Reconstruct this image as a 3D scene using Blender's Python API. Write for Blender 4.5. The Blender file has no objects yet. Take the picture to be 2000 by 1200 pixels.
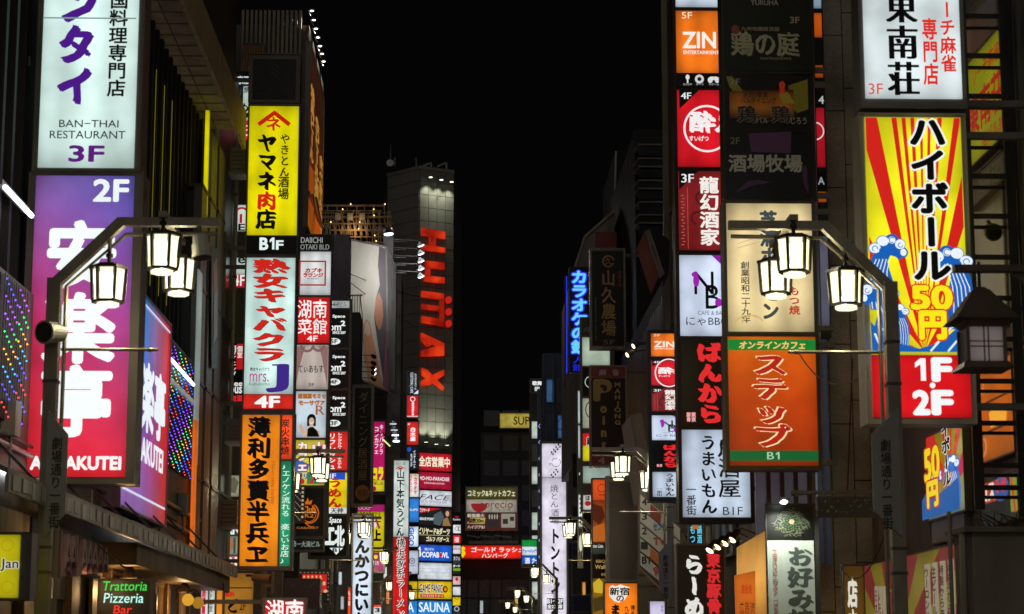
import bpy, math, random
from mathutils import Vector, Matrix
R = math.radians
sc = bpy.context.scene
col = sc.collection
random.seed(7)
# ---------------------------------------------------------------- camera
F = 4000.0                                   # focal length in pixels of the 2000 px wide photograph
PITCH = math.atan(694 / F); YAW = -math.atan(100 / math.hypot(F, 694))
CAMZ = 1.6
cd = bpy.data.cameras.new('camera'); cam = bpy.data.objects.new('camera', cd); col.objects.link(cam)
cam.location = (0, 0, CAMZ); cam.rotation_euler = (math.pi / 2 + PITCH, 0, YAW)
cd.sensor_width = 36; cd.lens = F / 2000 * 36; cd.clip_end = 2000; cd.clip_start = .1
cd.dof.use_dof = True; cd.dof.focus_distance = 44; cd.dof.aperture_fstop = 5.0
sc.camera = cam
# ---------------------------------------------------------------- sky: night
w = bpy.data.worlds.new('World'); sc.world = w; w.use_nodes = True
wn = w.node_tree.nodes; wl = w.node_tree.links
sk = wn.new('ShaderNodeTexSky'); sk.sky_type = 'NISHITA'; sk.sun_disc = False
sk.sun_elevation = R(22); sk.sun_rotation = R(180)
dim = wn.new('ShaderNodeVectorMath'); dim.operation = 'SCALE'; dim.inputs[3].default_value = .0002; wl.new(sk.outputs[0], dim.inputs[0])
addn = wn.new('ShaderNodeMixRGB'); addn.blend_type = 'ADD'; addn.inputs[0].default_value = 1
addn.inputs[2].default_value = (.011, .010, .012, 1)          # glow of the city in the night air
wl.new(dim.outputs[0], addn.inputs[1]); wl.new(addn.outputs[0], wn['Background'].inputs[0])
wn['Background'].inputs[1].default_value = .12
sd = bpy.data.lights.new('sun', 'SUN'); sd.energy = .24; sd.angle = R(70); sd.color = (1, .93, .82)      # very weak and very soft: the lit city behind the camera
so = bpy.data.objects.new('sun', sd); col.objects.link(so); so.rotation_euler = (R(68), 0, 0)
# ---------------------------------------------------------------- exposure
vs = sc.view_settings; vs.view_transform = 'Standard'; vs.look = 'None'; vs.exposure = 0; vs.gamma = 1
vs.use_curve_mapping = False
sc.render.engine = 'CYCLES'
cy = sc.cycles
cy.use_denoising = True; cy.max_bounces = 6; cy.diffuse_bounces = 3; cy.glossy_bounces = 3; cy.transmission_bounces = 4
cy.sample_clamp_indirect = 4; cy.use_light_tree = True; cy.caustics_reflective = False; cy.caustics_refractive = False

# ---------------------------------------------------------------- helpers
ROT = cam.rotation_euler.to_matrix()
CP = Vector((0, 0, CAMZ))
def ray(px, py): return ROT @ Vector((px - 1000, 600 - py, -F))
def at(px, py, Y):                            # the point of the plane y = Y seen at a pixel
    d = ray(px, py); return CP + d * (Y / d.y)
def atx(px, py, X):                           # the point of the plane x = X seen at a pixel
    d = ray(px, py); return CP + d * (X / d.x)
def scl(Y, py=600): return Y / (F*math.cos(PITCH) - (600-py)*math.sin(PITCH))    # metres per pixel on the plane y = Y
def hexc(h, k=1.0):
    h = h.lstrip('#'); r = []
    for i in (0, 2, 4):
        c = int(h[i:i+2], 16) / 255
        r.append((c / 12.92 if c <= .04045 else ((c + .055) / 1.055) ** 2.4) * k)
    return (*r, 1)
MC = {}
def new_mat(key):
    m = bpy.data.materials.new(key); m.use_nodes = True
    return m, m.node_tree.nodes, m.node_tree.links, m.node_tree.nodes['Principled BSDF']
LIFT = .55                                    # the paint and stone colours below are given as they look at night; their real albedo is higher
def real(c): return tuple(min(.85, v ** LIFT * min(1, (v/.016)) ** .45) if v > 0 else 0 for v in c[:3]) + (1,)
def solid(h, rough=.6, metal=0, wear=.35, scale=3.0, bump=.0, k=1.0, pr=False):
    key = ('s', h, rough, metal, wear, scale, bump, k, pr)
    if key in MC: return MC[key]
    m, n, l, p = new_mat('surface_' + h.strip('#'))
    g = n.new('ShaderNodeNewGeometry'); t = n.new('ShaderNodeTexNoise'); t.inputs['Scale'].default_value = scale; t.inputs['Detail'].default_value = 6
    mp = n.new('ShaderNodeMapping'); mp.inputs['Scale'].default_value = (1, 1, .35)
    l.new(g.outputs['Position'], mp.inputs[0]); l.new(mp.outputs[0], t.inputs['Vector'])
    r = n.new('ShaderNodeMapRange'); r.inputs[1].default_value = .3; r.inputs[2].default_value = .7
    r.inputs[3].default_value = 1 - wear; r.inputs[4].default_value = 1 + wear * .5; l.new(t.outputs[0], r.inputs[0])
    x = n.new('ShaderNodeVectorMath'); x.operation = 'SCALE'; c = hexc(h, k) if pr else real(hexc(h, k)); x.inputs[0].default_value = c[:3]
    l.new(r.outputs[0], x.inputs[3]); l.new(x.outputs[0], p.inputs['Base Color'])
    r2 = n.new('ShaderNodeMapRange'); r2.inputs[3].default_value = max(.05, rough - .12); r2.inputs[4].default_value = min(1, rough + .15)
    l.new(t.outputs[0], r2.inputs[0]); l.new(r2.outputs[0], p.inputs['Roughness'])
    p.inputs['Metallic'].default_value = metal
    if bump:
        t2 = n.new('ShaderNodeTexNoise'); t2.inputs['Scale'].default_value = 60; t2.inputs['Detail'].default_value = 4; l.new(g.outputs['Position'], t2.inputs['Vector'])
        b = n.new('ShaderNodeBump'); b.inputs['Strength'].default_value = bump; b.inputs['Distance'].default_value = .01
        l.new(t2.outputs[0], b.inputs['Height']); l.new(b.outputs[0], p.inputs['Normal'])
    MC[key] = m; return m
def granite(h, k=1.0):
    key = ('g', h, k)
    if key in MC: return MC[key]
    m, n, l, p = new_mat('granite'); g = n.new('ShaderNodeNewGeometry')
    t = n.new('ShaderNodeTexNoise'); t.inputs['Scale'].default_value = 55; t.inputs['Detail'].default_value = 8; t.inputs['Roughness'].default_value = .8
    s = n.new('ShaderNodeTexNoise'); s.inputs['Scale'].default_value = 1.3; s.inputs['Detail'].default_value = 5
    l.new(g.outputs['Position'], t.inputs['Vector']); l.new(g.outputs['Position'], s.inputs['Vector'])
    a = n.new('ShaderNodeMath'); a.operation = 'MULTIPLY'; l.new(t.outputs[0], a.inputs[0]); l.new(s.outputs[0], a.inputs[1])
    r = n.new('ShaderNodeMapRange'); r.inputs[1].default_value = .12; r.inputs[2].default_value = .4; r.inputs[3].default_value = .35; r.inputs[4].default_value = 1.5; l.new(a.outputs[0], r.inputs[0])
    x = n.new('ShaderNodeVectorMath'); x.operation = 'SCALE'; x.inputs[0].default_value = real(hexc(h, k))[:3]; l.new(r.outputs[0], x.inputs[3]); l.new(x.outputs[0], p.inputs['Base Color'])
    p.inputs['Roughness'].default_value = .55
    MC[key] = m; return m
def glow(h, s=1.0, light=False):              # flat print lit from behind, neon, lamp glass
    key = ('e', h, s, light)
    if key in MC: return MC[key]
    m, n, l, p = new_mat('lit_' + h.strip('#')); c = hexc(h)
    p.inputs['Base Color'].default_value = (c[0] * .3, c[1] * .3, c[2] * .3, 1); p.inputs['Roughness'].default_value = .35
    p.inputs['Emission Color'].default_value = c; p.inputs['Emission Strength'].default_value = s
    if not light: m.cycles.emission_sampling = 'NONE'
    MC[key] = m; return m
def lit_panel(h, s=1.0, tubes=0, h2=None, vert=True, stops=None, side=None):
    """acrylic face of a light box: uneven tubes behind it, ends a little dimmer"""
    m, n, l, p = new_mat('acrylic_' + h.strip('#'))
    tc = n.new('ShaderNodeTexCoord'); sp = n.new('ShaderNodeSeparateXYZ'); l.new(tc.outputs['Generated'], sp.inputs[0])
    g = n.new('ShaderNodeNewGeometry'); t = n.new('ShaderNodeTexNoise'); t.inputs['Scale'].default_value = 1.7; t.inputs['Detail'].default_value = 3
    l.new(g.outputs['Position'], t.inputs['Vector'])
    r = n.new('ShaderNodeMapRange'); r.inputs[1].default_value = .3; r.inputs[2].default_value = .7; r.inputs[3].default_value = .8; r.inputs[4].default_value = 1.34; l.new(t.outputs[0], r.inputs[0])
    def M(op, a, b=None, c=None):
        q = n.new('ShaderNodeMath'); q.operation = op
        for i, v in enumerate((a, b, c)):
            if v is None: continue
            if isinstance(v, (int, float)): q.inputs[i].default_value = v
            else: l.new(v, q.inputs[i])
        return q.outputs[0]
    def edge(o, k):                            # 1 in the middle, falling at both ends
        d = M('ABSOLUTE', M('SUBTRACT', o, .5)); return M('SUBTRACT', 1, M('MULTIPLY', M('POWER', M('MULTIPLY', d, 2), 6), k))
    v = M('MULTIPLY', r.outputs[0], M('MULTIPLY', edge(sp.outputs['Z'], .42), edge(sp.outputs['X'], .34)))
    if tubes:
        o = sp.outputs['X'] if tubes > 0 else sp.outputs['Z']
        v = M('MULTIPLY', v, M('ADD', .93, M('MULTIPLY', M('COSINE', M('MULTIPLY', M('SUBTRACT', o, .5), 6.2832 * abs(tubes))), .12)))
    ramp = None
    if stops or h2:
        ramp = n.new('ShaderNodeValToRGB'); st = stops or [(0, h), (1, h2)]
        while len(ramp.color_ramp.elements) < len(st): ramp.color_ramp.elements.new(.5)
        for e, (q, hh) in zip(ramp.color_ramp.elements, st): e.position = q; e.color = hexc(hh)
        l.new(sp.outputs['Z' if vert is True else ('Y' if vert == 'y' else 'X')], ramp.inputs[0])
        if side:
            mx = n.new('ShaderNodeMixRGB'); l.new(ramp.outputs[0], mx.inputs[1]); mx.inputs[2].default_value = hexc(side)
            l.new(M('MULTIPLY', M('MULTIPLY', sp.outputs['X'], sp.outputs['Z']), .75), mx.inputs[0]); ramp = mx
    x = n.new('ShaderNodeVectorMath'); x.operation = 'SCALE'; x.inputs[0].default_value = hexc(h)[:3]
    if ramp: l.new(ramp.outputs[0], x.inputs[0])
    l.new(v, x.inputs[3]); l.new(x.outputs[0], p.inputs['Emission Color']); p.inputs['Emission Strength'].default_value = s
    c = hexc(h); p.inputs['Base Color'].default_value = (c[0] * .25, c[1] * .25, c[2] * .25, 1); p.inputs['Roughness'].default_value = .3
    return m
def streaked(h, h2, sx=40., rough=.5, k=1.0):       # stained metal or boards, streaks running down
    m, n, l, p = new_mat('streaked'); g = n.new('ShaderNodeNewGeometry'); mp = n.new('ShaderNodeMapping'); mp.inputs['Scale'].default_value = (sx, sx, 1.2)
    t = n.new('ShaderNodeTexNoise'); t.inputs['Scale'].default_value = .5; t.inputs['Detail'].default_value = 6
    l.new(g.outputs['Position'], mp.inputs[0]); l.new(mp.outputs[0], t.inputs['Vector'])
    c = n.new('ShaderNodeValToRGB'); c.color_ramp.elements[0].position = .35; c.color_ramp.elements[1].position = .65
    c.color_ramp.elements[0].color = real(hexc(h, k)); c.color_ramp.elements[1].color = real(hexc(h2, k)); l.new(t.outputs[0], c.inputs[0]); l.new(c.outputs[0], p.inputs['Base Color'])
    p.inputs['Roughness'].default_value = rough; return m

class MB:                                     # a mesh under construction, in world metres
    def __init__(s): s.v = []; s.f = []
    def box(s, x0, y0, z0, x1, y1, z1):
        x0, x1 = sorted((x0, x1)); y0, y1 = sorted((y0, y1)); z0, z1 = sorted((z0, z1)); b = len(s.v)
        s.v += [(x0,y0,z0),(x1,y0,z0),(x1,y1,z0),(x0,y1,z0),(x0,y0,z1),(x1,y0,z1),(x1,y1,z1),(x0,y1,z1)]
        s.f += [tuple(b+i for i in q) for q in ((0,3,2,1),(4,5,6,7),(0,1,5,4),(1,2,6,5),(2,3,7,6),(3,0,4,7))]; return s
    def prism(s, pts, d):                     # polygon extruded by the vector d
        b = len(s.v); n = len(pts); d = Vector(d)
        s.v += [tuple(Vector(p)) for p in pts] + [tuple(Vector(p) + d) for p in pts]
        s.f += [tuple(b+i for i in range(n)), tuple(b+n+i for i in reversed(range(n)))]
        s.f += [(b+i, b+n+i, b+n+(i+1) % n, b+(i+1) % n) for i in range(n)]; return s
    def bar(s, a, b_, wd, h=None):            # square bar between two points
        a = Vector(a); b_ = Vector(b_); h = h or wd; d = (b_ - a).normalized()
        u = d.cross(Vector((0, 0, 1)));
        if u.length < .05: u = Vector((1, 0, 0))
        u.normalize(); t = u.cross(d).normalized(); u *= wd/2; t *= h/2
        return s.prism([a-u-t, a+u-t, a+u+t, a-u+t], b_ - a)
    def tube(s, pts, r, n=8):
        pts = [Vector(p) for p in pts]; base = len(s.v)
        for i, p in enumerate(pts):
            d = (pts[min(i+1, len(pts)-1)] - pts[max(i-1, 0)]).normalized(); u = d.cross(Vector((.13, .27, .95)))
            if u.length < .1: u = d.cross(Vector((1, 0, 0)))
            u.normalize(); t = d.cross(u); rr = r[i] if isinstance(r, (list, tuple)) else r
            for k in range(n):
                a = 6.28318*k/n; s.v.append(tuple(p + u*math.cos(a)*rr + t*math.sin(a)*rr))
        for i in range(len(pts)-1):
            for k in range(n):
                k2 = (k+1) % n; s.f.append((base+i*n+k, base+i*n+k2, base+(i+1)*n+k2, base+(i+1)*n+k))
        s.f.append(tuple(base+k for k in reversed(range(n)))); s.f.append(tuple(base+(len(pts)-1)*n+k for k in range(n))); return s
    def lathe(s, c, prof, n=12, axis=(0, 0, 1)):   # prof: (radius, distance along axis)
        ax = Vector(axis).normalized(); c = Vector(c); return s.tube([c + ax*h for r, h in prof], [max(r, .0005) for r, h in prof], n)
    def build(s, name, m, parent=None, org=None, smooth=False):
        o0 = Vector(org) if org is not None else (Vector(ORG.get(parent.name, (0,0,0))) if parent else Vector((0,0,0)))
        me = bpy.data.meshes.new(name); me.from_pydata([(x-o0.x, y-o0.y, z-o0.z) for x, y, z in s.v], [], s.f); me.update()
        if m: me.materials.append(m)
        if smooth: me.shade_smooth()
        o = bpy.data.objects.new(name, me); col.objects.link(o)
        if parent: o.parent = parent
        else: o.location = o0
        ORG[o.name] = tuple(o0); return o
ORG = {}
def tag(o, label=None, cat=None, group=None, kind=None):
    if label: o['label'] = label
    if cat: o['category'] = cat
    if group: o['group'] = group
    if kind: o['kind'] = kind
    return o
def thing(name, label, cat, loc, group=None):
    o = bpy.data.objects.new(name, None); o.empty_display_size = .2; col.objects.link(o); o.location = loc; ORG[o.name] = tuple(loc)
    return tag(o, label, cat, group)
def copy_tree(o, parent=None):
    c = o.copy(); col.objects.link(c)
    if parent: c.parent = parent
    for ch in list(o.children): copy_tree(ch, c)
    return c

# ---------------------------------------------------------------- lettering: glyph outlines as meshes
GC = {}
def glyph(s):
    if s in GC: return GC[s]
    c = bpy.data.curves.new('t', 'FONT'); c.body = s; c.resolution_u = 3
    o = bpy.data.objects.new('t', c)
    me = bpy.data.meshes.new_from_object(o)
    v = [(p.co.x, p.co.y) for p in me.vertices]; f = [tuple(p.vertices) for p in me.polygons]
    bpy.data.objects.remove(o); bpy.data.curves.remove(c); bpy.data.meshes.remove(me)
    GC[s] = (v, f); return GC[s]
ROTV = 'ー〜～-－…（）()'
def spread(v, f, r, st, seed=0):
    """thicken a stroke by laying shifted copies over it; returns verts with a small depth index"""
    if st == 'k':
        v = [(x + .022*math.sin(9*y+5*x+seed) + .012*math.sin(23*y+seed), y + .02*math.sin(8*x+4*y+seed*2)) for x, y in v]
        offs = [(r*1.15*t*.85, -r*.75*t) for t in (-1, -.5, 0, .5, 1)] + [(0, r*.5), (0, -r*.5)]
    elif st == 'm': offs = [(r*t, 0) for t in (-1, -.3, .4, 1)]
    elif r <= 0: offs = [(0, 0)]
    else:
        offs = [(r*math.cos(a*.7854), r*math.sin(a*.7854)) for a in range(8)]
        if r > .035: offs += [(.5*r*math.cos(a*1.5708+.4), .5*r*math.sin(a*1.5708+.4)) for a in range(4)]
    V = []; Fc = []
    for i, (dx, dy) in enumerate(offs):
        b = len(V); V += [(x+dx, y+dy, i) for x, y in v]; Fc += [tuple(b+q for q in t) for t in f]
    return V, Fc
def T(s, x0, y0, x1, y1, c, v=0, b=.015, st=None, rot=0, ol=None, olr=.07, nm='lettering', shear=0):
    def make(r, seedv):
        V = []; Fc = []
        if v:
            n = len(s); h = (y1-y0)/n; wd = x1-x0
            for i, ch in enumerate(s):
                if ch in ' 　': continue
                gv, gf = glyph(ch)
                if ord(ch) < 128:
                    xs = [p[0] for p in gv]; gw = max(xs)-min(xs); k = min(1, .8/max(gw, .1)); off = .5 - (max(xs)+min(xs))/2*1.0
                    gv = [(p[0]+off, p[1]*1.0+.02) for p in gv]
                if ch in ROTV: gv = [(.5 + (p[1]-.37), .37 - (p[0]-.5)) for p in gv]
                gv, gf = spread(gv, gf, r, st, seedv+i*1.7)
                bb = len(V); V += [(x0 + (p[0] + shear*(p[1]-.37))*wd, y0 + h*i + (.88-p[1])*h, p[2]) for p in gv]; Fc += [tuple(bb+q for q in t) for t in gf]
        else:
            gv, gf = glyph(s); xs = [p[0] for p in gv]; ys = [p[1] for p in gv]; a0, a1, b0, b1 = min(xs), max(xs), min(ys), max(ys)
            V3, Fc = spread([(p[0] + shear*p[1], p[1]) for p in gv] if shear else gv, gf, r, st, seedv)
            for (p, q, i) in V3:
                u = (p-a0)/(a1-a0); t = (q-b0)/(b1-b0)
                if rot: V.append((x1 - (x1-x0)*(1-t) , y0 + (y1-y0)*u, i)) if rot == 1 else V.append((x0 + (x1-x0)*(1-t), y1 - (y1-y0)*u, i))
                else: V.append((x0 + (x1-x0)*u, y1 - (y1-y0)*t, i))
        return V, Fc
    if all(ord(q) < 128 for q in s): b *= .6; olr *= .8
    out = []
    if ol: V, Fc = make(b+olr, 0); out.append((V, Fc, ol, nm + '_outline'))
    V, Fc = make(b, 0); out.append((V, Fc, c, nm))
    return ('mesh', out, ((x0+x1)/2, (y0+y1)/2))
def G(pts, c, nm='emblem'):
    V = [(x, y, 0) for x, y in pts]; xs = [p[0] for p in pts]; ys = [p[1] for p in pts]
    return ('mesh', [(V, [tuple(range(len(V)))], c, nm)], ((min(xs)+max(xs))/2, (min(ys)+max(ys))/2))
def Rc(x0, y0, x1, y1, c, nm='printed_block'): return G([(x0,y0),(x1,y0),(x1,y1),(x0,y1)], c, nm)
def Ci(cx, cy_, rx, ry, c, nm='disc'): return G([(cx+rx*math.cos(a*.3927*.5), cy_+ry*math.sin(a*.3927*.5)) for a in range(32)], c, nm)
def Rg(cx, cy_, r, wd, c, ry=None, a0=0, a1=360, nm='ring'):
    ry = ry or r; n = 36; V = []; Fc = []
    for i in range(n+1):
        a = R(a0 + (a1-a0)*i/n); V += [(cx+r*math.cos(a), cy_+ry*math.sin(a), 0), (cx+(r-wd)*math.cos(a), cy_+(ry-wd)*math.sin(a), 0)]
    for i in range(n): Fc.append((2*i, 2*i+2, 2*i+3, 2*i+1))
    return ('mesh', [(V, Fc, c, nm)], (cx, cy_))
def Ln(pts, wd, c, nm='line'):
    V = []; Fc = []
    for (a, b) in zip(pts, pts[1:]):
        dx, dy = b[0]-a[0], b[1]-a[1]; q = math.hypot(dx, dy) or 1; nx, ny = -dy/q*wd/2, dx/q*wd/2; ex, ey = dx/q*wd*.3, dy/q*wd*.3
        k = len(V); V += [(a[0]+nx-ex, a[1]+ny-ey, 0), (a[0]-nx-ex, a[1]-ny-ey, 0), (b[0]-nx+ex, b[1]-ny+ey, 0), (b[0]+nx+ex, b[1]+ny+ey, 0)]; Fc.append((k, k+1, k+2, k+3))
    xs = [p[0] for p in pts]; ys = [p[1] for p in pts]
    return ('mesh', [(V, Fc, c, nm)], ((min(xs)+max(xs))/2, (min(ys)+max(ys))/2))
def Bd(y0, y1, c): return ('band', y0, y1, c)
def ONE(x0, y0, x1, y1, c):
    w_, h_ = x1-x0, y1-y0; return G([(x0, y0+h_*.2), (x0+w_*.5, y0), (x1, y0), (x1, y1), (x1-w_*.48, y1), (x1-w_*.48, y0+h_*.27), (x0, y0+h_*.42)], c, 'digit_one')
def Mix(items, c, nm):                         # several shapes of one colour as one printed motif
    V = []; Fc = []
    for it in items:
        for (v, f, _, _) in it[1]:
            b = len(V); V += v; Fc += [tuple(b+q for q in t) for t in f]
    xs = [p[0] for p in V]; ys = [p[1] for p in V]
    return ('mesh', [(V, Fc, c, nm)], ((min(xs)+max(xs))/2, (min(ys)+max(ys))/2))
def imat(c, lit):
    if not isinstance(c, str): return c
    if c.startswith('!'): return glow(c[1:], 1.0)              # lit even on an unlit board (neon, lit letters, painted reflections)
    q = hexc(c)
    if not lit: return solid(c, .45, 0, .15)
    if max(q[:3]) < .02: return solid(c, .4, 0, .0, pr=True)
    return glow(c, 1.0)
def print_items(items, pmap, n, step, lit, parent, rng=None):
    """pmap(px, py, cx, cy) -> Vector on the face, n: unit vector out of it"""
    n = Vector(n)
    for k, it in enumerate(items):
        d = step * (k*1.3 + 1)
        if it[0] == 'band':
            x0, x1 = rng; V = [(x0, it[1], 0), (x1, it[1], 0), (x1, it[2], 0), (x0, it[2], 0)]
            parts = [(V, [(0, 1, 2, 3)], it[3], 'printed_band')]; cx, cy_ = (x0+x1)/2, (it[1]+it[2])/2; fix = True
        else: parts = it[1]; cx, cy_ = it[2]; fix = False
        for j, (V, Fc, c, nm) in enumerate(parts):
            mb = MB()
            for (x, y, i) in V:
                p = pmap(x, y, None if fix else cx, cy_) + n * (d + step*.5*j + step*.02*i); mb.v.append(tuple(p))
            mb.f = Fc; mb.build(nm, imat(c, lit), parent)
CASE = '#3a3631'
def P(y0, y1, c, items=(), x0=None, x1=None, label=None, lit=True, s=1.0, tubes=2, m=None, nm='sign_panel', **kw):
    return dict(y0=y0, y1=y1, c=c, items=list(items), x0=x0, x1=x1, label=label, lit=lit, s=s, tubes=tubes, m=m, nm=nm, kw=kw)
def S(label, Y, box, panels, mx=5, case=CASE, depth=.28, cat='sign', name='projecting_sign', group=None, wall=None, double=True, rough=.4, metal=.6, arms=(.06, .94)):
    x0, y0, x1, y1 = box; cx, cy_ = (x0+x1)/2, (y0+y1)/2; s = scl(Y, cy_); c = at(cx, cy_, Y)
    zt = at(cx, y0, Y).z; zb = at(cx, y1, Y).z; X0 = c.x - s*(x1-x0)/2; X1 = c.x + s*(x1-x0)/2
    def zx(py): return zt + (zb-zt)*(py-y0)/(y1-y0)
    root = thing(name, label, cat, (c.x, Y+depth/2, zb), group)
    mb = MB(); e = .012; rim = .012 + s*.6
    mb.box(X0, Y+e, zb, X1, Y+depth-e, zt)
    ms = solid(case, rough, metal, .3)
    bars = [(X0, zb, X1, zt)]
    # rim round the face, butted end to end
    tw = s*1.6
    for (yf, yb) in ((Y-rim, Y+e), (Y+depth-e, Y+depth+rim)):
        mb.box(X0-.002, yf, zb-.002, X0+tw, yb, zt+.002); mb.box(X1-tw, yf, zb-.002, X1+.002, yb, zt+.002)
        mb.box(X0+tw, yf, zt-tw, X1-tw, yb, zt+.002); mb.box(X0+tw, yf, zb-.002, X1-tw, yb, zb+tw)
    mb.build('case', ms, root)
    if wall is not None:
        b = MB(); xe = X0 if wall < X0 else X1
        for q in arms:
            z = zb + (zt-zb)*q
            if abs(wall-xe) > .03: MB().box(xe, Y+depth*.35, z-.03, wall, Y+depth*.6, z+.03).build('bracket', solid('#4a453e', .5, .7), root)
    for p in panels:
        a0 = p['x0'] if p['x0'] is not None else x0+mx; a1 = p['x1'] if p['x1'] is not None else x1-mx
        PX0, PX1 = X0 + s*(a0-x0), X0 + s*(a1-x0); PT, PB = zx(p['y0']), zx(p['y1'])
        mb = MB(); mb.box(PX0, Y-.004, PB, PX1, Y+e-.003, PT)
        if double: mb.box(PX0, Y+depth-e+.003, PB, PX1, Y+depth+.004, PT)
        m = p['m'] or (lit_panel(p['c'], p['s'], p['tubes'], **p['kw']) if p['lit'] else solid(p['c'], .3, 0, .25, pr=max(hexc(p['c'])[:3]) < .025))
        o = mb.build(p['nm'], m, root)
        if p['label']: o['label'] = p['label']
        def pm(px, py, ccx, ccy, PX0=PX0, a0=a0):
            if ccx is None: return Vector((PX0 + s*(px-a0), Y-.004, zx(py)))
            q = at(ccx, ccy, Y); return Vector((q.x + s*(px-ccx), Y-.004, zx(py)))
        print_items(p['items'], pm, (0, -1, 0), Y*.00011, p['lit'], o, (a0, a1))
    return root
def quadmap(TL, TR, BR, BL, W, H):
    TL, TR, BR, BL = map(Vector, (TL, TR, BR, BL))
    def f(x, y, cx=None, cy_=None):
        u, v = x/W, y/H; return (TL*(1-u)+TR*u)*(1-v) + (BL*(1-u)+BR*u)*v
    return f, (TR-TL).cross(BL-TL).normalized()*-1
def Q(name, label, cat, TL, TR, BR, BL, W, H, c, items=(), thick=.25, lit=True, case=CASE, m=None, rimw=.04, root=None, group=None, s=1.0, tubes=0, nm='sign_panel', **kw):
    """a light box or board whose face is any rectangle in space; thickness goes away from the viewer"""
    TL, TR, BR, BL = map(Vector, (TL, TR, BR, BL)); f, n = quadmap(TL, TR, BR, BL, W, H)
    if n.dot(CP - TL) < 0: n = -n
    if root is None: root = thing(name, label, cat, tuple((BL+BR)/2 - n*thick/2), group)
    mb = MB()
    if rimw:
        u = (TR-TL).normalized()*rimw; d = (BL-TL).normalized()*rimw; o = [TL-u-d, TR+u-d, BR+u+d, BL-u+d]; i = [TL, TR, BR, BL]
        mb.prism([p - n*.004 for p in o], -n*thick)
        for k in range(4): mb.prism([o[k]-n*.004, o[(k+1) % 4]-n*.004, i[(k+1) % 4]-n*.004, i[k]-n*.004], n*.03)
        mb.build('case', solid(case, .4, .5), root)
    pb = MB(); pb.prism([p + n*.008 for p in (TL, TR, BR, BL)], -n*.011)
    o = pb.build(nm, m or (lit_panel(c, s, tubes, **kw) if lit else solid(c, .4, 0, .25, pr=max(hexc(c)[:3]) < .025)), root)
    print_items([it for it in items], lambda x, y, a, b: f(x, y) + n*.008, n, max(.0015, TL.y*.00011), lit, o, (0, W))
    return root
# ================================================================ THE SETTING
WL = -3.85                                    # left row of houses
asph = solid('#3b3a3a', .45, 0, .4, 2.0, .3); pave = solid('#77736c', .6, 0, .3, 2.5, .2)
tag(MB().box(-150, -20, -.3, 150, 420, 0).build('road', asph), kind='structure')
tag(MB().box(-3.9, -10, .001, -2.75, 190, .13).build('pavement', pave), kind='structure')
tag(MB().box(3.05, -10, .001, 5.2, 190, .13).build('pavement', pave), kind='structure')
for sx in (-2.74, 2.96):
    k = MB()
    for i in range(100): k.box(sx, -10+i*2, .001, sx+.08, -10+i*2+1.98, .14)
    tag(k.build('kerb', solid('#8a857c', .7, 0, .3)), kind='structure')

def building(label, x0, x1, y0, y1, h, m, name='building', cat='building', z0=-.02):
    r = thing(name, label, cat, ((x0+x1)/2, (y0+y1)/2, 0)); MB().box(x0, y0, z0, x1, y1, h).build('wall', m, r); return r
glass = solid('#0e1216', .12, 0, .2, 1.0)
def win_side(r, X, y0, y1, z0, z1, s, pane=glass, fr=None, mull=1):
    """window on a side wall; s = +1 when the wall faces +x"""
    fr = fr or solid('#4b463f', .5, .5); b = MB(); t = .05
    b.box(X, y0, z0, X+s*.06, y0+t, z1); b.box(X, y1-t, z0, X+s*.06, y1, z1)
    b.box(X, y0+t, z0, X+s*.06, y1-t, z0+t); b.box(X, y0+t, z1-t, X+s*.06, y1-t, z1)
    for i in range(1, mull): yy = y0+(y1-y0)*i/mull; b.box(X, yy-.02, z0+t, X+s*.055, yy+.02, z1-t)
    w_ = b.build('window', fr, r); MB().box(X+s*.003, y0+t, z0+t, X+s*.025, y1-t, z1-t).build('pane', pane, w_); return w_
def win_front(r, Y, x0, x1, z0, z1, pane=glass, fr=None, mull=1):
    fr = fr or solid('#4b463f', .5, .5); b = MB(); t = .05
    b.box(x0, Y, z0, x0+t, Y-.06, z1); b.box(x1-t, Y, z0, x1, Y-.06, z1); b.box(x0+t, Y, z0, x1-t, Y-.06, z0+t); b.box(x0+t, Y, z1-t, x1-t, Y-.06, z1)
    for i in range(1, mull): xx = x0+(x1-x0)*i/mull; b.box(xx-.02, Y, z0+t, xx+.02, Y-.055, z1-t)
    w_ = b.build('window', fr, r); MB().box(x0+t, Y-.003, z0+t, x1-t, Y-.025, z1-t).build('pane', pane, w_); return w_
warmp = lit_panel('#3a2a16', 1.0); coolp = lit_panel('#1c2a30', 1.0)

# ---- left, nearest house: black louvred front, soffit, stone piers
conc = granite('#837b6c', .7); dark = solid('#231f1d', .5, 0, .4); bronze = solid('#6b5f4d', .35, .7, .3, 6)
L0 = building('nearest left building with tall black louvres over shops under a tiled soffit', -14, WL-.46, 6, 31.8, 9.95, dark)
zs = 9.95
MB().box(-14, 6, zs+.302, WL+.2, 31.8, 26).build('upper_wall', streaked('#2c2723', '#1f1c1a', 3, .3), L0)
MB().box(-14, 6.02, -.01, WL-.06, 19.5, 4.9).build('podium', streaked('#3c3833', '#24211e', 5, .5), L0)
MB().box(-14, 19.502, -.01, WL-.06, 31.7, 5.9).build('podium', streaked('#3c3833', '#24211e', 5, .5), L0)
px = 92
Yf = 8.0
fin = None
k = 0
while Yf < 31.2:
    if not fin:
        fin = MB().box(WL-.45, 0, 4.9, WL-.22, .09, 9.94).build('louvre_fin', solid('#121112', .7, 0, .3, 5), L0, (0, 0, 0)); o = fin; fin.location = (-ORG[L0.name][0], 0, 0)
    else: o = fin.copy(); col.objects.link(o)
    o.location = (-ORG[L0.name][0], Yf-ORG[L0.name][1], 0)
    Yf += .42; k += 1
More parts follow.
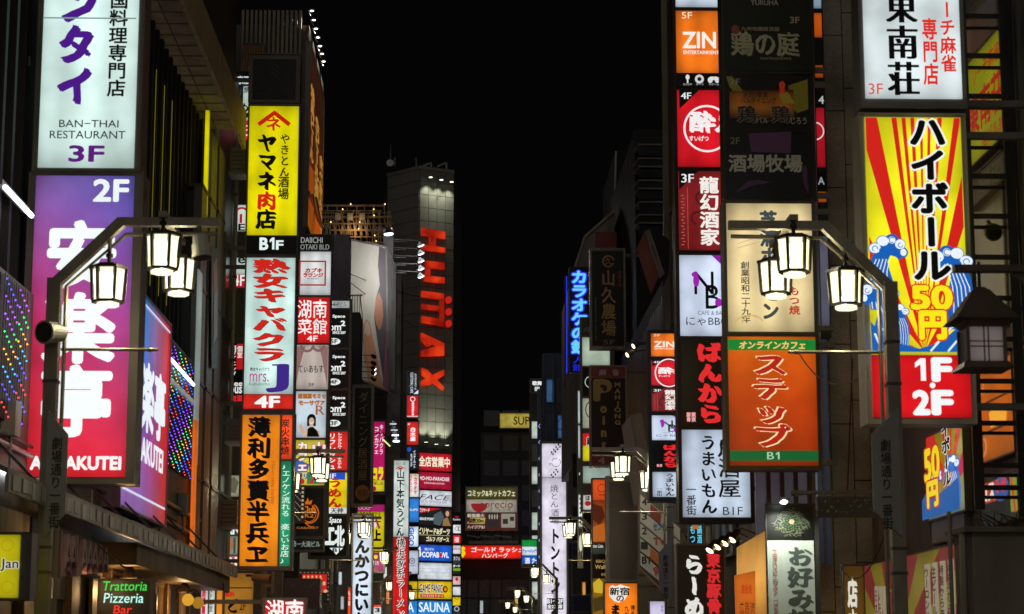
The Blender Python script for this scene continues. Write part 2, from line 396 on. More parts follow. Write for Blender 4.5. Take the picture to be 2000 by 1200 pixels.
for pxx in (301, 318, 334): # thin yellow light lines between the fins
    p = atx(pxx, 300, WL-.19); MB().box(WL-.197, p.y, 6.4, WL-.19, p.y+.01, 9.3).build('light_strip', glow('#6f6712', 1.0), L0)
p = atx(402, 300, WL-.02); q = atx(399, 422, WL-.02); t_ = atx(399, 205, WL-.02)
MB().box(WL-.04, p.y-.02, q.z, WL+.02, p.y+.06, t_.z).build('yellow_light_panel', lit_panel('#e0d800', 1.0), L0)
# soffit tiles jutting over the louvres
for i in range(9):
    for j in range(2):
        MB().box(WL-.45+j*.39, 11.5+i*2.25, zs+.002, WL-.08+j*.39, 11.5+i*2.25+2.22, zs+.12).build('soffit_tile', streaked('#d8c498', '#a8946a', 9, .8), L0)
MB().box(WL-.45, 12.9, zs+.122, WL+.33, 31.79, zs+.3).build('eave', solid('#54452c', .7), L0)
MB().box(WL+.332, 12.9, zs-.3, WL+.39, 31.79, zs+.3).build('fascia', streaked('#b09a68', '#7c6a44', 12, .6), L0)
for i in range(40): MB().box(WL-.3, 12+i*.49, zs-.012, WL+.33, 12+i*.49+.02, zs-.001).build('batten', solid('#7c6a44', .7), L0)
for i, (a, b_, hh) in enumerate(((384, 396, '#4b4440'), (400, 411, '#6f6555'), (414, 427, '#5c5347'))):
    Ya = atx(a, 800, WL+.02).y; Yb = atx(b_, 800, WL+.02).y
    MB().box(WL-.459, Ya+.02, 2.6, WL-.1, Yb-.02, zs-1.5).build('pier_core', solid('#171513', .6), L0)
    MB().box(WL-.1, Ya, 2.6, WL+.02+.01*i, Yb, zs-.36 if i else zs-1.4).build('pier', streaked(hh, '#3c352c', 14, .45), L0)
    for zz in (4.2, 5.6, 7.0, 8.5):
        MB().box(WL-.2, Ya-.01, zz, WL+.035+.01*i, Yb+.01, zz+.05).build('pier_joint_band', solid('#2a2622', .5, .5), L0)
# tall posters pasted on the piers
p = atx(392, 560, WL+.05); MB().box(WL+.02, p.y-.2, 4.4, WL+.045, p.y+.22, 7.2).build('poster_strip', lit_panel('#9fb0a8', .55), L0)
Mx = [G([(0, 0), (10, 4), (10, 150), (0, 150)], '#2e4d66'), G([(2, 20), (8, 12), (9, 60), (4, 80)], '#d8a070'), G([(3, 60), (9, 50), (8, 110), (2, 120)], '#c8d0e8')]
a = atx(412, 485, WL+.06); b_ = atx(424, 485, WL+.06); c_ = atx(424, 720, WL+.06); d_ = atx(412, 720, WL+.06)
Q('wall_poster', 'tall blue mural poster of swirling figures on the stone pier left of the orange sign', 'poster', a, b_, c_, d_, 10, 150, '#2e4456', Mx, .02, lit=False, rimw=0)
p = atx(380, 1000, WL+.03); a = atx(378, 820, WL+.03)
MB().box(WL+.02, a.y, atx(378, 1085, WL+.03).z, WL+.06, a.y+.26, a.z).build('orange_light_strip', lit_panel('#d8621a', 1.0), L0)

r = thing('air_conditioner', 'grey boxed unit on a ledge at the upper left edge beside the BAN-THAI sign', 'air conditioner', tuple(at(40, 128, 19)))
a = at(-20, 28, 19); b_ = at(58, 116, 19); MB().box(a.x, 19, b_.z, b_.x, 19.5, a.z).build('housing', streaked('#5c544c', '#3a342e', 5, .6), r)
MB().box(a.x-.05, 18.9, b_.z-.09, b_.x+.02, 19.6, b_.z-.001).build('ledge', solid('#8a8a8c', .4, .4), r)
for i in range(9): MB().box(a.x+.02+i*.034, 18.988, b_.z+.03, a.x+.026+i*.034, 18.999, a.z-.03).build('grille_bar', solid('#3a342e', .5), r)
# ---- LED curtains
def led_curtain(label, X, pa, pb, yt, yb):
    Ya, Yb = atx(pa, 700, X).y, atx(pb, 700, X).y; zt = atx(pa, yt, X).z; zb = atx(pa, yb, X).z
    r = thing('light_curtain', label, 'string lights', (X, (Ya+Yb)/2, zb))
    MB().box(X-.06, Ya, zb, X-.03, Yb, zt).build('backing', solid('#141210', .5), r)
    n = max(6, int((Yb-Ya)/.09)); cols = ['#3a5bff', '#8a3cff', '#b04cff', '#2be07a', '#ffa52a', '#35a8ff', '#4a4cff', '#ff3a3a']
    wb = MB(); bl = [MB() for _ in cols]
    for i in range(n):
        y = Ya + (Yb-Ya)*(i+.5)/n; wb.box(X-.008, y-.004, zb, X, y+.004, zt); z = zt - .05 - (i % 6)*.03; j = 0
        while z > zb:
            m_ = bl[(j + i//4) % 8]; m_.lathe((X+.01, y, z), [(.002, -.008), (.0075, -.003), (.0075, .003), (.002, .008)], 5); z -= .15; j += 1
    wb.build('wires', solid('#23201e', .5), r)
    for m_, c in zip(bl, cols):
        if m_.v: tag(m_.build('bulbs', glow(c, 3.0), r), kind='stuff')
led_curtain('curtain of coloured string lights at the far left edge behind the big red sign', WL, 2, 52, 525, 812)
led_curtain('slanting curtain of coloured string lights on the facade right of the purple side sign', WL, 326, 377, 655, 905)

# ---- left second block with sign column on its corner
L1 = building('dark left building set back between the stone piers and the orange sign', -14, -4.4, 32.0, 49.6, 12.8, dark)
for i in range(4): win_side(L1, -4.4, 37+i*3, 39.2+i*3, 4.6, 6.2, 1, mull=2); win_side(L1, -4.4, 37+i*3, 39.2+i*3, 7.8, 9.4, 1, mull=2)
# ---- left third block: ribbed top storey, billboard on its side wall
L2 = building('left building with ribbed metal top storey behind the yellow sign', -14, -3.93, 50.3, 55.9, 17.6, solid('#2a2520', .5, 0, .4))
zt = at(530, 18, 50.1).z; zb = at(530, 182, 50.1).z
xa = at(470, 100, 50.1).x
rib = None
for i in range(14):
    x = xa + i*.112
    if not rib: rib = MB().box(x, 50.18, zb, x+.062, 50.299, zt).build('metal_rib', streaked('#7c6a50', '#4f4332', 5, .4), L2)
    else:
        o = rib.copy(); col.objects.link(o); o.location = (.112*i, 0, 0)
for z in (9, 10.8, 12.4): win_front(L2, 50.3, -5.3, -4.2, z, z+1.1, mull=2)
# ---- left fourth block
navy = solid('#14161f', .4, 0, .4)
L3 = building('long low dark block behind the stacked signs left of the billboard', -14, -3.95, 56.1, 85, 12.7, solid('#1e1c1b', .6, 0, .4))
a = at(640, 455, 56); b_ = at(682, 455, 56); MB().box(a.x, 56.2, 8.2, b_.x, 57.2, a.z).build('navy_duct', navy, L3)
MB().box(-3.96, 56.15, 9, a.x-.01, 56.9, a.z+.25).build('grey_duct', solid('#3a3834', .5, .3), L3)
for i in range(7):
    for z in (6, 8.2, 10.4): win_side(L3, -3.95, 58+i*3.7, 60.6+i*3.7, z, z+1.3, 1, mull=2, pane=warmp if (i*3+int(z)) % 5 == 0 else glass)
# balcony stack in front of the billboard: railings of an outside stair
a = at(683, 575, 72); b_ = at(707, 765, 72)
st = thing('outside_stair', 'dark outside staircase tower with railings at the foot of the large billboard', 'staircase', ((a.x+b_.x)/2, 73, b_.z-6))
MB().box(a.x, 72, b_.z-6, b_.x-.1, 74, at(690, 610, 72).z).build('stair_wall', solid('#141414', .5), st)
zz = at(690, 612, 72).z
for i in range(5): MB().box(a.x+i*.09, 71.93, zz+.002, a.x+i*.09+.02, 71.98, zz+.62).build('railing_post', solid('#3a3835', .4, .6), st)
MB().box(a.x-.03, 71.92, zz+.62, a.x+.45, 71.99, zz+.66).build('handrail', solid('#3a3835', .4, .6), st)
MB().bar((b_.x-.1, 71.95, zz+.6), (b_.x, 71.95, zz-.3), .03).build('handrail', solid('#3a3835', .4, .6), st)

# ---- left fifth block carrying the billboard
L4 = building('grey building carrying the large billboard beside the tower', -16, -3.9, 88, 128, 19.4, solid('#2c2926', .6, 0, .4))
a = at(765, 540, 108); b_ = at(790, 900, 108)
MB().box(-3.899, 106, 0, at(783, 800, 107).x, 110, at(783, 545, 107).z).build('stair_tower', granite('#5d5650', .8), L4)
MB().box(at(748, 500, 87.9).x, 87.9, 15, at(768, 500, 87.9).x, 88.5, at(768, 428, 85.9).z).build('pier', granite('#7a7468', .6), L4)

# ---- the tower
TY = 150
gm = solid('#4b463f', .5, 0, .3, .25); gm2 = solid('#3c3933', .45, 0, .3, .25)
tw = thing('tower_block', 'tall tiled tower with red vertical letters on its right face', 'tower', (at(820, 1200, TY).x, TY+4, 0))
A0 = at(758, 330, TY+2.6); A1 = at(820, 330, TY); A2 = at(886, 347, TY+1.4)
HT = at(820, 328, TY).z
xa, ya, xb, yb, xc, yc = A0.x, A0.y, A1.x, A1.y, A2.x, A2.y
mb = MB(); mb.prism([(xa, ya, -.02), (xb, yb, -.02), (xc, yc, -.02), (xc+.6, yc+12, -.02), (xa-1, ya+12, -.02)], (0, 0, HT-.1)); mb.build('wall', solid('#2b2926', .7), tw)
def tiles(xp, yp, xq, yq, ncol, nrow, ztop, zbot, m, vary):
    dx, dy = (xq-xp), (yq-yp); L = math.hypot(dx, dy); ux, uy = dx/L, dy/L; nx, ny = uy, -ux
    w_ = L/ncol; h_ = (ztop-zbot)/nrow; src = {}
    for i in range(ncol):
        for j in range(nrow):
            key = (i+j*3) % 4
            if key not in src:
                e = .02; o0 = Vector((xp, yp, 0)); d = .05 + vary*key
                p0 = o0 + Vector((ux*e, uy*e, e)); p1 = o0 + Vector((ux*(w_-e), uy*(w_-e), e)); p2 = p1 + Vector((0, 0, h_-2*e)); p3 = p0 + Vector((0, 0, h_-2*e))
                mb = MB(); mb.prism([p0, p3, p2, p1], (nx*d, ny*d, 0)); o = mb.build('cladding_tile', m, tw); src[key] = o
            else: o = src[key].copy(); col.objects.link(o)
            o.location = (ux*w_*i, uy*w_*i, zbot + h_*j)
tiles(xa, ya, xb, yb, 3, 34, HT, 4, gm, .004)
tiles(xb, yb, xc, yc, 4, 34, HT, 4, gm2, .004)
MB().prism([(xa-.1, ya-.06, HT-.1), (xb, yb-.12, HT-.1), (xc+.06, yc-.06, HT-.1), (xc+.06, yc+.4, HT-.1), (xa-.1, ya+.4, HT-.1)], (0, 0, .25)).build('parapet', gm, tw)
def tmap(px, py, off=.14):                     # a point on the right face of the tower
    n = Vector((yc-yb, -(xc-xb), 0)).normalized(); p0 = Vector((xb, yb, 0)) + n*off; d = ray(px, py)
    t = (p0-CP).dot(n)/d.dot(n); return CP + d*t, n
HN = tmap(850, 600)[1]
def tletter(nm, shapes, c='#c8301a'):
    for pts in shapes:
        P3 = [tmap(x, y, .34)[0] for x, y in pts]; mb = MB(); mb.prism(P3, -HN*.22); o = mb.build(nm, RED, tw)
        mb = MB(); cx = sum(p[0] for p in pts)/len(pts); cy_ = sum(p[1] for p in pts)/len(pts)
RED = lit_panel('#c4301a', 1.0, 0, stops=[(0, '#8c1508'), (.35, '#d63a1c'), (.6, '#b02410'), (1, '#e2452a')])
_n = RED.node_tree.nodes; _t = [q for q in _n if q.type == 'TEX_NOISE'][0]; _r = [q for q in _n if q.type == 'VALTORGB'][0]
_t.inputs['Scale'].default_value = .55; _t.inputs['Detail'].default_value = 5; RED.node_tree.links.new(_t.outputs[0], _r.inputs[0])
for _e, _p, _c in zip(_r.color_ramp.elements, (.34, .45, .55, .68), ('#8e160a', '#b4240e', '#c83012', '#d8451c')): _e.position = _p; _e.color = hexc(_c)
def bx(x0, y0, x1, y1): return [(x0, y0), (x1, y0), (x1, y1), (x0, y1)]
# HUMAX, each letter turned a quarter to the right
tletter('letter_h', [[(825, 445), (870, 453), (870, 467), (825, 459)], [(825, 477), (870, 484), (870, 494), (825, 488)], [(840, 462), (852, 464), (852, 481), (840, 479)]])
tletter('letter_u', [[(832, 509), (869, 513), (869, 527), (832, 523)], [(830, 538), (869, 542), (869, 554), (830, 550)], [(832, 523), (841, 524), (841, 539), (832, 538)]])
tletter('letter_m', [[(825, 568), (868, 574), (868, 586), (825, 580)], [(825, 594), (861, 598), (861, 608), (825, 604)], [(825, 617), (868, 625), (868, 638), (825, 630)], [(861, 586), (868, 587), (868, 625), (861, 624)]])
tletter('letter_a', [[(824, 650), (868, 671), (868, 683), (846, 672)], [(824, 650), (846, 672), (836, 678), (824, 664)], [(824, 697), (868, 683), (868, 695), (824, 697)], [(824, 685), (868, 672), (868, 694), (824, 697)]])
tletter('letter_x', [[(824, 718), (834, 722), (868, 757), (866, 763), (845, 746), (826, 734)], [(868, 722), (868, 733), (840, 752), (824, 755), (824, 744)]])
for yy in (586, 609, 632):
    P3 = [tmap(877.5+5*math.cos(a*.5236), yy+7*math.sin(a*.5236), .34)[0] for a in range(12)]; mb = MB(); mb.prism(P3, -HN*.22); mb.build('letter_dot', glow('#c01e14', 1.0), tw)
# lamps that wash the tower face: three at the top pointing down, three above the signs pointing up
for (lx, ly, up) in ((835, 349, 0), (856, 354, 0), (876, 358, 0), (826, 866, 1), (846, 870, 1), (867, 872, 1)):
    p, n = tmap(lx, ly, .14); q = p + n*.5
    mb = MB(); mb.bar(p + Vector((0, 0, -.15 if up else .1)), q + Vector((0, 0, -.15 if up else .1)), .06); b_ = mb.build('floodlight', solid('#8a8a84', .4, .6), tw)
    MB().lathe(tuple(q), [(.10, -.1), (.16, 0)] if up else [(.10, .1), (.16, 0)], 10).build('lamp_head', solid('#55534e', .4, .6), tw)
    MB().lathe(tuple(q), [(.14, .004), (.13, .03)] if up else [(.14, -.004), (.13, -.03)], 10).build('lamp_glass', glow('#f4ffdc', 3), tw)
    ld = bpy.data.lights.new('floodlight_lamp', 'SPOT'); ld.energy = 330 if up else 260; ld.color = (.93, 1, .76); ld.spot_size = R(80); ld.spot_blend = .8; ld.shadow_soft_size = .08
    lo = bpy.data.objects.new('floodlight_lamp', ld); col.objects.link(lo); lo.parent = tw
    lo.location = q + Vector((0, 0, .08 if up else -.08)) - Vector(ORG[tw.name])
    dv = (-n*.22 + Vector((0, 0, 1 if up else -1))).normalized(); lo.rotation_euler = dv.to_track_quat('-Z', 'Y').to_euler()
# aerials and gear on the tower roof
for (x, ya_, yb_) in ((763, 283, 326), (771, 308, 326), (813, 308, 328)):
    a = at(x, ya_, TY+1); b_ = at(x, yb_, TY+1); MB().tube([a, b_], .07 if x != 763 else .03, 6).build('aerial', solid('#6a6a66', .4, .5), tw)
for x in (842, 872):
    a = at(x, 318, TY+1.5); b_ = at(x-18, 326, TY+1.5); c_ = at(x, 340, TY+1.5); MB().bar(a, b_, .12).bar(a, c_, .12).build('crane_arm', solid('#3c3a38', .4, .5), tw)
MB().lathe(at(762, 320, TY+.5), [(.02, 0), (.3, .12), (.28, .16)], 12, (0, -1, .2)).build('dish', solid('#8a8a86', .4, .2), tw)

# ---- end of the street
E0 = building('dark glass-fronted building closing the end of the street', -.6, 14, 175, 190, at(960, 1092, 175).z, solid('#121213', .35), name='building')
for i in range(9):
    for j in range(4):
        x = -.45 + i*.98; z = 2.2 + j*1.6
        win_front(E0, 175, x, x+.9, z, z+1.5, pane=solid('#20231f', .12, 0, .6, 1.2) if (i*j) % 3 else solid('#3a3b36', .2, 0, .5, 1), fr=solid('#34332f', .4, .4))
MB().box(-.6, 174.5, 10.2, 9, 175, 10.36).build('ledge', solid('#44423c', .5, .3), E0)
E1 = building('tall unlit tower behind the round billboard at the end of the street', 1.9, 8, 205, 225, at(985, 845, 205).z, solid('#0d0c10', .6), name='tower_block')
for j in range(9):
    for i in range(3): win_front(E1, 205, 2.2+i*1.9, 3.8+i*1.9, 5+j*2.5, 6.6+j*2.5, pane=solid('#15131a', .3), fr=solid('#17151a', .5))
E2 = building('low unlit building between the narrow sign column and the cafe billboard', -1.5, 2.3, 230, 240, at(900, 985, 230).z, solid('#161514', .6))
S('yellowish rooftop sign with dark letters on the dark tower at the end of the street', 200, (975, 806, 1046, 838), [P(808, 836, '#9c8c3a', [T('SUPER', 1003, 814, 1056, 830, '#23200e', b=.01)], tubes=0)], mx=1, depth=1.5, name='rooftop_sign', case='#3c3613')

# ---- right side houses
gr = granite('#7d7862', .95)
XR = 4.45
R0 = building('nearest right building with large windows behind a black steel ladder frame', 5.2, 16, 6, 25.9, 24, solid('#3c372f', .6, 0, .5))
gl2 = streaked('#5a564a', '#3c3a33', 5, .25)
for (pa, pb, z0, z1, c_) in ((2060, 1984, 3.4, 4.55, '#2a2622'), (1888, 1980, 4.75, 6.3, '#b05a10'), (1888, 1985, 6.6, 8.2, '#3f3a30')):
    Ya, Yb = sorted((atx(pa, 600, 5.2).y, atx(pb, 600, 5.2).y)); win_side(R0, 5.2, Ya, Yb, z0, z1, -1, pane=gl2)
R1 = thing('building', 'granite-clad building behind the highball sign with flat stone tiles', 'building', (6, 28, 0))
MB().box(XR+.02, 26.04, -.02, 16, 36, 26).build('wall', solid('#1e1d19', .8), R1)
src = None
xs_ = [XR, XR+.27, XR+.56, XR+.9]
for i in range(3):
    zc = 1.2 + i*.31; src = None
    while zc < 13:
        if src is None:
            o = src = MB().box(xs_[i]+.006, 25.99, 0, xs_[i+1]-.006, 26.04, 1.02).build('granite_tile', gr, R1)
        else: o = src.copy(); col.objects.link(o)
        o.location = (0, random.uniform(-.006, .006), zc); zc += 1.035
for i in range(6):   # side wall tiles receding
    src = None; zc = 1.2
    while zc < 13:
        if src is None: o = src = MB().box(XR-.03, 26.05+i*1.1, 0, XR+.02, 27.13+i*1.1, 1.02).build('granite_tile', gr, R1)
        else: o = src.copy(); col.objects.link(o)
        o.location = (random.uniform(-.004, .004), 0, zc); zc += 1.035
for i in range(3): win_side(R1, XR-.03, 33+i*.9, 33.8+i*.9, 3.3, 5.2, -1, pane=coolp)
R2 = building('tall dark right building behind the stacked orange and red signs', XR+.02, 16, 36.1, 43.4, 21, solid('#3a3628', .6, 0, .5))
for i in range(3):
    for z in (5, 7.4, 9.8): win_side(R2, XR+.02, 37+i*2.1, 38.6+i*2.1, z, z+1.3, -1)
MB().box(XR-.1, 43.2, 2, XR+.1, 43.39, 19).build('drain_pipe', solid('#5b5b44', .4, .4), R2)
R3 = building('narrow building with golden vertical slats left of the second orange sign column', XR+.12, 16, 43.5, 58, 10.2, solid('#2c2418', .6, 0, .4))
slat = None
for i in range(40):
    y = 43.7 + i*.34
    if slat is None: o = slat = MB().box(XR+.02, y, 5.3, XR+.118, y+.2, 9.6).build('slat', streaked('#9a7434', '#4c3820', 12, .35), R3)
    else: o = slat.copy(); col.objects.link(o); o.location = (0, .34*i, random.uniform(-.1, .1))
MB().box(XR-.02, 43.6, 5.1, XR+.118, 57.8, 5.28).build('ledge', solid('#6a6458', .5, .4), R3)
# stepped balcony block against the sky
R4 = thing('building', 'black block with stacked pale-edged balconies against the night sky', 'building', (5, 62, 0))
MB().box(at(1240, 300, 60).x, 60, 8, 16, 70, at(1250, 252, 60).z).build('wall', solid('#0e1013', .6, pr=True), R4)
for yy in (284, 311, 327, 354, 370, 396, 421, 437):
    a = at(1247, yy, 59); b_ = at(1306, yy, 59)
    MB().prism([(a.x, 59, a.z), (b_.x, 59, a.z), (b_.x, 59.99, a.z), (a.x-.08, 59.99, a.z)], (0, 0, .05)).build('balcony_slab', solid('#8a8274', .6, 0, .3, pr=True), R4)
    MB().box(a.x+.02, 59.05, a.z-.3, b_.x, 59.12, a.z-.002).build('balcony_panel', solid('#141c2c', .3, pr=True), R4)
R5 = building('unlit black slab of a building left of the stacked balconies', at(1203, 500, 75).x, 14, 75, 82, at(1220, 295, 75).z, solid('#0b0b0b', .7, pr=True))
MB().tube([at(1203, 296, 74.9), at(1200, 420, 74.9)], .04, 6).build('corner_trim', solid('#77736a', .5), R5)
# slanted grey roof gable lit from below
R6 = thing('building', 'grey building with a steep slanted roof edge above the blue neon sign', 'building', (5, 70, 0))
pts = [at(1200, 412, 66), at(1142, 463, 66), at(1120, 530, 66), at(1120, 900, 66), at(1200, 900, 66)]
MB().prism(pts, (0, 8, 0)).build('wall', streaked('#6a6558', '#4a463c', 4, .6, .8), R6)
MB().bar(pts[0]+Vector((0, -.05, 0)), pts[1]+Vector((0, -.05, 0)), .07).bar(pts[1]+Vector((0, -.05, 0)), pts[2]+Vector((0, -.05, 0)), .07).build('roof_edge', solid('#8a8478', .5), R6)
p = at(1190, 470, 65.9); MB().box(p.x-.45, 65.9, p.z-.28, p.x+.25, 65.97, p.z+.28).build('red_window', lit_panel('#220807', .7), R6)
for i in range(4): win_front(R6, 66, 3.5+i*.01, 4.4, 2+i*1.7, 3.2+i*1.7)
# far right blocks with blue light
R7 = thing('building', 'dark scaffold-covered building with blue lit windows left of the neon sign', 'building', (4, 92, 0))
a = at(1060, 690, 90); MB().box(a.x, 90, -.02, 12, 91.5, a.z).build('wall', solid('#141724', .5, 0, .4), R7)
for j in range(5):
    for i in range(3):
        z = 6.5+j*1.6; x = a.x+.12+i*.5; win_front(R7, 90, x, x+.4, z, z+1.1, pane=lit_panel('#2c4d70', 1.0) if (i+j) % 3 == 1 else solid('#1a2238', .2), fr=solid('#222636', .5))
sf = MB()
for i in range(4): sf.tube([(a.x+i*.42, 89.6, 3), (a.x+i*.42, 89.6, a.z-.1)], .02, 5)
for j in range(8): sf.tube([(a.x-.05, 89.6, 4+j*1.1), (a.x+1.4, 89.6, 4+j*1.1)], .02, 5)
for j in range(4): sf.tube([(a.x, 89.62, 5+j*2), (a.x+1.3, 89.62, 7+j*2)], .015, 5)
sf.build('scaffold', solid('#2c2c34', .4, .7), R7)
R8 = building('white-lit narrow building left of the blue scaffolding with dark floor edges', at(1035, 800, 130).x, 12, 130, 131.5, at(1040, 742, 130).z, solid('#1f1f20', .5, 0, .4))
for j in range(9):
    z = 4 + j*1.45; x = at(1037, 800, 129.9).x
    win_front(R8, 130, x, x+.55, z, z+1.2, pane=lit_panel('#b8c4b8', .9) if j in (1, 3, 4, 6, 8) else solid('#55584e', .3), fr=solid('#1c1c1e', .5))
S('small dark rooftop board with white characters beside the blue scaffolding', 128, (1036, 740, 1085, 768), [P(742, 766, '#101214', [T('歌舞伎町', 1040, 745, 1078, 753, '!dfe8ea', b=.04), T('振 ビル', 1044, 756, 1078, 764, '!cfd8da', b=.04)], lit=False)], mx=1, depth=.4, name='rooftop_sign')

# ---- rooftop steel work with small warm bulbs
rf = thing('rooftop_framework', 'rusty steel framework with small warm bulbs on the roof left of the tower', 'steel frame', (at(690, 470, 92).x, 92, 19.4))
sm = solid('#5c4426', .5, .5, .6, 4); bulbs = MB(); fm = MB()
for j, yy in enumerate((402, 412, 424, 437, 450, 463, 474)):
    xl, xr = (618, 752) if j < 1 else (620 + j*4, 765 - (j % 2)*20)
    a = at(xl, yy, 92); b_ = at(xr, yy, 92); fm.bar(a, b_, .05 if j % 2 else .08); fm.bar(a+Vector((0, 2, .1)), b_+Vector((0, 2, .1)), .05)
    for i in range(9):
        if (i*7+j*3) % 4 == 0: p = at(xl+(xr-xl)*i/8, yy-3, 91.9); bulbs.lathe(p, [(.01, -.035), (.038, 0), (.01, .035)], 6)
for i in range(24):
    x = 620 + i*6.1 + (i*37 % 5); yt = 402 if i % 3 == 0 else 412
    fm.bar(at(x, yt, 92), at(x+(5 if i % 2 else -4), 476, 92), .04)
    fm.bar(at(x, 430, 92), at(x+8, 460, 92), .03)
tag(fm.build('steel_bars', sm, rf), kind='stuff'); tag(bulbs.build('bulbs', glow('#ffd9a0', 2.2), rf), kind='stuff')
pl = bpy.data.lights.new('bulb_light', 'POINT'); pl.energy = 30; pl.color = (1, .62, .3); pl.shadow_soft_size = .3
lo = bpy.data.objects.new('bulb_light', pl); col.objects.link(lo); lo.parent = rf; lo.location = at(690, 440, 91.2) - Vector(ORG[rf.name])
for x in (660, 684, 708):
    a = at(x, 418, 91.8); MB().box(a.x-.12, 91.7, a.z-.3, a.x+.12, 91.9, a.z).build('junction_box', solid('#6a6456', .5, .4), rf)

# ================================================================ STREET LAMPS
lframe = solid('#2c2820', .45, .2, .3, 8, pr=True)
bronz = solid('#70664e', .38, .25, .3, 8); pale = solid('#857c60', .35, .3, .2, 8)
LAMPD = {}
def hexp(r, z, c=(0, 0)): return [Vector((c[0]+r*math.cos(R(60*i)), c[1]+r*math.sin(R(60*i)), z)) for i in range(6)]
def lamp_glass(near):
    key = ('lampglass', near)
    if key in MC: return MC[key]
    m, n, l, p = new_mat('frosted_glass'); out = [q for q in n if q.type == 'OUTPUT_MATERIAL'][0]; n.remove(p)
    tr = n.new('ShaderNodeBsdfTransparent'); tr.inputs[0].default_value = (.6, .58, .5, 1); em = n.new('ShaderNodeEmission'); em.inputs[0].default_value = hexc('#f6f2cc'); em.inputs[1].default_value = .95 if near else 1.15
    a = n.new('ShaderNodeAddShader'); l.new(tr.outputs[0], a.inputs[0]); l.new(em.outputs[0], a.inputs[1]); l.new(a.outputs[0], out.inputs[0]); m.cycles.emission_sampling = 'NONE'
    MC[key] = m; return m
def lantern(parent, pos, near):
    """six-sided lantern hanging from pos; frame, panes and lit base"""
    px_, py_, pz = pos; org = Vector(ORG[parent.name]); mb = MB(); h0, h1 = pz-.16, pz-.16-.262; c = (px_, py_); rt, rb = .146, .129
    mb.tube([(px_, py_, pz+.02), (px_, py_, h0+.02)], .017, 8); mb.tube([(px_, py_, pz-.03), (px_, py_, pz-.06)], .03, 8)
    top = hexp(rt+.018, h0, c); mb.prism(top, (0, 0, .022)); mb.prism(hexp(rt-.03, h0+.022, c), (0, 0, .02))
    bot = hexp(rb+.006, h1-.022, c); tb = hexp(rt, h0, c); bb = hexp(rb, h1, c); ib = hexp(rb-.035, h1-.022, c)
    for i in range(6):
        mb.bar(tb[i], bb[i], .022); j = (i+1) % 6
        mb.prism([bot[i], bot[j], ib[j], ib[i]], (0, 0, .022))
    o = mb.build('lantern', lframe, parent)
    LG = lamp_glass(near); ti = hexp(rt-.012, h0-.002, c); bi = hexp(rb-.012, h1+.002, c)
    if near:
        for i in range(6):
            j = (i+1) % 6; a, b_, c2, d = ti[i], ti[j], bi[j], bi[i]; e = (b_-a)*.11; mb = MB(); nn = Vector((c[0], c[1], 0)) - Vector(((a.x+b_.x)/2, (a.y+b_.y)/2, 0)); nn.normalize()
            mb.prism([a+e, b_-e, c2-e, d+e], nn*.005); mb.build('pane', LG, o)
        mb = MB(); mb.prism(hexp(rb-.037, h1-.05, c), (0, 0, .05)); mb.build('base_glass', LG, o)
    else:
        mb = MB()
        for i in range(6):
            j = (i+1) % 6; a, b_, c2, d = ti[i], ti[j], bi[j], bi[i]; nn = Vector((c[0], c[1], 0)) - Vector(((a.x+b_.x)/2, (a.y+b_.y)/2, 0)); nn.normalize(); e = (b_-a)*.11; mb.prism([a+e, b_-e, c2-e, d+e], nn*.005)
        mb.prism(hexp(rb-.037, h1-.05, c), (0, 0, .05)); mb.build('panes', LG, o)
    MB().tube([(px_, py_, h1+.05), (px_, py_, h0-.05)], .045, 10).build('bulb', glow('#fffdf0', 3.2), o)
    ld = LAMPD.get('d')
    if not ld:
        ld = bpy.data.lights.new('lantern_light', 'POINT'); ld.energy = 30; ld.color = (1, .93, .74); ld.shadow_soft_size = .05; LAMPD['d'] = ld
    lo = bpy.data.objects.new('lantern_light', ld); col.objects.link(lo); lo.parent = o; lo.location = Vector((px_, py_, h1+.012)) - org
    return o
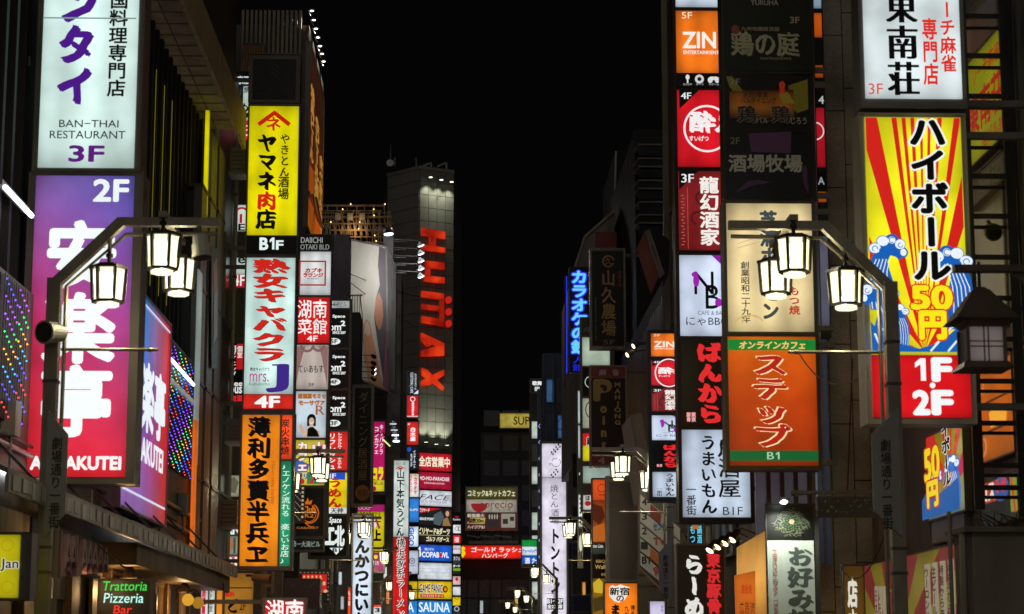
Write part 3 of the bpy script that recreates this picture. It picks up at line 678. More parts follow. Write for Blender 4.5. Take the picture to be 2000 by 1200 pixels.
def street_lamp(label, side, Y, near=False, X=None, plate=True, group='street lamps along the street'):
    """side -1: post on the left pavement with its arm towards the road"""
    X = X if X is not None else (-3.36 if side < 0 else 3.56); r = thing('street_lamp', label, 'street lamp', (X, Y, .13), group)
    d = -side; zt = 4.72; za = 5.2; mb = MB(); e1, e3 = (.88, .44) if side < 0 else (.80, .37)
    mb.box(X-.055, Y-.055, .13, X+.055, Y+.055, zt); mb.build('post', bronz, r)
    mb = MB(); mb.box(X-.11, Y-.1, .13, X+.11, Y+.1, .5); mb.build('post_base', bronz, r)
    mb = MB(); mb.tube([(X+d*.095, Y, .6), (X+d*.095, Y, zt-.06), (X+d*.57, Y, za-.105), (X+d*1.32, Y, za-.095)], .018, 6); mb.build('inner_rail', pale, r)
    mb = MB(); mb.bar((X-.0, Y, zt-.045), (X+d*.53, Y, za), .085, .085); mb.build('arm_diagonal', bronz, r)
    mb = MB(); mb.bar((X+d*.5, Y, za-.0), (X+d*1.34, Y, za), .075, .07); mb.build('arm', bronz, r)
    mb = MB(); mb.bar((X+d*e1, Y-.08, za+.055), (X+d*e1, Y+1.1, za+.055), .07, .05); mb.build('cross_arm', bronz, r)
    for yy in (Y-.03, Y+.98): lantern(r, (X+d*e1, yy, za+.03), near)
    lantern(r, (X+d*e3, Y, za-.24), near)
    MB().tube([(X+d*e3, Y, za-.25), (X+d*e3, Y, za-.1)], .017, 8).build('hanger', pale, r)
    mb = MB(); mb.tube([(X+d*.07, Y, 4.13), (X+d*.86, Y, 4.13)], .014, 8); mb.tube([(X+d*.78, Y, 4.13), (X+d*.8, Y, 4.13), (X+d*.87, Y, 4.13)], [.02, .02, .003], 8); mb.build('banner_rod', pale, r)
    if plate:
        sgn = d; xa, xb = X+sgn*-.0, X+sgn*.17; ys = Y-.085
        if side > 0: xa, xb = X+.02, X-.21
        pts = [(xa, 3.62), (xb, 3.42), (xb, 2.78), (xa, 2.58)] if side < 0 else [(xa, 3.66), (xb, 3.44), (xb, 2.82), (xa, 2.6)]
        mb = MB(); mb.prism([(x, ys-.0, z) for x, z in pts], (0, .018, 0)); o = mb.build('name_plate', solid('#837d77', .45, .3, .2), r)
        cx = (xa+xb)/2; m_ = [('mesh', T('劇場通り一番街', 0, 0, 10, 87, '#141210', v=1, b=.02)[1], (0, 0))]
        print_items(m_, lambda x, y, a, b: Vector((cx-.045+x*.009, ys-.002, 3.4-y*.0085)), (0, -1, 0), .001, False, o)
    mb = MB()
    for z in (2.3, 2.5, 3.85, 4.2): mb.box(X-.062, Y-.062, z, X+.062, Y+.062, z+.025)
    mb.build('post_bands', solid('#2c2822', .4, .7), r)
    return r
NA = street_lamp('nearest left street lamp with three glowing lanterns in front of the purple and red sign', -1, 16.7, True)
street_lamp('nearest right street lamp with three glowing lanterns beside the sunburst sign', 1, 16.7, True)
street_lamp('left street lamp out of view beside the camera', -1, -1.2)
street_lamp('right street lamp out of view beside the camera', 1, -1.2)
street_lamp('left street lamp out of view behind the camera', -1, -18)
street_lamp('right street lamp out of view behind the camera', 1, -18)
street_lamp('left street lamp behind the orange sign, its lantern glowing over the club sign', -1, 35.4)
street_lamp('right street lamp with lanterns below the mahjong sign', 1, 35)
street_lamp('left street lamp in front of the white vertical sign with black hiragana', -1, 52.0)
street_lamp('right street lamp with a lantern in front of the white pork skewer sign', 1, 52)
street_lamp('left street lamp left of the red and white noodle sign, fourth down the street', -1, 66)
street_lamp('right street lamp standing in front of the foot of the white pork skewer sign', 1, 77)
street_lamp('left street lamp at the foot of the red noodle sign', -1, 84)
street_lamp('small distant right street lamp above the end of the street', 1, 101, plate=False)
street_lamp('distant left street lamp in front of the sauna sign', -1, 104, plate=False)
street_lamp('most distant right street lamp left of the white pork skewer sign', 1, 122, plate=False)
# ================================================================ SIGNS, LEFT SIDE
K = '#0f0d0c'; W = '#eef4f2'
S('tall pale sign at upper left with purple katakana, reading BAN-THAI RESTAURANT 3F', 18.5, (74, -150, 280, 335), [
  P(-140, 328, '#cfe9e2', [T('バンタイ', 112, -110, 190, 212, '#4a1784', v=1, b=.055, st='k'), T('タイ国料理専門店', 213, -82, 250, 192, K, v=1, b=.022),
    T('BAN−THAI', 117, 237, 231, 251, '#1c1c1e', b=.004), T('RESTAURANT', 99, 258, 244, 273, '#1c1c1e', b=.004), T('3F', 137, 287, 202, 317, '#5a1a78', b=.045), Rc(86, 38, 266, 41, '#7f9690', 'panel_seam')],
    x0=84, x1=268, tubes=2)], depth=.34, wall=WL-.02, case='#4a4338')
S('tall sign fading from purple to red with huge white characters and ANRAKUTEI at its foot', 18.5, (46, 337, 270, 945), [
  P(344, 932, '#d02a34', [T('2F', 184, 352, 250, 394, '#e9f3f6', b=.05), T('安楽亭', 82, 432, 226, 858, '#f2fbfb', v=1, b=.036), T('ANRAKUTEI', 62, 894, 234, 918, '#f2f4f4', b=.07)],
    x0=60, x1=252, tubes=0, stops=[(0, '#de2530'), (.25, '#d82a3a'), (.5, '#c02a5c'), (.75, '#a04a94'), (.9, '#8a5aa8'), (1, '#8468b4')], side='#3f5cc0')], depth=.34, wall=WL-.02, case='#4a4338')
# side sign on the facade
XS = WL+.12
a, b_, c_, d_ = atx(226, 522, XS), atx(330, 632, XS), atx(322, 1034, XS), atx(231, 978, XS)
a.z = b_.z = (a.z+b_.z)/2; c_.z = d_.z = (c_.z+d_.z)/2; b_.y = c_.y = (b_.y+c_.y)/2; a.y = d_.y
qm = lit_panel('#b03050', 1.0, 0, stops=[(0, '#9a6ac8'), (.25, '#a85ac0'), (.5, '#5560d0'), (.8, '#3a78d8'), (1, '#2a8ad8')], vert=True)
n_ = qm.node_tree.nodes; l_ = qm.node_tree.links
tc = [q for q in n_ if q.type == 'TEX_COORD'][0]; sp = [q for q in n_ if q.type == 'SEPXYZ'][0]; rp = [q for q in n_ if q.type == 'VALTORGB'][0]
mx = n_.new('ShaderNodeMixRGB'); mr = n_.new('ShaderNodeMapRange'); mr.inputs[1].default_value = .45; mr.inputs[2].default_value = .9
l_.new(sp.outputs['Y'], mr.inputs[0]); l_.new(mr.outputs[0], mx.inputs[0]); l_.new(rp.outputs[0], mx.inputs[1]); mx.inputs[2].default_value = hexc('#d62030')
vm = [q for q in n_ if q.type == 'VECT_MATH'][0]; l_.new(mx.outputs[0], vm.inputs[0])
Q('facade_sign', 'blue and red sign flat on the facade right of the tall purple sign', 'sign', a, b_, c_, d_, 100, 130, '#b03050',
  [T('安楽亭', 12, 38, 92, 78, '#e8f2f8', b=.04), T('ANRAKUTEI', 10, 84, 90, 98, '#e8f2f8', b=.05), Rc(4, 119, 98, 120.4, '#cfd6ea', 'line'), Rc(4, 4, 98, 5.2, '#d0d6f4', 'line')], .24, m=qm, case='#6a6672', rimw=.03)
# fluorescent tubes
def tube_light(label, p, q, cat='light'):
    r = thing('tube_light', label, cat, tuple((Vector(p)+Vector(q))/2)); u = (Vector(q)-Vector(p)).normalized()
    MB().tube([p, q], .022, 8).build('tube', glow('#f2f8ff', 4.0, True), r); MB().bar(Vector(p)+Vector((-.05, 0, .05)), Vector(q)+Vector((-.05, 0, .05)), .05, .05).build('fitting', solid('#6a6864', .4, .3), r)
tube_light('slanting white tube light under the blue and red facade sign', atx(262, 1029, XS-.02), atx(361, 1068, XS-.02))
tube_light('short slanting white tube light at the upper left edge', atx(10, 366, WL-.02), atx(62, 422, WL-.02))
tube_light('white tube light at the lower left edge below the string lights', atx(2, 920, WL-.02), atx(38, 938, WL-.02))
tube_light('thin slanting tube light between the facade sign and the slanting string lights', atx(334, 702, WL+.06), atx(378, 752, WL+.06))
a = atx(334, 722, WL+.02); b_ = atx(378, 790, WL+.02)
MB().box(WL-.2, a.y, b_.z, WL+.02, b_.y, a.z-.1).build('lit_window', lit_panel('#7c8c88', .9), L0)

# first left sign column
S('blank unlit black box with faint lettering on top of the yellow sign', 32.2, (486, 105, 586, 201), [P(116, 194, '#1c1b1b', [Mix([Rc(530+(i % 3)*5, 124+i*3, 533+(i % 3)*5, 126+i*3, 'x') for i in range(9)] + [Rc(508+(i*11 % 60), 156+(i*7 % 26), 512+(i*11 % 60), 158+(i*7 % 26), 'x') for i in range(30)], '#343230', 'worn_print')], lit=False)], mx=8, wall=-4.4, name='sign_box', arms=(.5,))
S('yellow lit sign with black katakana over a black B1F strip', 32.2, (482, 204, 584, 500), [
  P(208, 460, '#f2e600', [Mix([Ln([(507, 243), (536, 221)], 8, 'x'), Ln([(536, 221), (564, 243)], 8, 'x')], '#b81808', 'roof_emblem'), T('ネ', 518, 228, 550, 258, '#c01808', v=1, b=.03, st='k'),
    T('ヤマネ', 503, 262, 541, 374, '#15140a', v=1, b=.06, st='k'), T('肉', 502, 376, 541, 412, '#d02008', v=1, b=.05, st='k'), T('店', 500, 410, 541, 450, '#15140a', v=1, b=.045, st='k'),
    T('やきとん', 547, 262, 566, 348, '#30280a', v=1, b=.03, st='k'), T('酒場', 543, 346, 565, 392, '#26220a', v=1, b=.02)], s=.93),
  P(462, 496, '#0a0a0a', [T('B', 508, 466, 523, 488, '!e2f2f0', b=.06), ONE(527, 465, 536, 488, '!e2f2f0'), T('F', 540, 471, 553, 488, '!e2f2f0', b=.04)], lit=False)], mx=3, wall=-4.4)
def cab(x0, x1): return T('熟女キャバクラ', x0, 506, x1, 708, '#cf1f14', v=1, b=.055, st='k', ol='#20302c', olr=.022)
S('white lit sign with large red hostess-bar lettering, a purple J and a red 4F strip', 32.2, (476, 501, 577, 805), [
  P(504, 770, '#cfeee6', [T('熟女キャバクラ', 492, 506, 562, 708, '#cf1f14', v=1, b=.042, st='k', ol='#20302c', olr=.02), T('熟女キャバクラ', 489, 719, 526, 726, '#2c2c48', b=.02),
    T('mrs.', 488, 731, 525, 747, '#b0488c', b=.0), T('Kabukicho', 487, 748, 527, 754, '#5c6c70', b=.0), T('J', 524, 714, 560, 766, '#3c2484', b=.05), Rc(532, 713, 563, 716, '#3c2484', 'serif')]),
  P(771, 799, '#d6261a', [T('4F', 499, 775, 545, 796, '#f0f6f4', b=.06)])], mx=3, wall=-4.4)
S('orange lit sign with large black brush kanji and a green strip of white writing', 32.2, (467, 806, 573, 1114), [
  P(811, 1106, '#f48a10', [T('薄利多賣半兵ヱ', 482, 814, 527, 1104, '#160c06', v=1, b=.05, st='k'), T('Hakuri tabai hanbey', 528, 902, 538, 986, '#a8440c', rot=1, b=0, shear=.2)], x0=471, x1=544),
  P(811, 898, '#e8481a', [T('炭火串焼', 549, 818, 566, 890, '#28100a', v=1, b=.02, st='k')], x0=548, x1=568, tubes=0),
  P(902, 1106, '#128a5c', [T('♪エノケン流れる 楽しいお店♪', 549, 906, 566, 1102, '#dcf2e6', v=1, b=.012, st='k')], x0=548, x1=568, tubes=0)], mx=6, wall=-4.4, case='#4c443a')
S('red lit sign with white brush kanji under the black box at the bottom', 29, (513, 1168, 597, 1290), [P(1174, 1284, '#cf1a1c', [T('湖南', 520, 1172, 592, 1212, '#f0f2f0', b=.02, st='k'), T('菜館', 520, 1226, 592, 1268, '#f0f2f0', b=.02, st='k')])], mx=4, wall=-4.4, case='#6c6860')

# partly hidden column behind the first left column
S('narrow sign column in the gap between the stone piers and the yellow sign', 39, (446, 140, 560, 1190), [
  P(146, 170, '#141414', [T('家酒', 464, 150, 488, 166, '!c8d8d4', b=.04)], lit=False, x0=464, x1=556),
  P(170, 240, '#b8c8bc', [T('火焼', 465, 172, 488, 184, '#1c2c3c', b=.02), T('めだ', 464, 206, 510, 224, '#141814', b=.03, st='k'), T('Dori', 467, 227, 486, 233, '#883020')], x0=464, x1=556),
  P(240, 280, '#c4202c', [T('カード', 464, 262, 510, 278, '#e8ecea', b=.03), T('○○円', 464, 250, 500, 261, '#e0e6e4', b=.04)], x0=464, x1=556),
  P(410, 462, '#c8d4cc', [Mix([Rg(472, 428, 14, 4, 'x', a0=180, a1=360), Rc(468, 428, 473, 446, 'x')], '#a01818', 'logo'), T('E', 466, 448, 478, 461, '#141414', b=.04)], x0=459, x1=556),
  P(515, 548, '#b8c8c0', [T('e', 465, 514, 478, 526, '#181818', b=.03)], x0=456, x1=556), P(548, 574, '#b82430', [T('4F', 455, 549, 478, 570, '#e4e8e6', b=.02)], x0=456, x1=556),
  P(682, 760, '#17110f', [T('肉ダイニング', 452, 686, 461, 748, '!e0e4dc', v=1, b=.03), Rc(462, 684, 476, 734, '!b0141a'), T('個室', 463, 688, 474, 712, '!e0e4dc', v=1), ], lit=False, x0=449, x1=556),
  P(760, 800, '#141212', [T('need', 449, 756, 482, 766, '!d8e0dc', b=.04), T('ous', 449, 768, 472, 780, '!d8e0dc', b=.04), T('肉酒', 450, 784, 474, 796, '!d02024', b=.05)], lit=False, x0=449, x1=556),
  P(938, 978, '#8e927c', [G([(446, 948), (456, 940), (466, 950), (460, 972), (448, 970)], '#5a5a4c')], x0=444, x1=556),
  P(1030, 1052, '#33463c', [T('AN', 440, 1032, 468, 1049, '#dce8e4', b=.08)], x0=439, x1=556), P(1053, 1088, '#7a8a7c', [G([(440, 1060), (452, 1054), (462, 1070), (448, 1086), (440, 1080)], '#a06a4a'), Rc(456, 1056, 460, 1086, '#2e4a40')], x0=439, x1=556),
  P(1090, 1118, '#b8605a', [T('2F', 440, 1093, 472, 1116, '#e8ecea', b=.06)], x0=439, x1=556)], mx=14, case='#2c2824', depth=.2, name='sign_column', cat='sign column')
# air conditioners hung in the gap
for (lab, y0_, y1_, xx) in (('grey box unit in the gap beside the yellow sign', 288, 336, (450, 478)), ('grey box unit in the gap left of the orange sign top', 818, 862, (443, 476)), ('stained grey box unit in the gap left of the orange sign', 976, 1026, (428, 462))):
    a = at(xx[0], y0_, 35.5); b_ = at(xx[1], y1_, 35.5); r = thing('air_conditioner', lab, 'air conditioner', ((a.x+b_.x)/2, 35.7, b_.z))
    MB().box(a.x, 35.5, b_.z, b_.x, 35.9, a.z).build('housing', streaked('#5e564a', '#3c362e', 9, .5), r)
    MB().box(a.x-.02, 35.45, b_.z-.05, b_.x+.02, 35.92, b_.z-.002).build('bracket', solid('#77706a', .4, .6), r)
    g_ = MB()
    for i in range(5): zz = b_.z + (a.z-b_.z)*(i+.7)/6; g_.box(a.x+.03, 35.485, zz, b_.x-.03, 35.499, zz+.012)
    g_.build('grille', solid('#2a2622', .5), r)

# second left column
ax_ = lambda y: 0
S('arched black building plaque with silver serif letters DAIICHI OTAKI BLD', 45, (583, 458, 650, 490), [P(460, 488, '#0f0f10', [T('DAIICHI', 588, 464, 630, 475, '!9aa09a', b=.02, st='m'), T('OTAKI BLD', 587, 478, 643, 488, '!8d938d', b=.02, st='m')], lit=False)], mx=2, name='building_plaque', case='#2c2a26', depth=.3)
S('stack of lit signs from the red framed lounge panel down to the black club panel', 45, (572, 490, 644, 1050), [
  P(492, 578, '#c8cccc', [Mix([Rc(584, 510, 637, 513, 'x'), Rc(584, 557, 637, 560, 'x'), Rc(584, 513, 587, 557, 'x'), Rc(634, 513, 637, 557, 'x')], '#a02024', 'red_frame'), T('カブキ', 596, 525, 628, 534, '#b02020', b=.06, shear=.2), T('ラウンジ', 592, 535, 630, 543, '#b02020', b=.06, shear=.2), T('Free Style Space', 600, 545, 622, 548, '#303030')], x0=582, x1=642, tubes=2, label='white panel with a red square frame'),
  P(583, 673, '#cf1616', [T('湖南', 582, 588, 638, 624, '#eef0ee', b=.01, st='k'), T('菜館', 582, 626, 638, 656, '#eef0ee', b=.01, st='k'), T('4F', 600, 659, 620, 670, '#eef0ee', b=.03)], x0=580, x1=641, label='red panel with four white brush kanji'),
  P(677, 764, '#b0a49c', [G([(578, 680), (596, 680), (590, 700), (583, 730), (578, 760)], '#8a6462', 'curtain'), G([(622, 680), (640, 680), (640, 760), (634, 730), (628, 700)], '#8a6462', 'curtain'), Mix([Rg(600, 678, 14, 5, 'x', a0=0, a1=180), Rg(622, 678, 13, 5, 'x', a0=0, a1=180)], '#7c5a5c', 'valance'), T('てぃあもす.', 583, 717, 634, 732, '#1a1818', b=.015, st='m'), T('3F', 602, 752, 614, 759, '#302c2c', st='m')], x0=578, x1=640, tubes=2, label='panel printed with pink curtains'),
  P(768, 858, '#b8c6d0', [T('居酒屋モミセ', 582, 773, 636, 782, '#a86428', b=.08), T('モーサヴア', 584, 786, 634, 795, '#b0642c', b=.08), T('R', 617, 796, 634, 814, '#a05c3c', st='m'),
    Mix([Ci(608.5, 822, 8.5, 9.5, 'x'), Rc(600, 822, 605, 836, 'x'), Rc(612, 822, 617, 836, 'x')], '#17141a', 'hair'), Mix([Ci(608.5, 827, 5.2, 7.6, 'x'), Rc(606, 833, 611, 842, 'x'), G([(595, 845), (606, 840), (614, 840), (624, 846), (626, 857), (592, 857)], 'x'), G([(592, 856), (583, 836), (588, 832), (600, 850)], 'x')], '#c8a892', 'figure'), G([(601, 842), (606, 838), (612, 838), (620, 846), (624, 857), (600, 857)], '#141418', 'top'), Ln([(605.5, 829.5), (608.5, 831), (611.5, 829.5)], 1.2, '#f2ece6', 'smile')], x0=576, x1=637, tubes=0, label='pale blue panel with a dark-haired woman in a black top'),
  P(863, 950, '#c8b838', [G([(574, 896), (604, 910), (600, 925), (574, 926)], '#2c62a8'), G([(612, 882), (634, 870), (634, 915), (620, 915)], '#a02838'), G([(600, 925), (634, 925), (634, 948), (600, 948)], '#2f7a54'), T('カフェ', 580, 866, 602, 924, '#e8eee8', v=1, b=.05, ol='#b01c20', olr=.06), T('山', 612, 868, 634, 892, '#e6e8e8', b=.06, ol='#b82028', olr=.05), T('ラリ', 584, 929, 600, 938, '#2858a8', b=.06), Ci(588, 943, 7, 6, '#c02420'), T('パ', 606, 930, 630, 947, '#d02428', b=.06)], x0=573, x1=636, tubes=0, label='yellow, blue and red cafe panel'),
  P(956, 1047, '#120e0c', [T('Club', 590, 990, 616, 1002, '!d06a14', b=.05), T('K2', 596, 1004, 612, 1012, '!c8620f', b=.04), Mix([G([(594, 987), (592, 978), (598, 982), (601, 974), (604, 982), (610, 978), (608, 987)], 'x')], '!c8620f', 'crown'), Mix([Rg(604, 1004, 19, 2.5, 'x', ry=20, a0=-60, a1=110), Rg(604, 1004, 14, 1.5, 'x', ry=17, a0=-70, a1=240), Ln([(596, 1022), (606, 1030), (612, 1030)], 2, 'x')], '!b85810', 'wreath'), T('CABARET', 580, 1030, 622, 1034, '!a06028', b=.03)], lit=False, x0=584, x1=635, label='black panel with an orange crowned crest')],
  mx=4, wall=-4.0, name='sign_column', cat='sign column')
S('rounded dark plaque with pale kanji under the black club panel', 45, (560, 1050, 632, 1078), [P(1053, 1074, '#1e211e', [T('第一大滝ビル', 570, 1057, 625, 1069, '!8b968e', b=.02, st='m')], lit=False)], mx=2, name='building_plaque', case='#4a463f', depth=.3)
# checkered ribbon sign beside it
S('small patterned board with a checkered edge beside the club panel', 44.2, (574, 948, 595, 1022), [P(950, 1020, '#4a3430', [Mix([Rc(576+(i % 4)*3, 954+i*3.2, 578+(i % 4)*3, 956+i*3.2, 'x') for i in range(20)], '!8a8880', 'dots'), Mix([Rc(589, 952+i*8, 593, 956+i*8, 'x') for i in range(8)], '!b0a47c', 'checks')], lit=False)], mx=1, depth=.1)
# third left column
def m2(y, fl): return [T('Key Space', 630, y+11, 674, y+18, W, b=.05), T('Room', 622, y+28, 666, y+42, W, b=.04), T('2', 666, y+23, 674, y+33, W, b=.06), T('SINCE 2007', 650, y+44, 675, y+49, W, b=.05), Ci(652, y+64, 13, 6.5, '#e6eeea'), T(fl, 646, y+60, 659, y+68, '#101010', b=.05)]
BK = solid('#0c0c0d', .3, pr=True)
S('third sign column with black square-metre panels, a red panel and a yellow panel', 50, (606, 584, 684, 1092), [
  P(588, 602, '#aab2b2', [T('桑原ビル', 650, 590, 677, 600, '#23262a', b=.0)], label='pale nameplate strip'),
  P(605, 680, '#0d0d0e', m2(605, '5F'), m=BK), P(685, 760, '#0d0d0e', m2(685, '4F'), m=BK), P(766, 841, '#0d0d0e', m2(766, '3F'), m=BK),
  P(846, 921, '#d6201a', [T('リフレッシュ', 641, 849, 656, 920, '#f0eee8', v=1, b=.03), T('レンタルルーム ホステル', 659, 848, 668, 918, '#f0eee8', v=1, b=.03)], label='red panel with white katakana'),
  P(926, 993, '#efd40a', [G([(612, 926), (674, 926), (674, 940), (640, 938), (612, 944)], '#1c4cc0'), ONE(642, 928, 646, 937, '#f2f2f2'), T('F', 649, 928, 656, 937, '#f2f2f2', b=.03, st='m'), T('うめん', 640, 936, 668, 994, '#b8140c', v=1, b=.05, st='k'), G([(612, 944), (640, 938), (641, 944), (612, 950)], '#f0f0f0')], label='yellow panel with red brush hiragana'),
  P(993, 1005, '#d8dcd8', [T('天神', 646, 994, 670, 1004, '#16161a', b=.03, st='m')]),
  P(1010, 1086, '#15181a', [T('Space', 643, 1012, 666, 1026, W, b=.04, shear=.2), T('工北', 636, 1030, 672, 1066, '#dfe8e4', b=.06), G([(644, 1071), (670, 1071), (657, 1084)], '#e6ece8', 'arrow'), T('B1', 650, 1072, 664, 1079, '#121212', b=.05)], m=BK, label='black panel with a white down arrow')],
  mx=5, wall=-4.0, name='sign_column', cat='sign column')
S('dark brown vertical sign with faint gold kanji over an orange disc', 60, (687, 752, 729, 990), [P(758, 984, '#1d130c', [T('ダイニング居酒屋', 699, 766, 719, 940, '#7a5a26', v=1, b=.0, st='m'), Ci(708, 963, 14, 15, '#b8581c'), T('旬彩', 699, 956, 718, 970, '#2c140a', b=.0, st='k')], lit=False)], mx=5, wall=-4.0, case='#5a5148', rough=.3)
S('magenta sign with white katakana and yellow stripes between the brown and the noodle signs', 68, (718, 820, 753, 965), [P(824, 938, '#a81258', [T('キャバクラ', 741, 829, 749, 889, '#ecdce4', v=1, b=.02), T('コンカフェ', 731, 833, 740, 888, '#ecdce4', v=1, b=.03), T('コラ', 728, 915, 748, 937, '#e8d020', b=.08), Rc(728, 918, 736, 925, '#e8d020')], tubes=0), P(938, 960, '#c4b41c', [T('探しは', 730, 963-22, 748, 948, '#40200c'), Ci(730, 955, 5, 5, '#a01458')], tubes=0)], mx=2)
S('yellow and magenta leaning sign with black letters behind the white hiragana sign', 67, (696, 984, 752, 1120), [P(986, 1000, '#981a60', [T('○○○', 700, 990, 722, 996, '#c8a8b8')], tubes=0), P(1000, 1080, '#c8b80c', [T('今すぐ見つかる', 702, 999, 743, 1009, '#34200a', b=.02), Ci(724, 1022, 12, 14, '#e0d8d0'), Ln([(732, 1010), (741, 1032)], 4, '#a0145c'), T('上', 728, 1036, 744, 1056, '#141008', b=.06)], tubes=0), P(1080, 1116, '#8c1456', [Ci(734, 1088, 4, 4, '#e0c820'), T('写真', 730, 1096, 740, 1104, '#c8c0c0')], tubes=0)], mx=2)
S('white vertical sign with bold black hiragana behind the street lamp lanterns', 55, (686, 1003, 728, 1262), [P(1008, 1022, '#b4b8bc', [], tubes=0), P(1022, 1256, '#c8d4e4', [T('とんかつにいむら', 692, 1026, 721, 1252, '#101114', v=1, b=.055)], tubes=0)], mx=3, wall=-4.0, case='#7d776c')
S('slim white vertical sign with black writing over a red sign with white outlined noodle lettering', 82, (766, 896, 799, 1262), [
  P(900, 1050, '#ccd6d0', [T('うどん処', 772, 904, 792, 909, '#303436', b=.0), Mix([Ln([(774, 916), (782, 911)], 1.6, 'x'), Ln([(782, 911), (790, 916)], 1.6, 'x'), Rc(778, 914, 786, 918, 'x')], '#b03028', 'roof_emblem'), T('山下本気うどん', 774, 918, 790, 1050, '#101214', v=1, b=.03, st='k')], label='white upper panel with black brush writing'),
  P(1051, 1256, '#d01a1c', [T('横浜家系ラーメン', 774, 1052, 791, 1208, '#f4f0ea', v=1, b=.08, st='k', ol='#f4f0ea', olr=.0), T('横浜家系ラーメン', 774, 1052, 791, 1208, '#141010', v=1, b=.015, st='k')], label='red lower panel with outlined noodle lettering')], mx=2, case='#6e6a62')
# photo sign with checkered edge, black box, hooks
S('red sign with small figures in a black and white checkered surround', 43.5, (583, 1112, 645, 1182), [P(1116, 1178, '#1b1a18', [Mix([Rc(585+i*7.5, 1117.5, 588.5+i*7.5, 1120, 'x') for i in range(8)] + [Rc(640, 1121+i*8, 642, 1125+i*8, 'x') for i in range(7)], '!6a6a5c', 'checks'), Rc(590, 1122, 638, 1164, '!c01a1c'), Mix([Ci(594+i*8, 1127, 2, 2.6, 'x') for i in range(5)] + [Ci(633, 1140, 3, 4, 'x'), Ci(636, 1155, 4, 3, 'x')], '!d8a878', 'faces'), Mix([Rc(592+i*8, 1130, 597+i*8, 1135, 'x') for i in range(5)], '!e0b050', 'clothes'), Rc(590, 1158, 638, 1176, '!0c0c0c')], lit=False)], mx=1)
bb = thing('sign_box', 'black wrinkled plastic-wrapped sign box above the red sign with brush kanji', 'sign', (at(588, 1160, 32).x, 32.3, at(588, 1186, 32).z))
a = at(556, 1130, 32); b_ = at(624, 1188, 32); mb = MB(); mb.prism([(a.x, 32, b_.z), (b_.x, 32, b_.z), (b_.x, 32, a.z), (a.x, 32, a.z)], (0, .5, 0)); mb.build('wrapped_box', solid('#0b0a0b', .22, 0, .3, 6, .3), bb)
cx_ = (a.x+b_.x)/2; zc_ = (a.z+b_.z)/2; fo = MB()
for (x, z) in ((a.x, a.z), (b_.x, a.z), (a.x, b_.z), (b_.x, b_.z)): fo.bar((cx_*.6+x*.4, 31.995, zc_*.6+z*.4), (x*.97+cx_*.03, 31.995, z), .03, .012)
fo.build('fold', solid('#1c1a1c', .2), bb)
S('small orange lit vertical sign at the foot of the white hiragana sign', 53, (678, 1146, 686, 1262), [P(1148, 1260, '#e8451c', [T('もつ焼', 679.5, 1154, 684.5, 1184, '#f0e0d0', v=1)], tubes=0)], mx=1)
S('small white and black lit sign right of the white hiragana sign', 64, (728, 1180, 746, 1230), [P(1183, 1228, '#dfe4e0', [T('3', 733, 1188, 741, 1196, '#1c1c1c', b=.06), Rc(729, 1180, 746, 1186, '#d84028')], tubes=0)], mx=1)

# ---- the billboard with a fingertip photograph
YB = 86.2
a, b_, c_, d_ = at(684, 470, YB), at(752, 484, YB+.6), at(757, 764, YB+.6), at(705-22, 730, YB)
b_.x += .0; Wb, Hb = 70, 290
skin = '#c8683c'
bbr = Q('billboard', 'large pale billboard showing a fingertip and dark hair on the roof left of the tower', 'billboard', a, b_, c_, d_, Wb, Hb, '#a39b8e', [
  G([(58, 0), (70, 2), (70, 290), (62, 270), (52, 200), (46, 150), (50, 110), (58, 80), (55, 40)], '#2a2124', 'hair'), G([(50, 110), (56, 95), (62, 110), (64, 140), (60, 165), (55, 175), (49, 160), (46, 145)], '#a04c2c', 'ear'),
  G([(24, 196), (26, 170), (32, 160), (38, 168), (44, 200), (54, 250), (60, 288), (34, 288), (28, 240)], skin, 'finger'), G([(26, 190), (27, 172), (32, 164), (37, 172), (38, 190), (32, 197)], '#e0a080', 'fingernail'), G([(60, 285), (66, 200), (68, 150), (70, 290)], '#6a2440', 'scarf')],
  1.0, lit=False, m=solid('#c0b498', .6, 0, .12), case='#4c4840', rimw=.08)
a = at(752, 484, YB+.6); c_ = at(783, 764, YB+2)
rr = bbr; xq = at(772, 600, YB+.8).x
mb = MB(); mb.prism([(a.x+.09, YB+.7, c_.z), (xq, YB+1.5, c_.z), (xq, YB+1.5, a.z-.6), (a.x+.09, YB+.7, a.z)], (0, 1.5, 0)); mb.build('side_panelling', streaked('#6c665c', '#4a4640', 6, .5), rr)
for i, yy in enumerate((480, 496, 511, 526, 541)):
    p = at(770, yy-12, YB+.6); q = at(815, yy-10, YB+.4); e = at(822, yy, YB+.4)
    r = thing('billboard_lamp', ['topmost', 'second', 'middle', 'fourth', 'lowest'][i] + ' of the five white arm lamps beside the red tower letters', 'lamp', tuple(p), 'arm lamps beside the large billboard')
    MB().bar(p, q, .035).bar(p + Vector((0, 0, -.09)), p + Vector((.5, 0, -.09)), .025).bar(q, e, .03).build('arm', solid('#4a4844', .4, .3, pr=True), r)
    MB().lathe(tuple(e + Vector((0, 0, .02))), [(.04, .16), (.1, .08), (.19, 0)], 12, (-.35, -.2, .9)).build('shade', solid('#a8a8a4', .4, .5), r)
    MB().lathe(tuple(e + Vector((.01, 0, .0))), [(.15, .01), (.13, -.03), (.04, -.05)], 12, (-.35, -.2, .9)).build('bulb', glow('#f4f6ff', 3), r)
    if i in (0, 2, 4):
        ld = bpy.data.lights.new('lamp_light', 'POINT'); ld.energy = 42; ld.color = (.95, .97, 1); ld.shadow_soft_size = .15
        lo = bpy.data.objects.new('lamp_light', ld); col.objects.link(lo); lo.parent = r; lo.location = (e + Vector((-.9, -1.3, -.6))) - Vector(ORG[r.name])
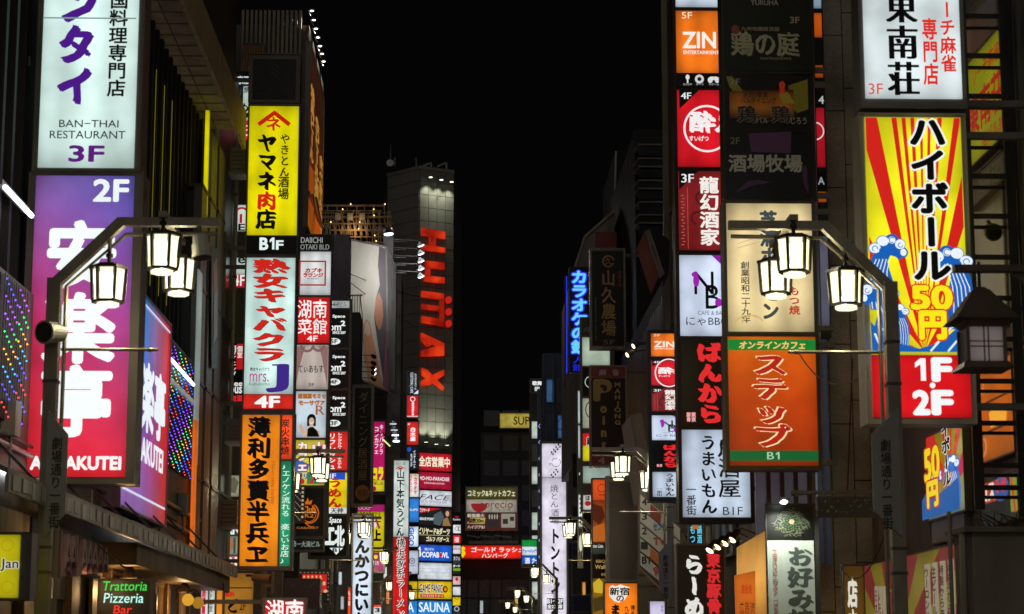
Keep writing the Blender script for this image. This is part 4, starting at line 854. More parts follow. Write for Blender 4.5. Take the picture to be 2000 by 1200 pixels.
r = thing('lamp', 'single shaded lamp on a curved arm above the large billboard', 'lamp', tuple(at(735, 448, YB)))
MB().tube([at(720, 452, YB), at(738, 444, YB), at(752, 444, YB), at(757, 450, YB)], .03, 6).build('arm', solid('#2c2a28', .4, .6), r)
MB().lathe(tuple(at(759, 457, YB)), [(.05, .28), (.1, .18), (.25, 0)], 12, (-.1, 0, 1)).build('shade', solid('#33302c', .4, .5), r)
MB().lathe(tuple(at(759, 458, YB)), [(.2, 0), (.15, -.03)], 12, (-.1, 0, 1)).build('bulb', glow('#e8ecff', 9), r)
for i, yy in enumerate((695, 708, 718, 727, 739)):
    p = at(706, yy-1, 70); q = at(727, yy, 70); r = thing('small_spotlight', ['topmost', 'second', 'third', 'fourth', 'lowest'][i] + ' of the five small black spotlights on rods below the fingertip', 'spotlight', tuple(p), 'small spotlights below the billboard')
    MB().bar(p, q, .025).build('rod', solid('#1c1b1a', .4, .6), r); MB().lathe(tuple(q), [(.03, -.05), (.07, 0), (.08, .12), (.03, .16)], 8, (.8, 0, -.5)).build('head', solid('#161514', .4, .4), r)
    if i in (2, 3): MB().lathe(tuple(q + Vector((.11, -.02, -.07))), [(.02, -.02), (.065, 0), (.02, .02)], 8, (.8, 0, -.5)).build('bulb', glow('#eef2f0', 5), r)
for i, (xx, yy) in enumerate(((768, 826), (770, 838), (772, 848), (774, 860))):
    p = at(xx-12, yy-20, 84); q = at(xx, yy, 84); r = thing('small_spotlight', ['highest', 'second highest', 'second lowest', 'lowest'][i] + ' of the four white spotlights left of the red tower sign stack', 'spotlight', tuple(p), 'white spotlights left of the tower signs')
    MB().bar(p, q, .04).build('rod', solid('#55504a', .4, .6), r); MB().lathe(tuple(q), [(.05, .1), (.16, 0), (.16, -.03)], 8, (0, 0, 1)).build('head', solid('#77736c', .4, .4), r)
    MB().lathe(tuple(q + Vector((0, 0, -.05))), [(.15, .01), (.14, -.02)], 8).build('bulb', glow('#e4e8f4', 5 if i > 1 else .8), r)
r = thing('spotlight', 'black spotlight with a green-white face hanging over the magenta sign', 'spotlight', tuple(at(745, 850, 62)))
MB().tube([at(726, 848, 62), at(748, 846, 62), at(756, 856, 62)], .02, 6).build('arm', solid('#151414', .4, .6), r)
pp = [at(748, 858, 62), at(762, 850, 62), at(766, 860, 62), at(762, 878, 62)]; mb = MB(); mb.prism(pp, (0, .25, 0)); mb.build('head', solid('#111211', .35, .4), r)
MB().bar(at(748, 858.5, 61.97), at(762, 872, 61.97), .06, .03).build('lamp_glass', glow('#c8ff80', 1.6), r)
# CCTV-like cameras on lamp posts and walls
def cam_unit(label, px, py, Y, aim, rad=.09, ln=.24, cat='floodlight', lens='#0c0b0b', body='#8f8a7c', mount=None, nm='floodlight'):
    p = at(px, py, Y); r = thing(nm, label, cat, tuple(p)); ax = Vector(aim).normalized()
    MB().lathe(tuple(p), [(rad*.72, -ln*.5), (rad*.8, -ln*.45), (rad*.86, -ln*.1), (rad*.98, -ln*.08), (rad*.98, 0), (rad, ln*.3), (rad*1.08, ln*.5)], 20, aim).build('housing', solid(body, .4, .2, .25), r, smooth=False)
    MB().lathe(tuple(p), [(rad*.92, ln*.5), (rad*.9, ln*.52)], 20, aim).build('lens', solid(lens, .1), r)
    if mount: MB().tube([tuple(p + ax*-.02 + Vector((0, .03, rad*.9))), tuple(p + Vector(mount)*.5 + Vector((0, 0, .02))), tuple(p + Vector(mount))], .02, 6).build('mount', solid('#4a453a', .4, .6), r)
    return r
cam_unit('grey barrel floodlight facing left on the nearest left lamp post', 103, 650, 16.5, (-.45, -.85, -.1), .09, .22, mount=(.06, .16, -.02))
cam_unit('whitish canister spotlight hanging at the tip of the nearest left lamp arm', 393, 482, 16.7, (.12, -.15, -.95), .08, .2, body='#b5b3a0', mount=(-.03, .0, .22), cat='spotlight', nm='spotlight')
cam_unit('round black lamp on the steel ladder frame at the right edge', 1937, 452, 19, (.0, -.95, -.35), .08, .16, body='#3c3932', mount=(0, .12, .12))
cam_unit('small white security camera under the red sign at the left', 72, 950, 16.9, (-.1, -.5, -.8), .045, .12, body='#c4c0b0', cat='security camera', nm='security_camera', mount=(.1, .1, -.15))
cam_unit('small cctv camera below the orange sign', 510, 1130, 33, (.95, -.25, -.1), .07, .3, body='#8e867a', cat='security camera', nm='security_camera', mount=(-.25, .1, .05))

# ---- orange billboard on the side wall of the third left block
a, b_ = atx(590, 30, WL-.06), atx(620, 120, WL-.06); zt_ = at(590, 22, a.y).z; zb_ = at(590, 398, a.y).z
Ya, Yb_ = 50.3, 55.6; XB = -3.9
bl_ = lit_panel('#4a2410', .8, 0, stops=[(0, '#b8780c'), (.12, '#7a3a0c'), (.45, '#5a2a10'), (.8, '#3c1c10'), (1, '#4a2a18')])  # glow of its own put in for lamplight, yellow at the foot
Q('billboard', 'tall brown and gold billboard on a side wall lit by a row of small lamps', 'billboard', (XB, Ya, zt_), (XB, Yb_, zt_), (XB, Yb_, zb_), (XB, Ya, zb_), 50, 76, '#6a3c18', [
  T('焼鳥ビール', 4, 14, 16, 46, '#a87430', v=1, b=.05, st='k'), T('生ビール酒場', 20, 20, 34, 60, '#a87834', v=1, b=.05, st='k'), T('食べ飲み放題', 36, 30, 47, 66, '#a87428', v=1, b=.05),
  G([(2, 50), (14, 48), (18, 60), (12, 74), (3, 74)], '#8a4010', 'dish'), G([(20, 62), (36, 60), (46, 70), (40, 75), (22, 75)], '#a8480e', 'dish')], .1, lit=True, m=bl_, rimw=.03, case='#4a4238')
for i, (xx, yy) in enumerate(((609, 20), (613, 38), (617, 55), (621, 72), (625, 89), (629, 104), (632, 119))):
    Yl = 50.5+i*.8; q = at(xx, yy, Yl); pz = q.z+.0; r = thing('billboard_lamp', ['topmost', 'second highest', 'third highest', 'middle', 'third lowest', 'second lowest', 'lowest'][i] + ' small lamp over the brown and gold billboard', 'lamp', (XB, Yl, pz), 'lamps over the brown billboard')
    MB().bar((XB, Yl, pz+.02), (q.x-.02, Yl, pz+.02), .02).bar((XB, Yl, pz-.16), (q.x-.1, Yl, pz), .014).build('arm', solid('#7c7468', .4, .6), r)
    MB().lathe((q.x, Yl, pz), [(.03, .03), (.055, .01), (.065, -.02)], 10).build('shade', solid('#8e8a80', .3, .6), r)
    MB().lathe((q.x, Yl, pz), [(.05, -.022), (.04, -.032)], 10).build('bulb', glow('#fff6ea', 4), r)
    if i % 2 == 0:
        ld = bpy.data.lights.new('lamp_light', 'SPOT'); ld.energy = 160; ld.color = (1, .9, .78); ld.spot_size = R(110); ld.spot_blend = .6; ld.shadow_soft_size = .05
        lo = bpy.data.objects.new('lamp_light', ld); col.objects.link(lo); lo.parent = r; lo.location = (q.x+.02-XB, 0, -.08); lo.rotation_euler = Vector((-.28, 0, -1)).to_track_quat('-Z', 'Y').to_euler()
# small striped window board above the hidden column
S('small brown striped board lit from below above the narrow sign column', 49.6, (472, 84, 516, 146), [P(88, 142, '#3c1c0c', [Mix([Ln([(476+i*5, 90), (478+i*5, 110), (475+i*5, 140)], 1.6, 'x') for i in range(8)], '#8a5220', 'curved_lines')], lit=False)], mx=3, depth=.2, case='#4a4034')

# ---- sign stacks on the tower
def tower_sign(label, x0, x1, y0, y1, c, items, lit=True, face='R', root=None, m=None, slope=.06, thick=.5):
    """box on the tower face; design units are photograph pixels"""
    n = HN if face == 'R' else Vector((ya-yb, xb-xa, 0)).normalized()*-1
    p0 = Vector((xb, yb, 0)) + HN*.16
    if face != 'R': n = Vector((0, -1, 0)); p0 = Vector((xb, yb-.3, 0))
    def hit(px, py):
        d = ray(px, py); return CP + d*((p0-CP).dot(n)/d.dot(n))
    TL, TR, BR, BL = hit(x0, y0), hit(x1, y0), hit(x1, y1), hit(x0, y1)
    TL.x = BL.x = (TL.x+BL.x)/2; TR.x = BR.x = (TR.x+BR.x)/2; TL.y = BL.y = (TL.y+BL.y)/2; TR.y = BR.y = (TR.y+BR.y)/2; TL.z = TR.z = (TL.z+TR.z)/2; BL.z = BR.z = (BL.z+BR.z)/2
    its = []
    for it in items:
        if it[0] == 'band': its.append(('mesh', [([(0, it[1]-y0, 0), (x1-x0, it[1]-y0, 0), (x1-x0, it[2]-y0, 0), (0, it[2]-y0, 0)], [(0, 1, 2, 3)], it[3], 'printed_band')], (0, 0)))
        else: its.append(('mesh', [([(x-x0, y-y0, i) for x, y, i in V], Fc, c2, nm) for V, Fc, c2, nm in it[1]], (0, 0)))
    return Q('tower_sign', label, 'sign', TL, TR, BR, BL, x1-x0, y1-y0, c, its, thick, lit, m=m, rimw=.07, tubes=0, case='#3a2030' if face == 'R' else '#2c2a28')
ts = tower_sign
ts('red tower sign with large cream kanji, topmost of the wide stack', 816, 882, 886, 920, '#b81c28', [T('全店営業中', 818, 893, 878, 912, '#f2ecd0', b=.03)])
ts('dark red tower sign reading MO-MO-PARADISE', 816, 882, 923, 956, '#9c1630', [T('MO-MO-PARADiSE', 818, 932, 877, 939, '#e8dce0', b=.05), T('SHABU-SHABU | SUKIYAKI', 828, 943, 867, 947, '#d8c4cc', b=.04)])
ts('white tower sign with thin black letters FACE', 816, 882, 959, 989, '#c4c8ce', [T('FACE', 818, 967, 874, 977, '#14161a', b=.0, shear=.35), T('TOKYO DINING & BAR', 817, 978, 872, 983, '#8c7aa8', b=.02)])
ts('black and red tower sign with a long-haired woman at its right', 816, 882, 993, 1027, '#1e1e20', [G([(816, 993), (862, 993), (816, 1005)], '#b81c20'), T('ビリヤード', 818, 994, 838, 1001, '#e8e0dc', b=.04), T('BRAVE POINT', 818, 1012, 848, 1017, '#e8ecec', b=.05), G([(846, 1006), (860, 998), (866, 1010), (858, 1027), (846, 1024)], '#4c5a60'), G([(869, 994), (880, 996), (881, 1027), (868, 1020)], '#3c2418', 'hair'), Ci(872, 1003, 3.6, 5.4, '#c89c80', 'face'), G([(864, 1014), (872, 1010), (879, 1027), (862, 1027)], '#8c7048', 'coat')])
ts('black tower sign with cream katakana for billiards, darts and golf', 816, 882, 1029, 1060, '#1a1815', [T('ビリヤード&ダーツ', 817, 1032, 878, 1044, '#e8e0b8', b=.05), T('ゴルフ バグース', 832, 1049, 876, 1058, '#e8e0b8', b=.05), Rc(817, 1045.5, 878, 1046.5, '#c8b878', 'line')])
ts('blue tower sign reading COPABOWL with a bowling pin', 816, 882, 1065, 1096, '#2058c0', [T('COPAB WL', 824, 1079, 876, 1089, '#f0f4f8', b=.06), Ci(860, 1084, 3.4, 4, '#d01c1c'), Ci(821, 1080, 2.5, 4, '#d01c1c'), Mix([Ci(818.5, 1074, 2, 5, 'x'), Ci(818.5, 1083, 3, 6, 'x')], '#e8eef4', 'bowling_pin'), T('新宿コパボウル', 828, 1071, 846, 1076, '#e8f0f8', b=.02)])
ts('blank white tower sign in the wide stack', 816, 882, 1100, 1132, '#c8ced4', [Mix([Rc(816, 1104+i*7, 882, 1104.6+i*7, 'x') for i in range(4)], '#a0a8b4', 'lines')])
ts('yellow tower sign with black outlined letters GAME PANIC', 816, 882, 1136, 1170, '#d8b414', [T('GAME PANIC', 819, 1142, 864, 1158, '#141414', b=.04, ol='#f0f0ec', olr=.05), Ci(869, 1151, 5, 6.5, '#1c1a18'), Ci(869, 1151, 3, 4, '#e08a18'), Rc(820, 1161, 866, 1168, '#b02818'), T('プライズ ビデオ アーケード', 822, 1162, 864, 1167, '#f0e8d0', b=.02)])
ts('blue tower sign with large white letters SAUNA', 816, 882, 1174, 1215, '#2484d0', [T('SAUNA', 818, 1177, 878, 1196, '#f0f8fc', b=.03, st='m'), T('ホテル', 840, 1201, 860, 1212, '#f0f8fc', b=.04)])
ts('narrow black tower sign with rotated letters CUSTOMA CAFE', 795, 817, 727, 770, '#12161a', [T('CUSTOMA | CAFE', 800, 728, 807, 768, '#d8e4ea', rot=1, b=.02), T('カスタマカフェ', 809, 730, 814, 762, '#d8e4ea', v=1, b=.02), G([(817, 762), (817, 770), (808, 770)], '#e0e4e8')], face='L')
ts('narrow red tower sign with a white ring emblem', 795, 817, 773, 816, '#c81a20', [Rg(806, 780, 5, 1.4, '#f0e8e8'), T('焼肉酒家牛角', 804, 786, 809, 812, '#f4ecec', v=1, b=.04), Rc(795, 813, 817, 814.5, '#e8d8d8', 'line')], face='L')
ts('narrow red tower sign with white kanji', 795, 817, 825, 869, '#d0241c', [T('白木屋', 801, 835, 812, 862, '#f4f0ee', v=1, b=.04), T('3F', 796, 827, 801, 831, '#f0e8e8', b=.02)], face='L')
ts('narrow black tower sign with a blue disc and white slanted writing', 795, 817, 874, 917, '#10151c', [Ci(799, 878, 4, 5, '#1c4cc0'), T('インターネット', 807, 880, 812, 915, '#dce4ea', v=1, b=.04), T('&コミック', 801, 886, 806, 912, '#dce4ea', v=1, b=.04)], face='L')
ts('narrow white tower sign with red karaoke lettering', 797, 818, 926, 971, '#d8d8d4', [T('カラオケ', 808, 932, 815, 966, '#d02420', v=1, b=.05), T('館まねきねこ', 799, 928, 805, 968, '#d02420', v=1, b=.02), Ci(811, 929, 3, 2.6, '#e0a818')], face='L')
ts('narrow plain blue tower sign with small white letters', 796, 818, 974, 1020, '#2a74c4', [T('ELIPS', 798, 994, 816, 998, '#e4f0f8', b=.03)], face='L')
ts('narrow white tower sign with rotated blue letters GiGO', 796, 817, 1029, 1068, '#d8e4f4', [T('GiGO', 799, 1031, 808, 1066, '#1c5cc8', rot=1, b=.07)], face='L')
ts('narrow pale tower sign with a round grey emblem', 796, 817, 1076, 1121, '#b4bccc', [Rg(805, 1096, 6, 1.3, '#2c3444'), T('W', 801.5, 1093, 808.5, 1099, '#2c3444'), T('WABARA', 798, 1104, 812, 1106.5, '#2c3444')], face='L')
ts('narrow yellow tower sign left of the game sign', 794, 815, 1136, 1170, '#d0b018', [Ci(801, 1148, 4, 6, '#2c2410'), T('PANIC', 796, 1159, 808, 1163, '#1c1810', b=.03)], face='L')
ts('narrow blue tower sign with a white letter A left of the sauna sign', 794, 815, 1174, 1215, '#2484d0', [T('A', 796, 1177, 808, 1196, '#f0f8fc', b=.03, st='m')], face='L')
# slender black column right of the tower signs
items = [('#141416', [T('Pavilion', 885, 1013, 899, 1017, '!e0e0e0', b=.01), Rc(889, 1009, 896, 1011, '!c01c3c')], False), ('#d8dcde', [Rg(892, 1033, 4, 1, '#303438'), T('C', 894, 1029, 899, 1038, '#303438')], True), ('#c81c20', [T('HB88', 888, 1050, 896, 1060, '#f0e8e8', b=.04)], True), ('#c8c8cc', [T('KARAOKE', 885, 1071, 899, 1075, '#8c3440', b=.02)], True), ('#2c3034', [T('カフェ', 886, 1088, 898, 1095, '#c8ccd0', b=.04)], True), ('#1a2210', [T('ダーツ', 885, 1104, 898, 1109, '#e8ecec', b=.05), Rc(885, 1111, 899, 1116, '#78a018')], True), ('#c8a8a8', [Ci(892, 1132, 3, 4, '#c02428')], True), ('#d8dce0', [], True), ('#e0c010', [Rg(892, 1168, 4, 1, '#403008')], True), ('#26282e', [Rg(892, 1190, 5, 1.6, '#b8bcc4')], True)]
pn = []
for i, (c, its, lit) in enumerate(items):
    y0_ = 1004 + i*20.2; pn.append(P(y0_+1.5, y0_+18, c, its, lit=lit, tubes=0))
S('slender black sign column of ten small square panels right of the sauna sign', 148, (883, 1001, 901, 1240), pn, mx=1.2, depth=.6, name='sign_column', cat='sign column', case='#121214')

# ---- shops at the lower left
an = thing('awning', 'scalloped grey awning roof sloping down the street above the trattoria', 'awning', (-3.3, 24, 2.9))
def roofquad(nm, pts, t, m): mb = MB(); mb.prism(pts, (0, 0, t)); return mb.build(nm, m, an)
for i in range(15):
    y0_ = 15.2+i*1.05; roofquad('roof_sheet', [(WL-.05, y0_, 3.2), (WL+.5, y0_, 2.98), (WL+.5, y0_+1.03, 2.98), (WL-.05, y0_+1.03, 3.2)], .04, streaked('#6d675e', '#3c3833', 7, .35))
MB().box(WL+.48, 15.2, 2.84, WL+.51, 30.9, 2.978).build('valance', streaked('#8a8a86', '#454340', 25, .35), an)
MB().box(WL-.02, 22, 2.62, WL+.4, 30.9, 2.86).build('wooden_lintel', streaked('#6a4a20', '#3c2a14', 6, .5), an)
MB().box(WL-.055, 15.2, 2.2, WL-.03, 20.5, 2.9).build('lit_strip', streaked('#8a8672', '#3a372e', 9, .4), an)  # pale strip streaked with a darker tone
for i in range(5):
    p = atx(232+i*40, 1128+i*4, WL-.04); MB().box(WL-.05, p.y, 1.7, WL-.02, p.y+.9, 2.6).build('shop_window', lit_panel('#7a4c20', .9) if i > 1 else solid('#2c2f2c', .2), an)
S('round-edged yellow sign with black letters at the lower left edge', 15.6, (-60, 1040, 60, 1172), [P(1045, 1168, '#c8bc10', [Rg(15, 1065, 12, 1.5, '#98900c', nm='embossed_ring'), Rg(15, 1147, 12, 1.5, '#98900c', nm='embossed_ring'), T('Jan', 2, 1092, 36, 1116, '#1c1c28', b=.03, ol='#d8dcd0', olr=.05)], x0=-40, x1=37, tubes=0, s=.9)], mx=1, depth=.25, case='#3c3833')
S('black sign with neon handwriting Trattoria Pizzeria Bar in green, white and red', 20, (191, 1131, 293, 1230), [P(1134, 1226, '#0a0c0b', [T('Trattoria', 200, 1136, 287, 1154, '!2ce04c', b=.0, shear=.15, ol='!06401a', olr=.06), T('Pizzeria', 203, 1159, 280, 1178, '!c8fff4', b=.0, shear=.1, ol='!0a5048', olr=.06), T('Bar', 222, 1183, 257, 1199, '!ff2a20', b=.0, shear=.1, ol='!50100c', olr=.06)], lit=False)], mx=2, name='neon_sign', wall=None, case='#1c1b1a')  # dim coloured outlines paint the halo round the neon strokes
lt = thing('letter_sign', 'row of dark red standing letters with pale edges seen sideways left of the neon sign', 'sign', tuple(atx(150, 1110, WL+.45)))
LS = 'LA TAMA'
for i in range(9):
    p = atx(116+i*10.5, 1036+i*3.5, WL+.45); q = atx(116+i*10.5, 1130-i*1.0, WL+.45); h = p.z-q.z
    mb = MB(); y = p.y
    if i in (0, 3): mb.box(WL+.4, y, q.z, WL+.47, y+.04, p.z); mb.bar((WL+.435, y, q.z+.03), (WL+.435, y+.3, q.z+.06), .06)
    else: mb.bar((WL+.435, y, q.z+.04), (WL+.435, y+.15, p.z-.02), .06, .05); mb.bar((WL+.435, y+.15, p.z-.02), (WL+.435, y+.30, q.z+.04), .06, .05); mb.bar((WL+.435, y+.07, q.z+h*.42), (WL+.435, y+.23, q.z+h*.42), .05, .04)
    mb.build('letter', solid('#7c4a4a', .4, .1, .3), lt)
MB().box(WL+.3, p.y-6, q.z-.03, WL+.37, p.y+.4, q.z).build('letter_rail', solid('#1c1614', .5), lt)
MB().box(WL+.28, atx(110, 1090, WL+.45).y-.3, q.z, WL+.3, p.y+.5, atx(150, 1050, WL+.45).z+.1).build('back_board', solid('#170c0b', .5), lt)
for yl in (18.5, 22.5, 27):
    ld = bpy.data.lights.new('awning_light', 'POINT'); ld.energy = 9; ld.color = (1, .58, .24); ld.shadow_soft_size = .06
    lo = bpy.data.objects.new('awning_light', ld); col.objects.link(lo); lo.parent = an; lo.location = Vector((WL+.25, yl, 2.35)) - Vector(ORG[an.name])
    MB().lathe((WL+.25, yl, 2.5), [(.03, .3), (.03, .12), (.07, .06), (.09, 0)], 10).build('pendant_lamp', solid('#3c3024', .4, .5), an)
for i, (xx, yy, g_) in enumerate(((367, 1172, 1.0), (387, 1178, .5))):
    p = at(xx, yy, 24+i*1.2); r = thing('globe_lamp', 'brighter golden globe lamp on a hook under the awning' if i == 0 else 'dimmer golden globe lamp right of its brighter twin under the awning', 'lamp', tuple(p), 'globe lamps under the awning')
    MB().lathe(tuple(p), [(.002, -.07), (.04, -.06), (.066, -.025), (.07, 0), (.066, .025), (.04, .06), (.02, .07)], 16).build('globe', glow('#c8922c', g_*1.2, True), r, smooth=True)
    MB().tube([p+Vector((0, 0, .07)), p+Vector((0, 0, .12)), p+Vector((-.05, 0, .16)), p+Vector((-.13, 0, .13)), p+Vector((-.13, 0, 0))], .01, 6).build('hook', solid('#2a2018', .4, .6), r)
S('row of tall narrow shop boards in white and orange below the stone piers', 30, (390, 1140, 436, 1290), [P(1145, 1285, '#d0d0c0', [T('居酒屋', 394, 1150, 402, 1200, '#c01c50', v=1, b=.05)], x0=392, x1=405, tubes=0), P(1145, 1285, '#c8d4d0', [T('2F個室', 409, 1146, 416, 1196, '#283830', v=1)], x0=408, x1=418, tubes=0), P(1140, 1285, '#d8862c', [], x0=422, x1=433, tubes=0)], mx=1, depth=.1, case='#3a2e20')
sh = thing('shop', 'warm wooden shop front with dark brush letters left of the security camera', 'shop front', (at(460, 1200, 37).x, 37.2, 0))
a = at(436, 1120, 37); b_ = at(492, 1200, 37); MB().box(a.x, 37, .0, b_.x, 37.15, a.z).build('board', lit_panel('#a06c24', 1.0), sh)
print_items([T('ど', 446, 1170, 466, 1196, '#1c120a', b=.05, st='k'), T('2F', 468, 1176, 480, 1192, '#2a1a0e', b=.02), T('無料', 440, 1156, 458, 1166, '#c02418', b=.05)], lambda x, y, c1, c2: at(x, y, 36.98), (0, -1, 0), .003, True, [c for c in sh.children][0])
for i in range(6): MB().box(a.x, 36.985, .4+i*.5, b_.x, 36.998, .42+i*.5).build('plank_joint', solid('#3a2410', .6), sh)

# ================================================================ SIGNS, RIGHT SIDE
S('white sign with bold black kanji and red mahjong lettering, topmost at the right', 17.8, (1676, -70, 1884, 212), [
  P(-60, 193, '#e2eef0', [T('東南荘', 1731, -22, 1794, 190, '#0c1614', v=1, b=.045, st='m'), T('リーチ麻雀', 1834, -33, 1866, 142, '#dc2a24', v=1, b=.025), T('専門店', 1801, 36, 1832, 168, '#dc2a24', v=1, b=.025), T('3F', 1696, 165, 1724, 186, '#d04840', b=.0)], x0=1686, x1=1876)], depth=.3, wall=5.2, case='#55504a')
# sunburst sign
def rays(cx, cyy, x0, y0, x1, y1, ang, c):
    out = []
    for a0, a1 in ang:
        pts = [(cx, cyy)]
        def edge(a):
            dx, dy = math.sin(R(a)), -math.cos(R(a)); t = 1e9
            if dy < 0: t = min(t, (y0-cyy)/dy)
            if dx > 0: t = min(t, (x1-cx)/dx)
            if dx < 0: t = min(t, (x0-cx)/dx)
            return (cx+dx*t, cyy+dy*t)
        p, q = edge(a0), edge(a1); mid = []
        if abs(p[0]-q[0]) > 1 and abs(p[1]-q[1]) > 1: mid = [(x0 if a0 < 0 else x1, y0)]
        out.append(G([(cx, cyy), p] + mid + [q], c))
    return Mix(out, c, 'sun_rays')
def wave(cx, cyy, s_, flip=1, lim=694):
    f = lambda pts: [(cx + flip*x*s_, min(lim, cyy + y*s_)) for x, y in pts]
    o = [G(f([(-30, 110), (-34, 60), (-30, 20), (-18, -6), (0, -22), (20, -26), (34, -14), (38, 2), (30, 14), (22, 6), (12, 4), (6, 16), (10, 34), (18, 60), (20, 110)]), '#155cb0', 'wave')]
    o.append(Mix([Ci(cx+flip*q[0]*s_, cyy+q[1]*s_, q[2]*s_*.95+1.6, q[3]*s_*.95+1.6, 'x') for q in ((-20, -10, 12, 10), (-4, -24, 12, 10), (14, -28, 12, 9), (30, -18, 10, 10), (36, -2, 8, 9))], '#155cb0', 'foam_edge'))
    o.append(Mix([Ci(cx+flip*(-20)*s_, cyy-10*s_, 11.5*s_, 9.5*s_, 'x'), Ci(cx+flip*(-4)*s_, cyy-24*s_, 11.5*s_, 9.5*s_, 'x'), Ci(cx+flip*14*s_, cyy-26*s_, 7*s_, 7*s_, 'x'), Ci(cx+flip*30*s_, cyy-18*s_, 10*s_, 9.5*s_, 'x'), Ci(cx+flip*36*s_, cyy-2*s_, 6*s_, 7*s_, 'x')], '#e6f0f6', 'foam'))
    o.append(Mix([Rg(cx+flip*(-20)*s_, cyy-9*s_, 6*s_, 1.6*s_, 'x', a0=120, a1=380), Rg(cx+flip*14*s_, cyy-26*s_, 6*s_, 1.6*s_, 'x', a0=60, a1=330), Rg(cx+flip*30*s_, cyy-16*s_, 5*s_, 1.5*s_, 'x', a0=0, a1=280)], '#155cb0', 'foam_curl'))
    o.append(Mix([Rg(cx+flip*6*s_, cyy+2*s_, 16*s_, 12*s_, 'x', a0=180, a1=380), Rg(cx+flip*(-4)*s_, cyy-4*s_, 8*s_, 4*s_, 'x', a0=150, a1=400)], '#155cb0', 'wave_curl'))
    for i in range(5): o.append(Ln(f([(-26+i*8, 108), (-29+i*8, 70), (-26+i*7.5, 36), (-16+i*6.5, 12)]), 1.7*s_, '#e6f0f6', 'wave_line'))
    return o
yel = '#efe81c'
its = [rays(1798, 690, 1696, 231, 1884, 691, [(-90, -66), (-40, -24.5), (-14.5, -9.8), (-6.3, -5), (-3.8, -2.8), (-1.6, -.6), (.8, 1.5), (2.8, 3.6), (5.2, 6.3), (9.2, 10.8), (14, 19.5), (30, 52)], '#cc2018')]
its += wave(1728, 500, 1.0) + wave(1722, 590, 1.0, -1) + wave(1862, 528, 1.1, -1) + wave(1752, 622, .6, -1)
its += [G([(1696, 636), (1716, 660), (1744, 676), (1790, 688), (1822, 678), (1850, 660), (1886, 630), (1888, 694), (1698, 694)], '#155cb0', 'sea')]
its += [Mix([Ln([(1704, 660), (1716, 690)], 4, 'x'), Ln([(1720, 650), (1738, 690)], 4, 'x'), Ln([(1812, 692), (1860, 640)], 4, 'x'), Ln([(1846, 692), (1884, 650)], 4, 'x')], '#dcecf4', 'wave_line')]
its += [T('ハイボール', 1772, 232, 1848, 560, '#141410', v=1, b=.045, ol='#eef4f0', olr=.055), T('50', 1776, 568, 1852, 612, '#f4e418', b=.07, ol='#d42018', olr=.05), T('円', 1792, 618, 1840, 668, '#f4e418', b=.06, ol='#d42018', olr=.05)]
S('bright sunburst and blue wave sign with black katakana, 50円 and a red 1F 2F block', 17.8, (1684, 222, 1898, 828), [
  P(230, 696, yel, its, x0=1696, x1=1888, tubes=0, s=.95),
  P(697, 816, '#d8141c', [ONE(1787, 703, 1808, 746, '#f0f4f4'), T('F', 1823, 704, 1855, 745, '#f0f4f4', b=.09), Ci(1821, 755, 5.5, 5.5, '#f0f4f4', 'dot'), T('2', 1785, 767, 1813, 809, '#f0f4f4', b=.09), T('F', 1823, 767, 1857, 809, '#f0f4f4', b=.09)], x0=1696, x1=1888, tubes=0)], depth=.3, wall=5.2, case='#857f70')
# steel ladder frame at the right edge
lf = thing('ladder_frame', 'tall black steel ladder frame standing behind the bright signs at the right edge', 'steel frame', (4.7, 18.45, 2.96))
stl = solid('#121110', .4, .3, .3, 6); p = at(1893, 500, 18.45); q = at(1978, 500, 18.45)
for xx in (p.x, q.x): MB().box(xx-.045, 18.4, 2.96, xx+.045, 18.454, 9).build('upright', stl, lf)
for x_, yy in ((q.x+.12, 0),): MB().box(x_-.03, 18.55, 2.96, x_+.03, 18.61, 9).build('upright', stl, lf)
rung = None
for yy in (38, 115, 194, 272, 350, 428, 508, 588, 668, 750, 832, 915, 958):
    z = at(1935, yy, 18.45).z
    if rung is None: rung = o = MB().box(p.x+.046, 18.42, 0, q.x-.046, 18.452, .045).box(p.x+.046, 18.55, -.07, q.x+.09, 18.58, -.04).build('rung', stl, lf, (p.x, 18.45, 0)); rx = o.location.x
    else: o = rung.copy(); col.objects.link(o)
    o.location = (p.x-ORG[lf.name][0], 0, z-2.96)
# window posters behind it, flat on the side wall
def sideQ(name, label, cat, X, pa, pb, y0, y1, W_, H_, c, items, **k):
    """face flat on the right-hand wall x = X; pa is the far (left) edge, pb the near one; y0,y1 at the near edge"""
    ym = max(60, min(1120, (y0+y1)/2)); A, B = atx(pa, ym, X), atx(pb, ym, X); zt, zb = at(pb, y0, B.y).z, at(pb, y1, B.y).z
    return Q(name, label, cat, (X, A.y, zt), (X, B.y, zt), (X, B.y, zb), (X, A.y, zb), W_, H_, c, items, k.pop('thick', .05), k.pop('lit', True), rimw=k.pop('rimw', .02), **k)
sideQ('window_poster', 'yellow window poster with red mahjong kanji seen through the steel ladder', 'poster', 5.12, 1888, 1962, 50, 262, 100, 150, '#8f9410', [T('リーチ麻雀', 20, 14, 92, 40, '#8c1c10', b=.02), T('東南荘', 4, 54, 98, 110, '#8c1c10', b=.03), T('当ビル3F', 40, 118, 98, 140, '#8c1c10', b=.02)], s=.8)
sideQ('window_poster', 'dark glass board with faint white kanji under the yellow window poster', 'poster', 5.12, 1890, 1966, 290, 345, 100, 30, '#4a4840', [T('場酒', 30, 4, 96, 26, '#7c7868', b=.02)], lit=False)
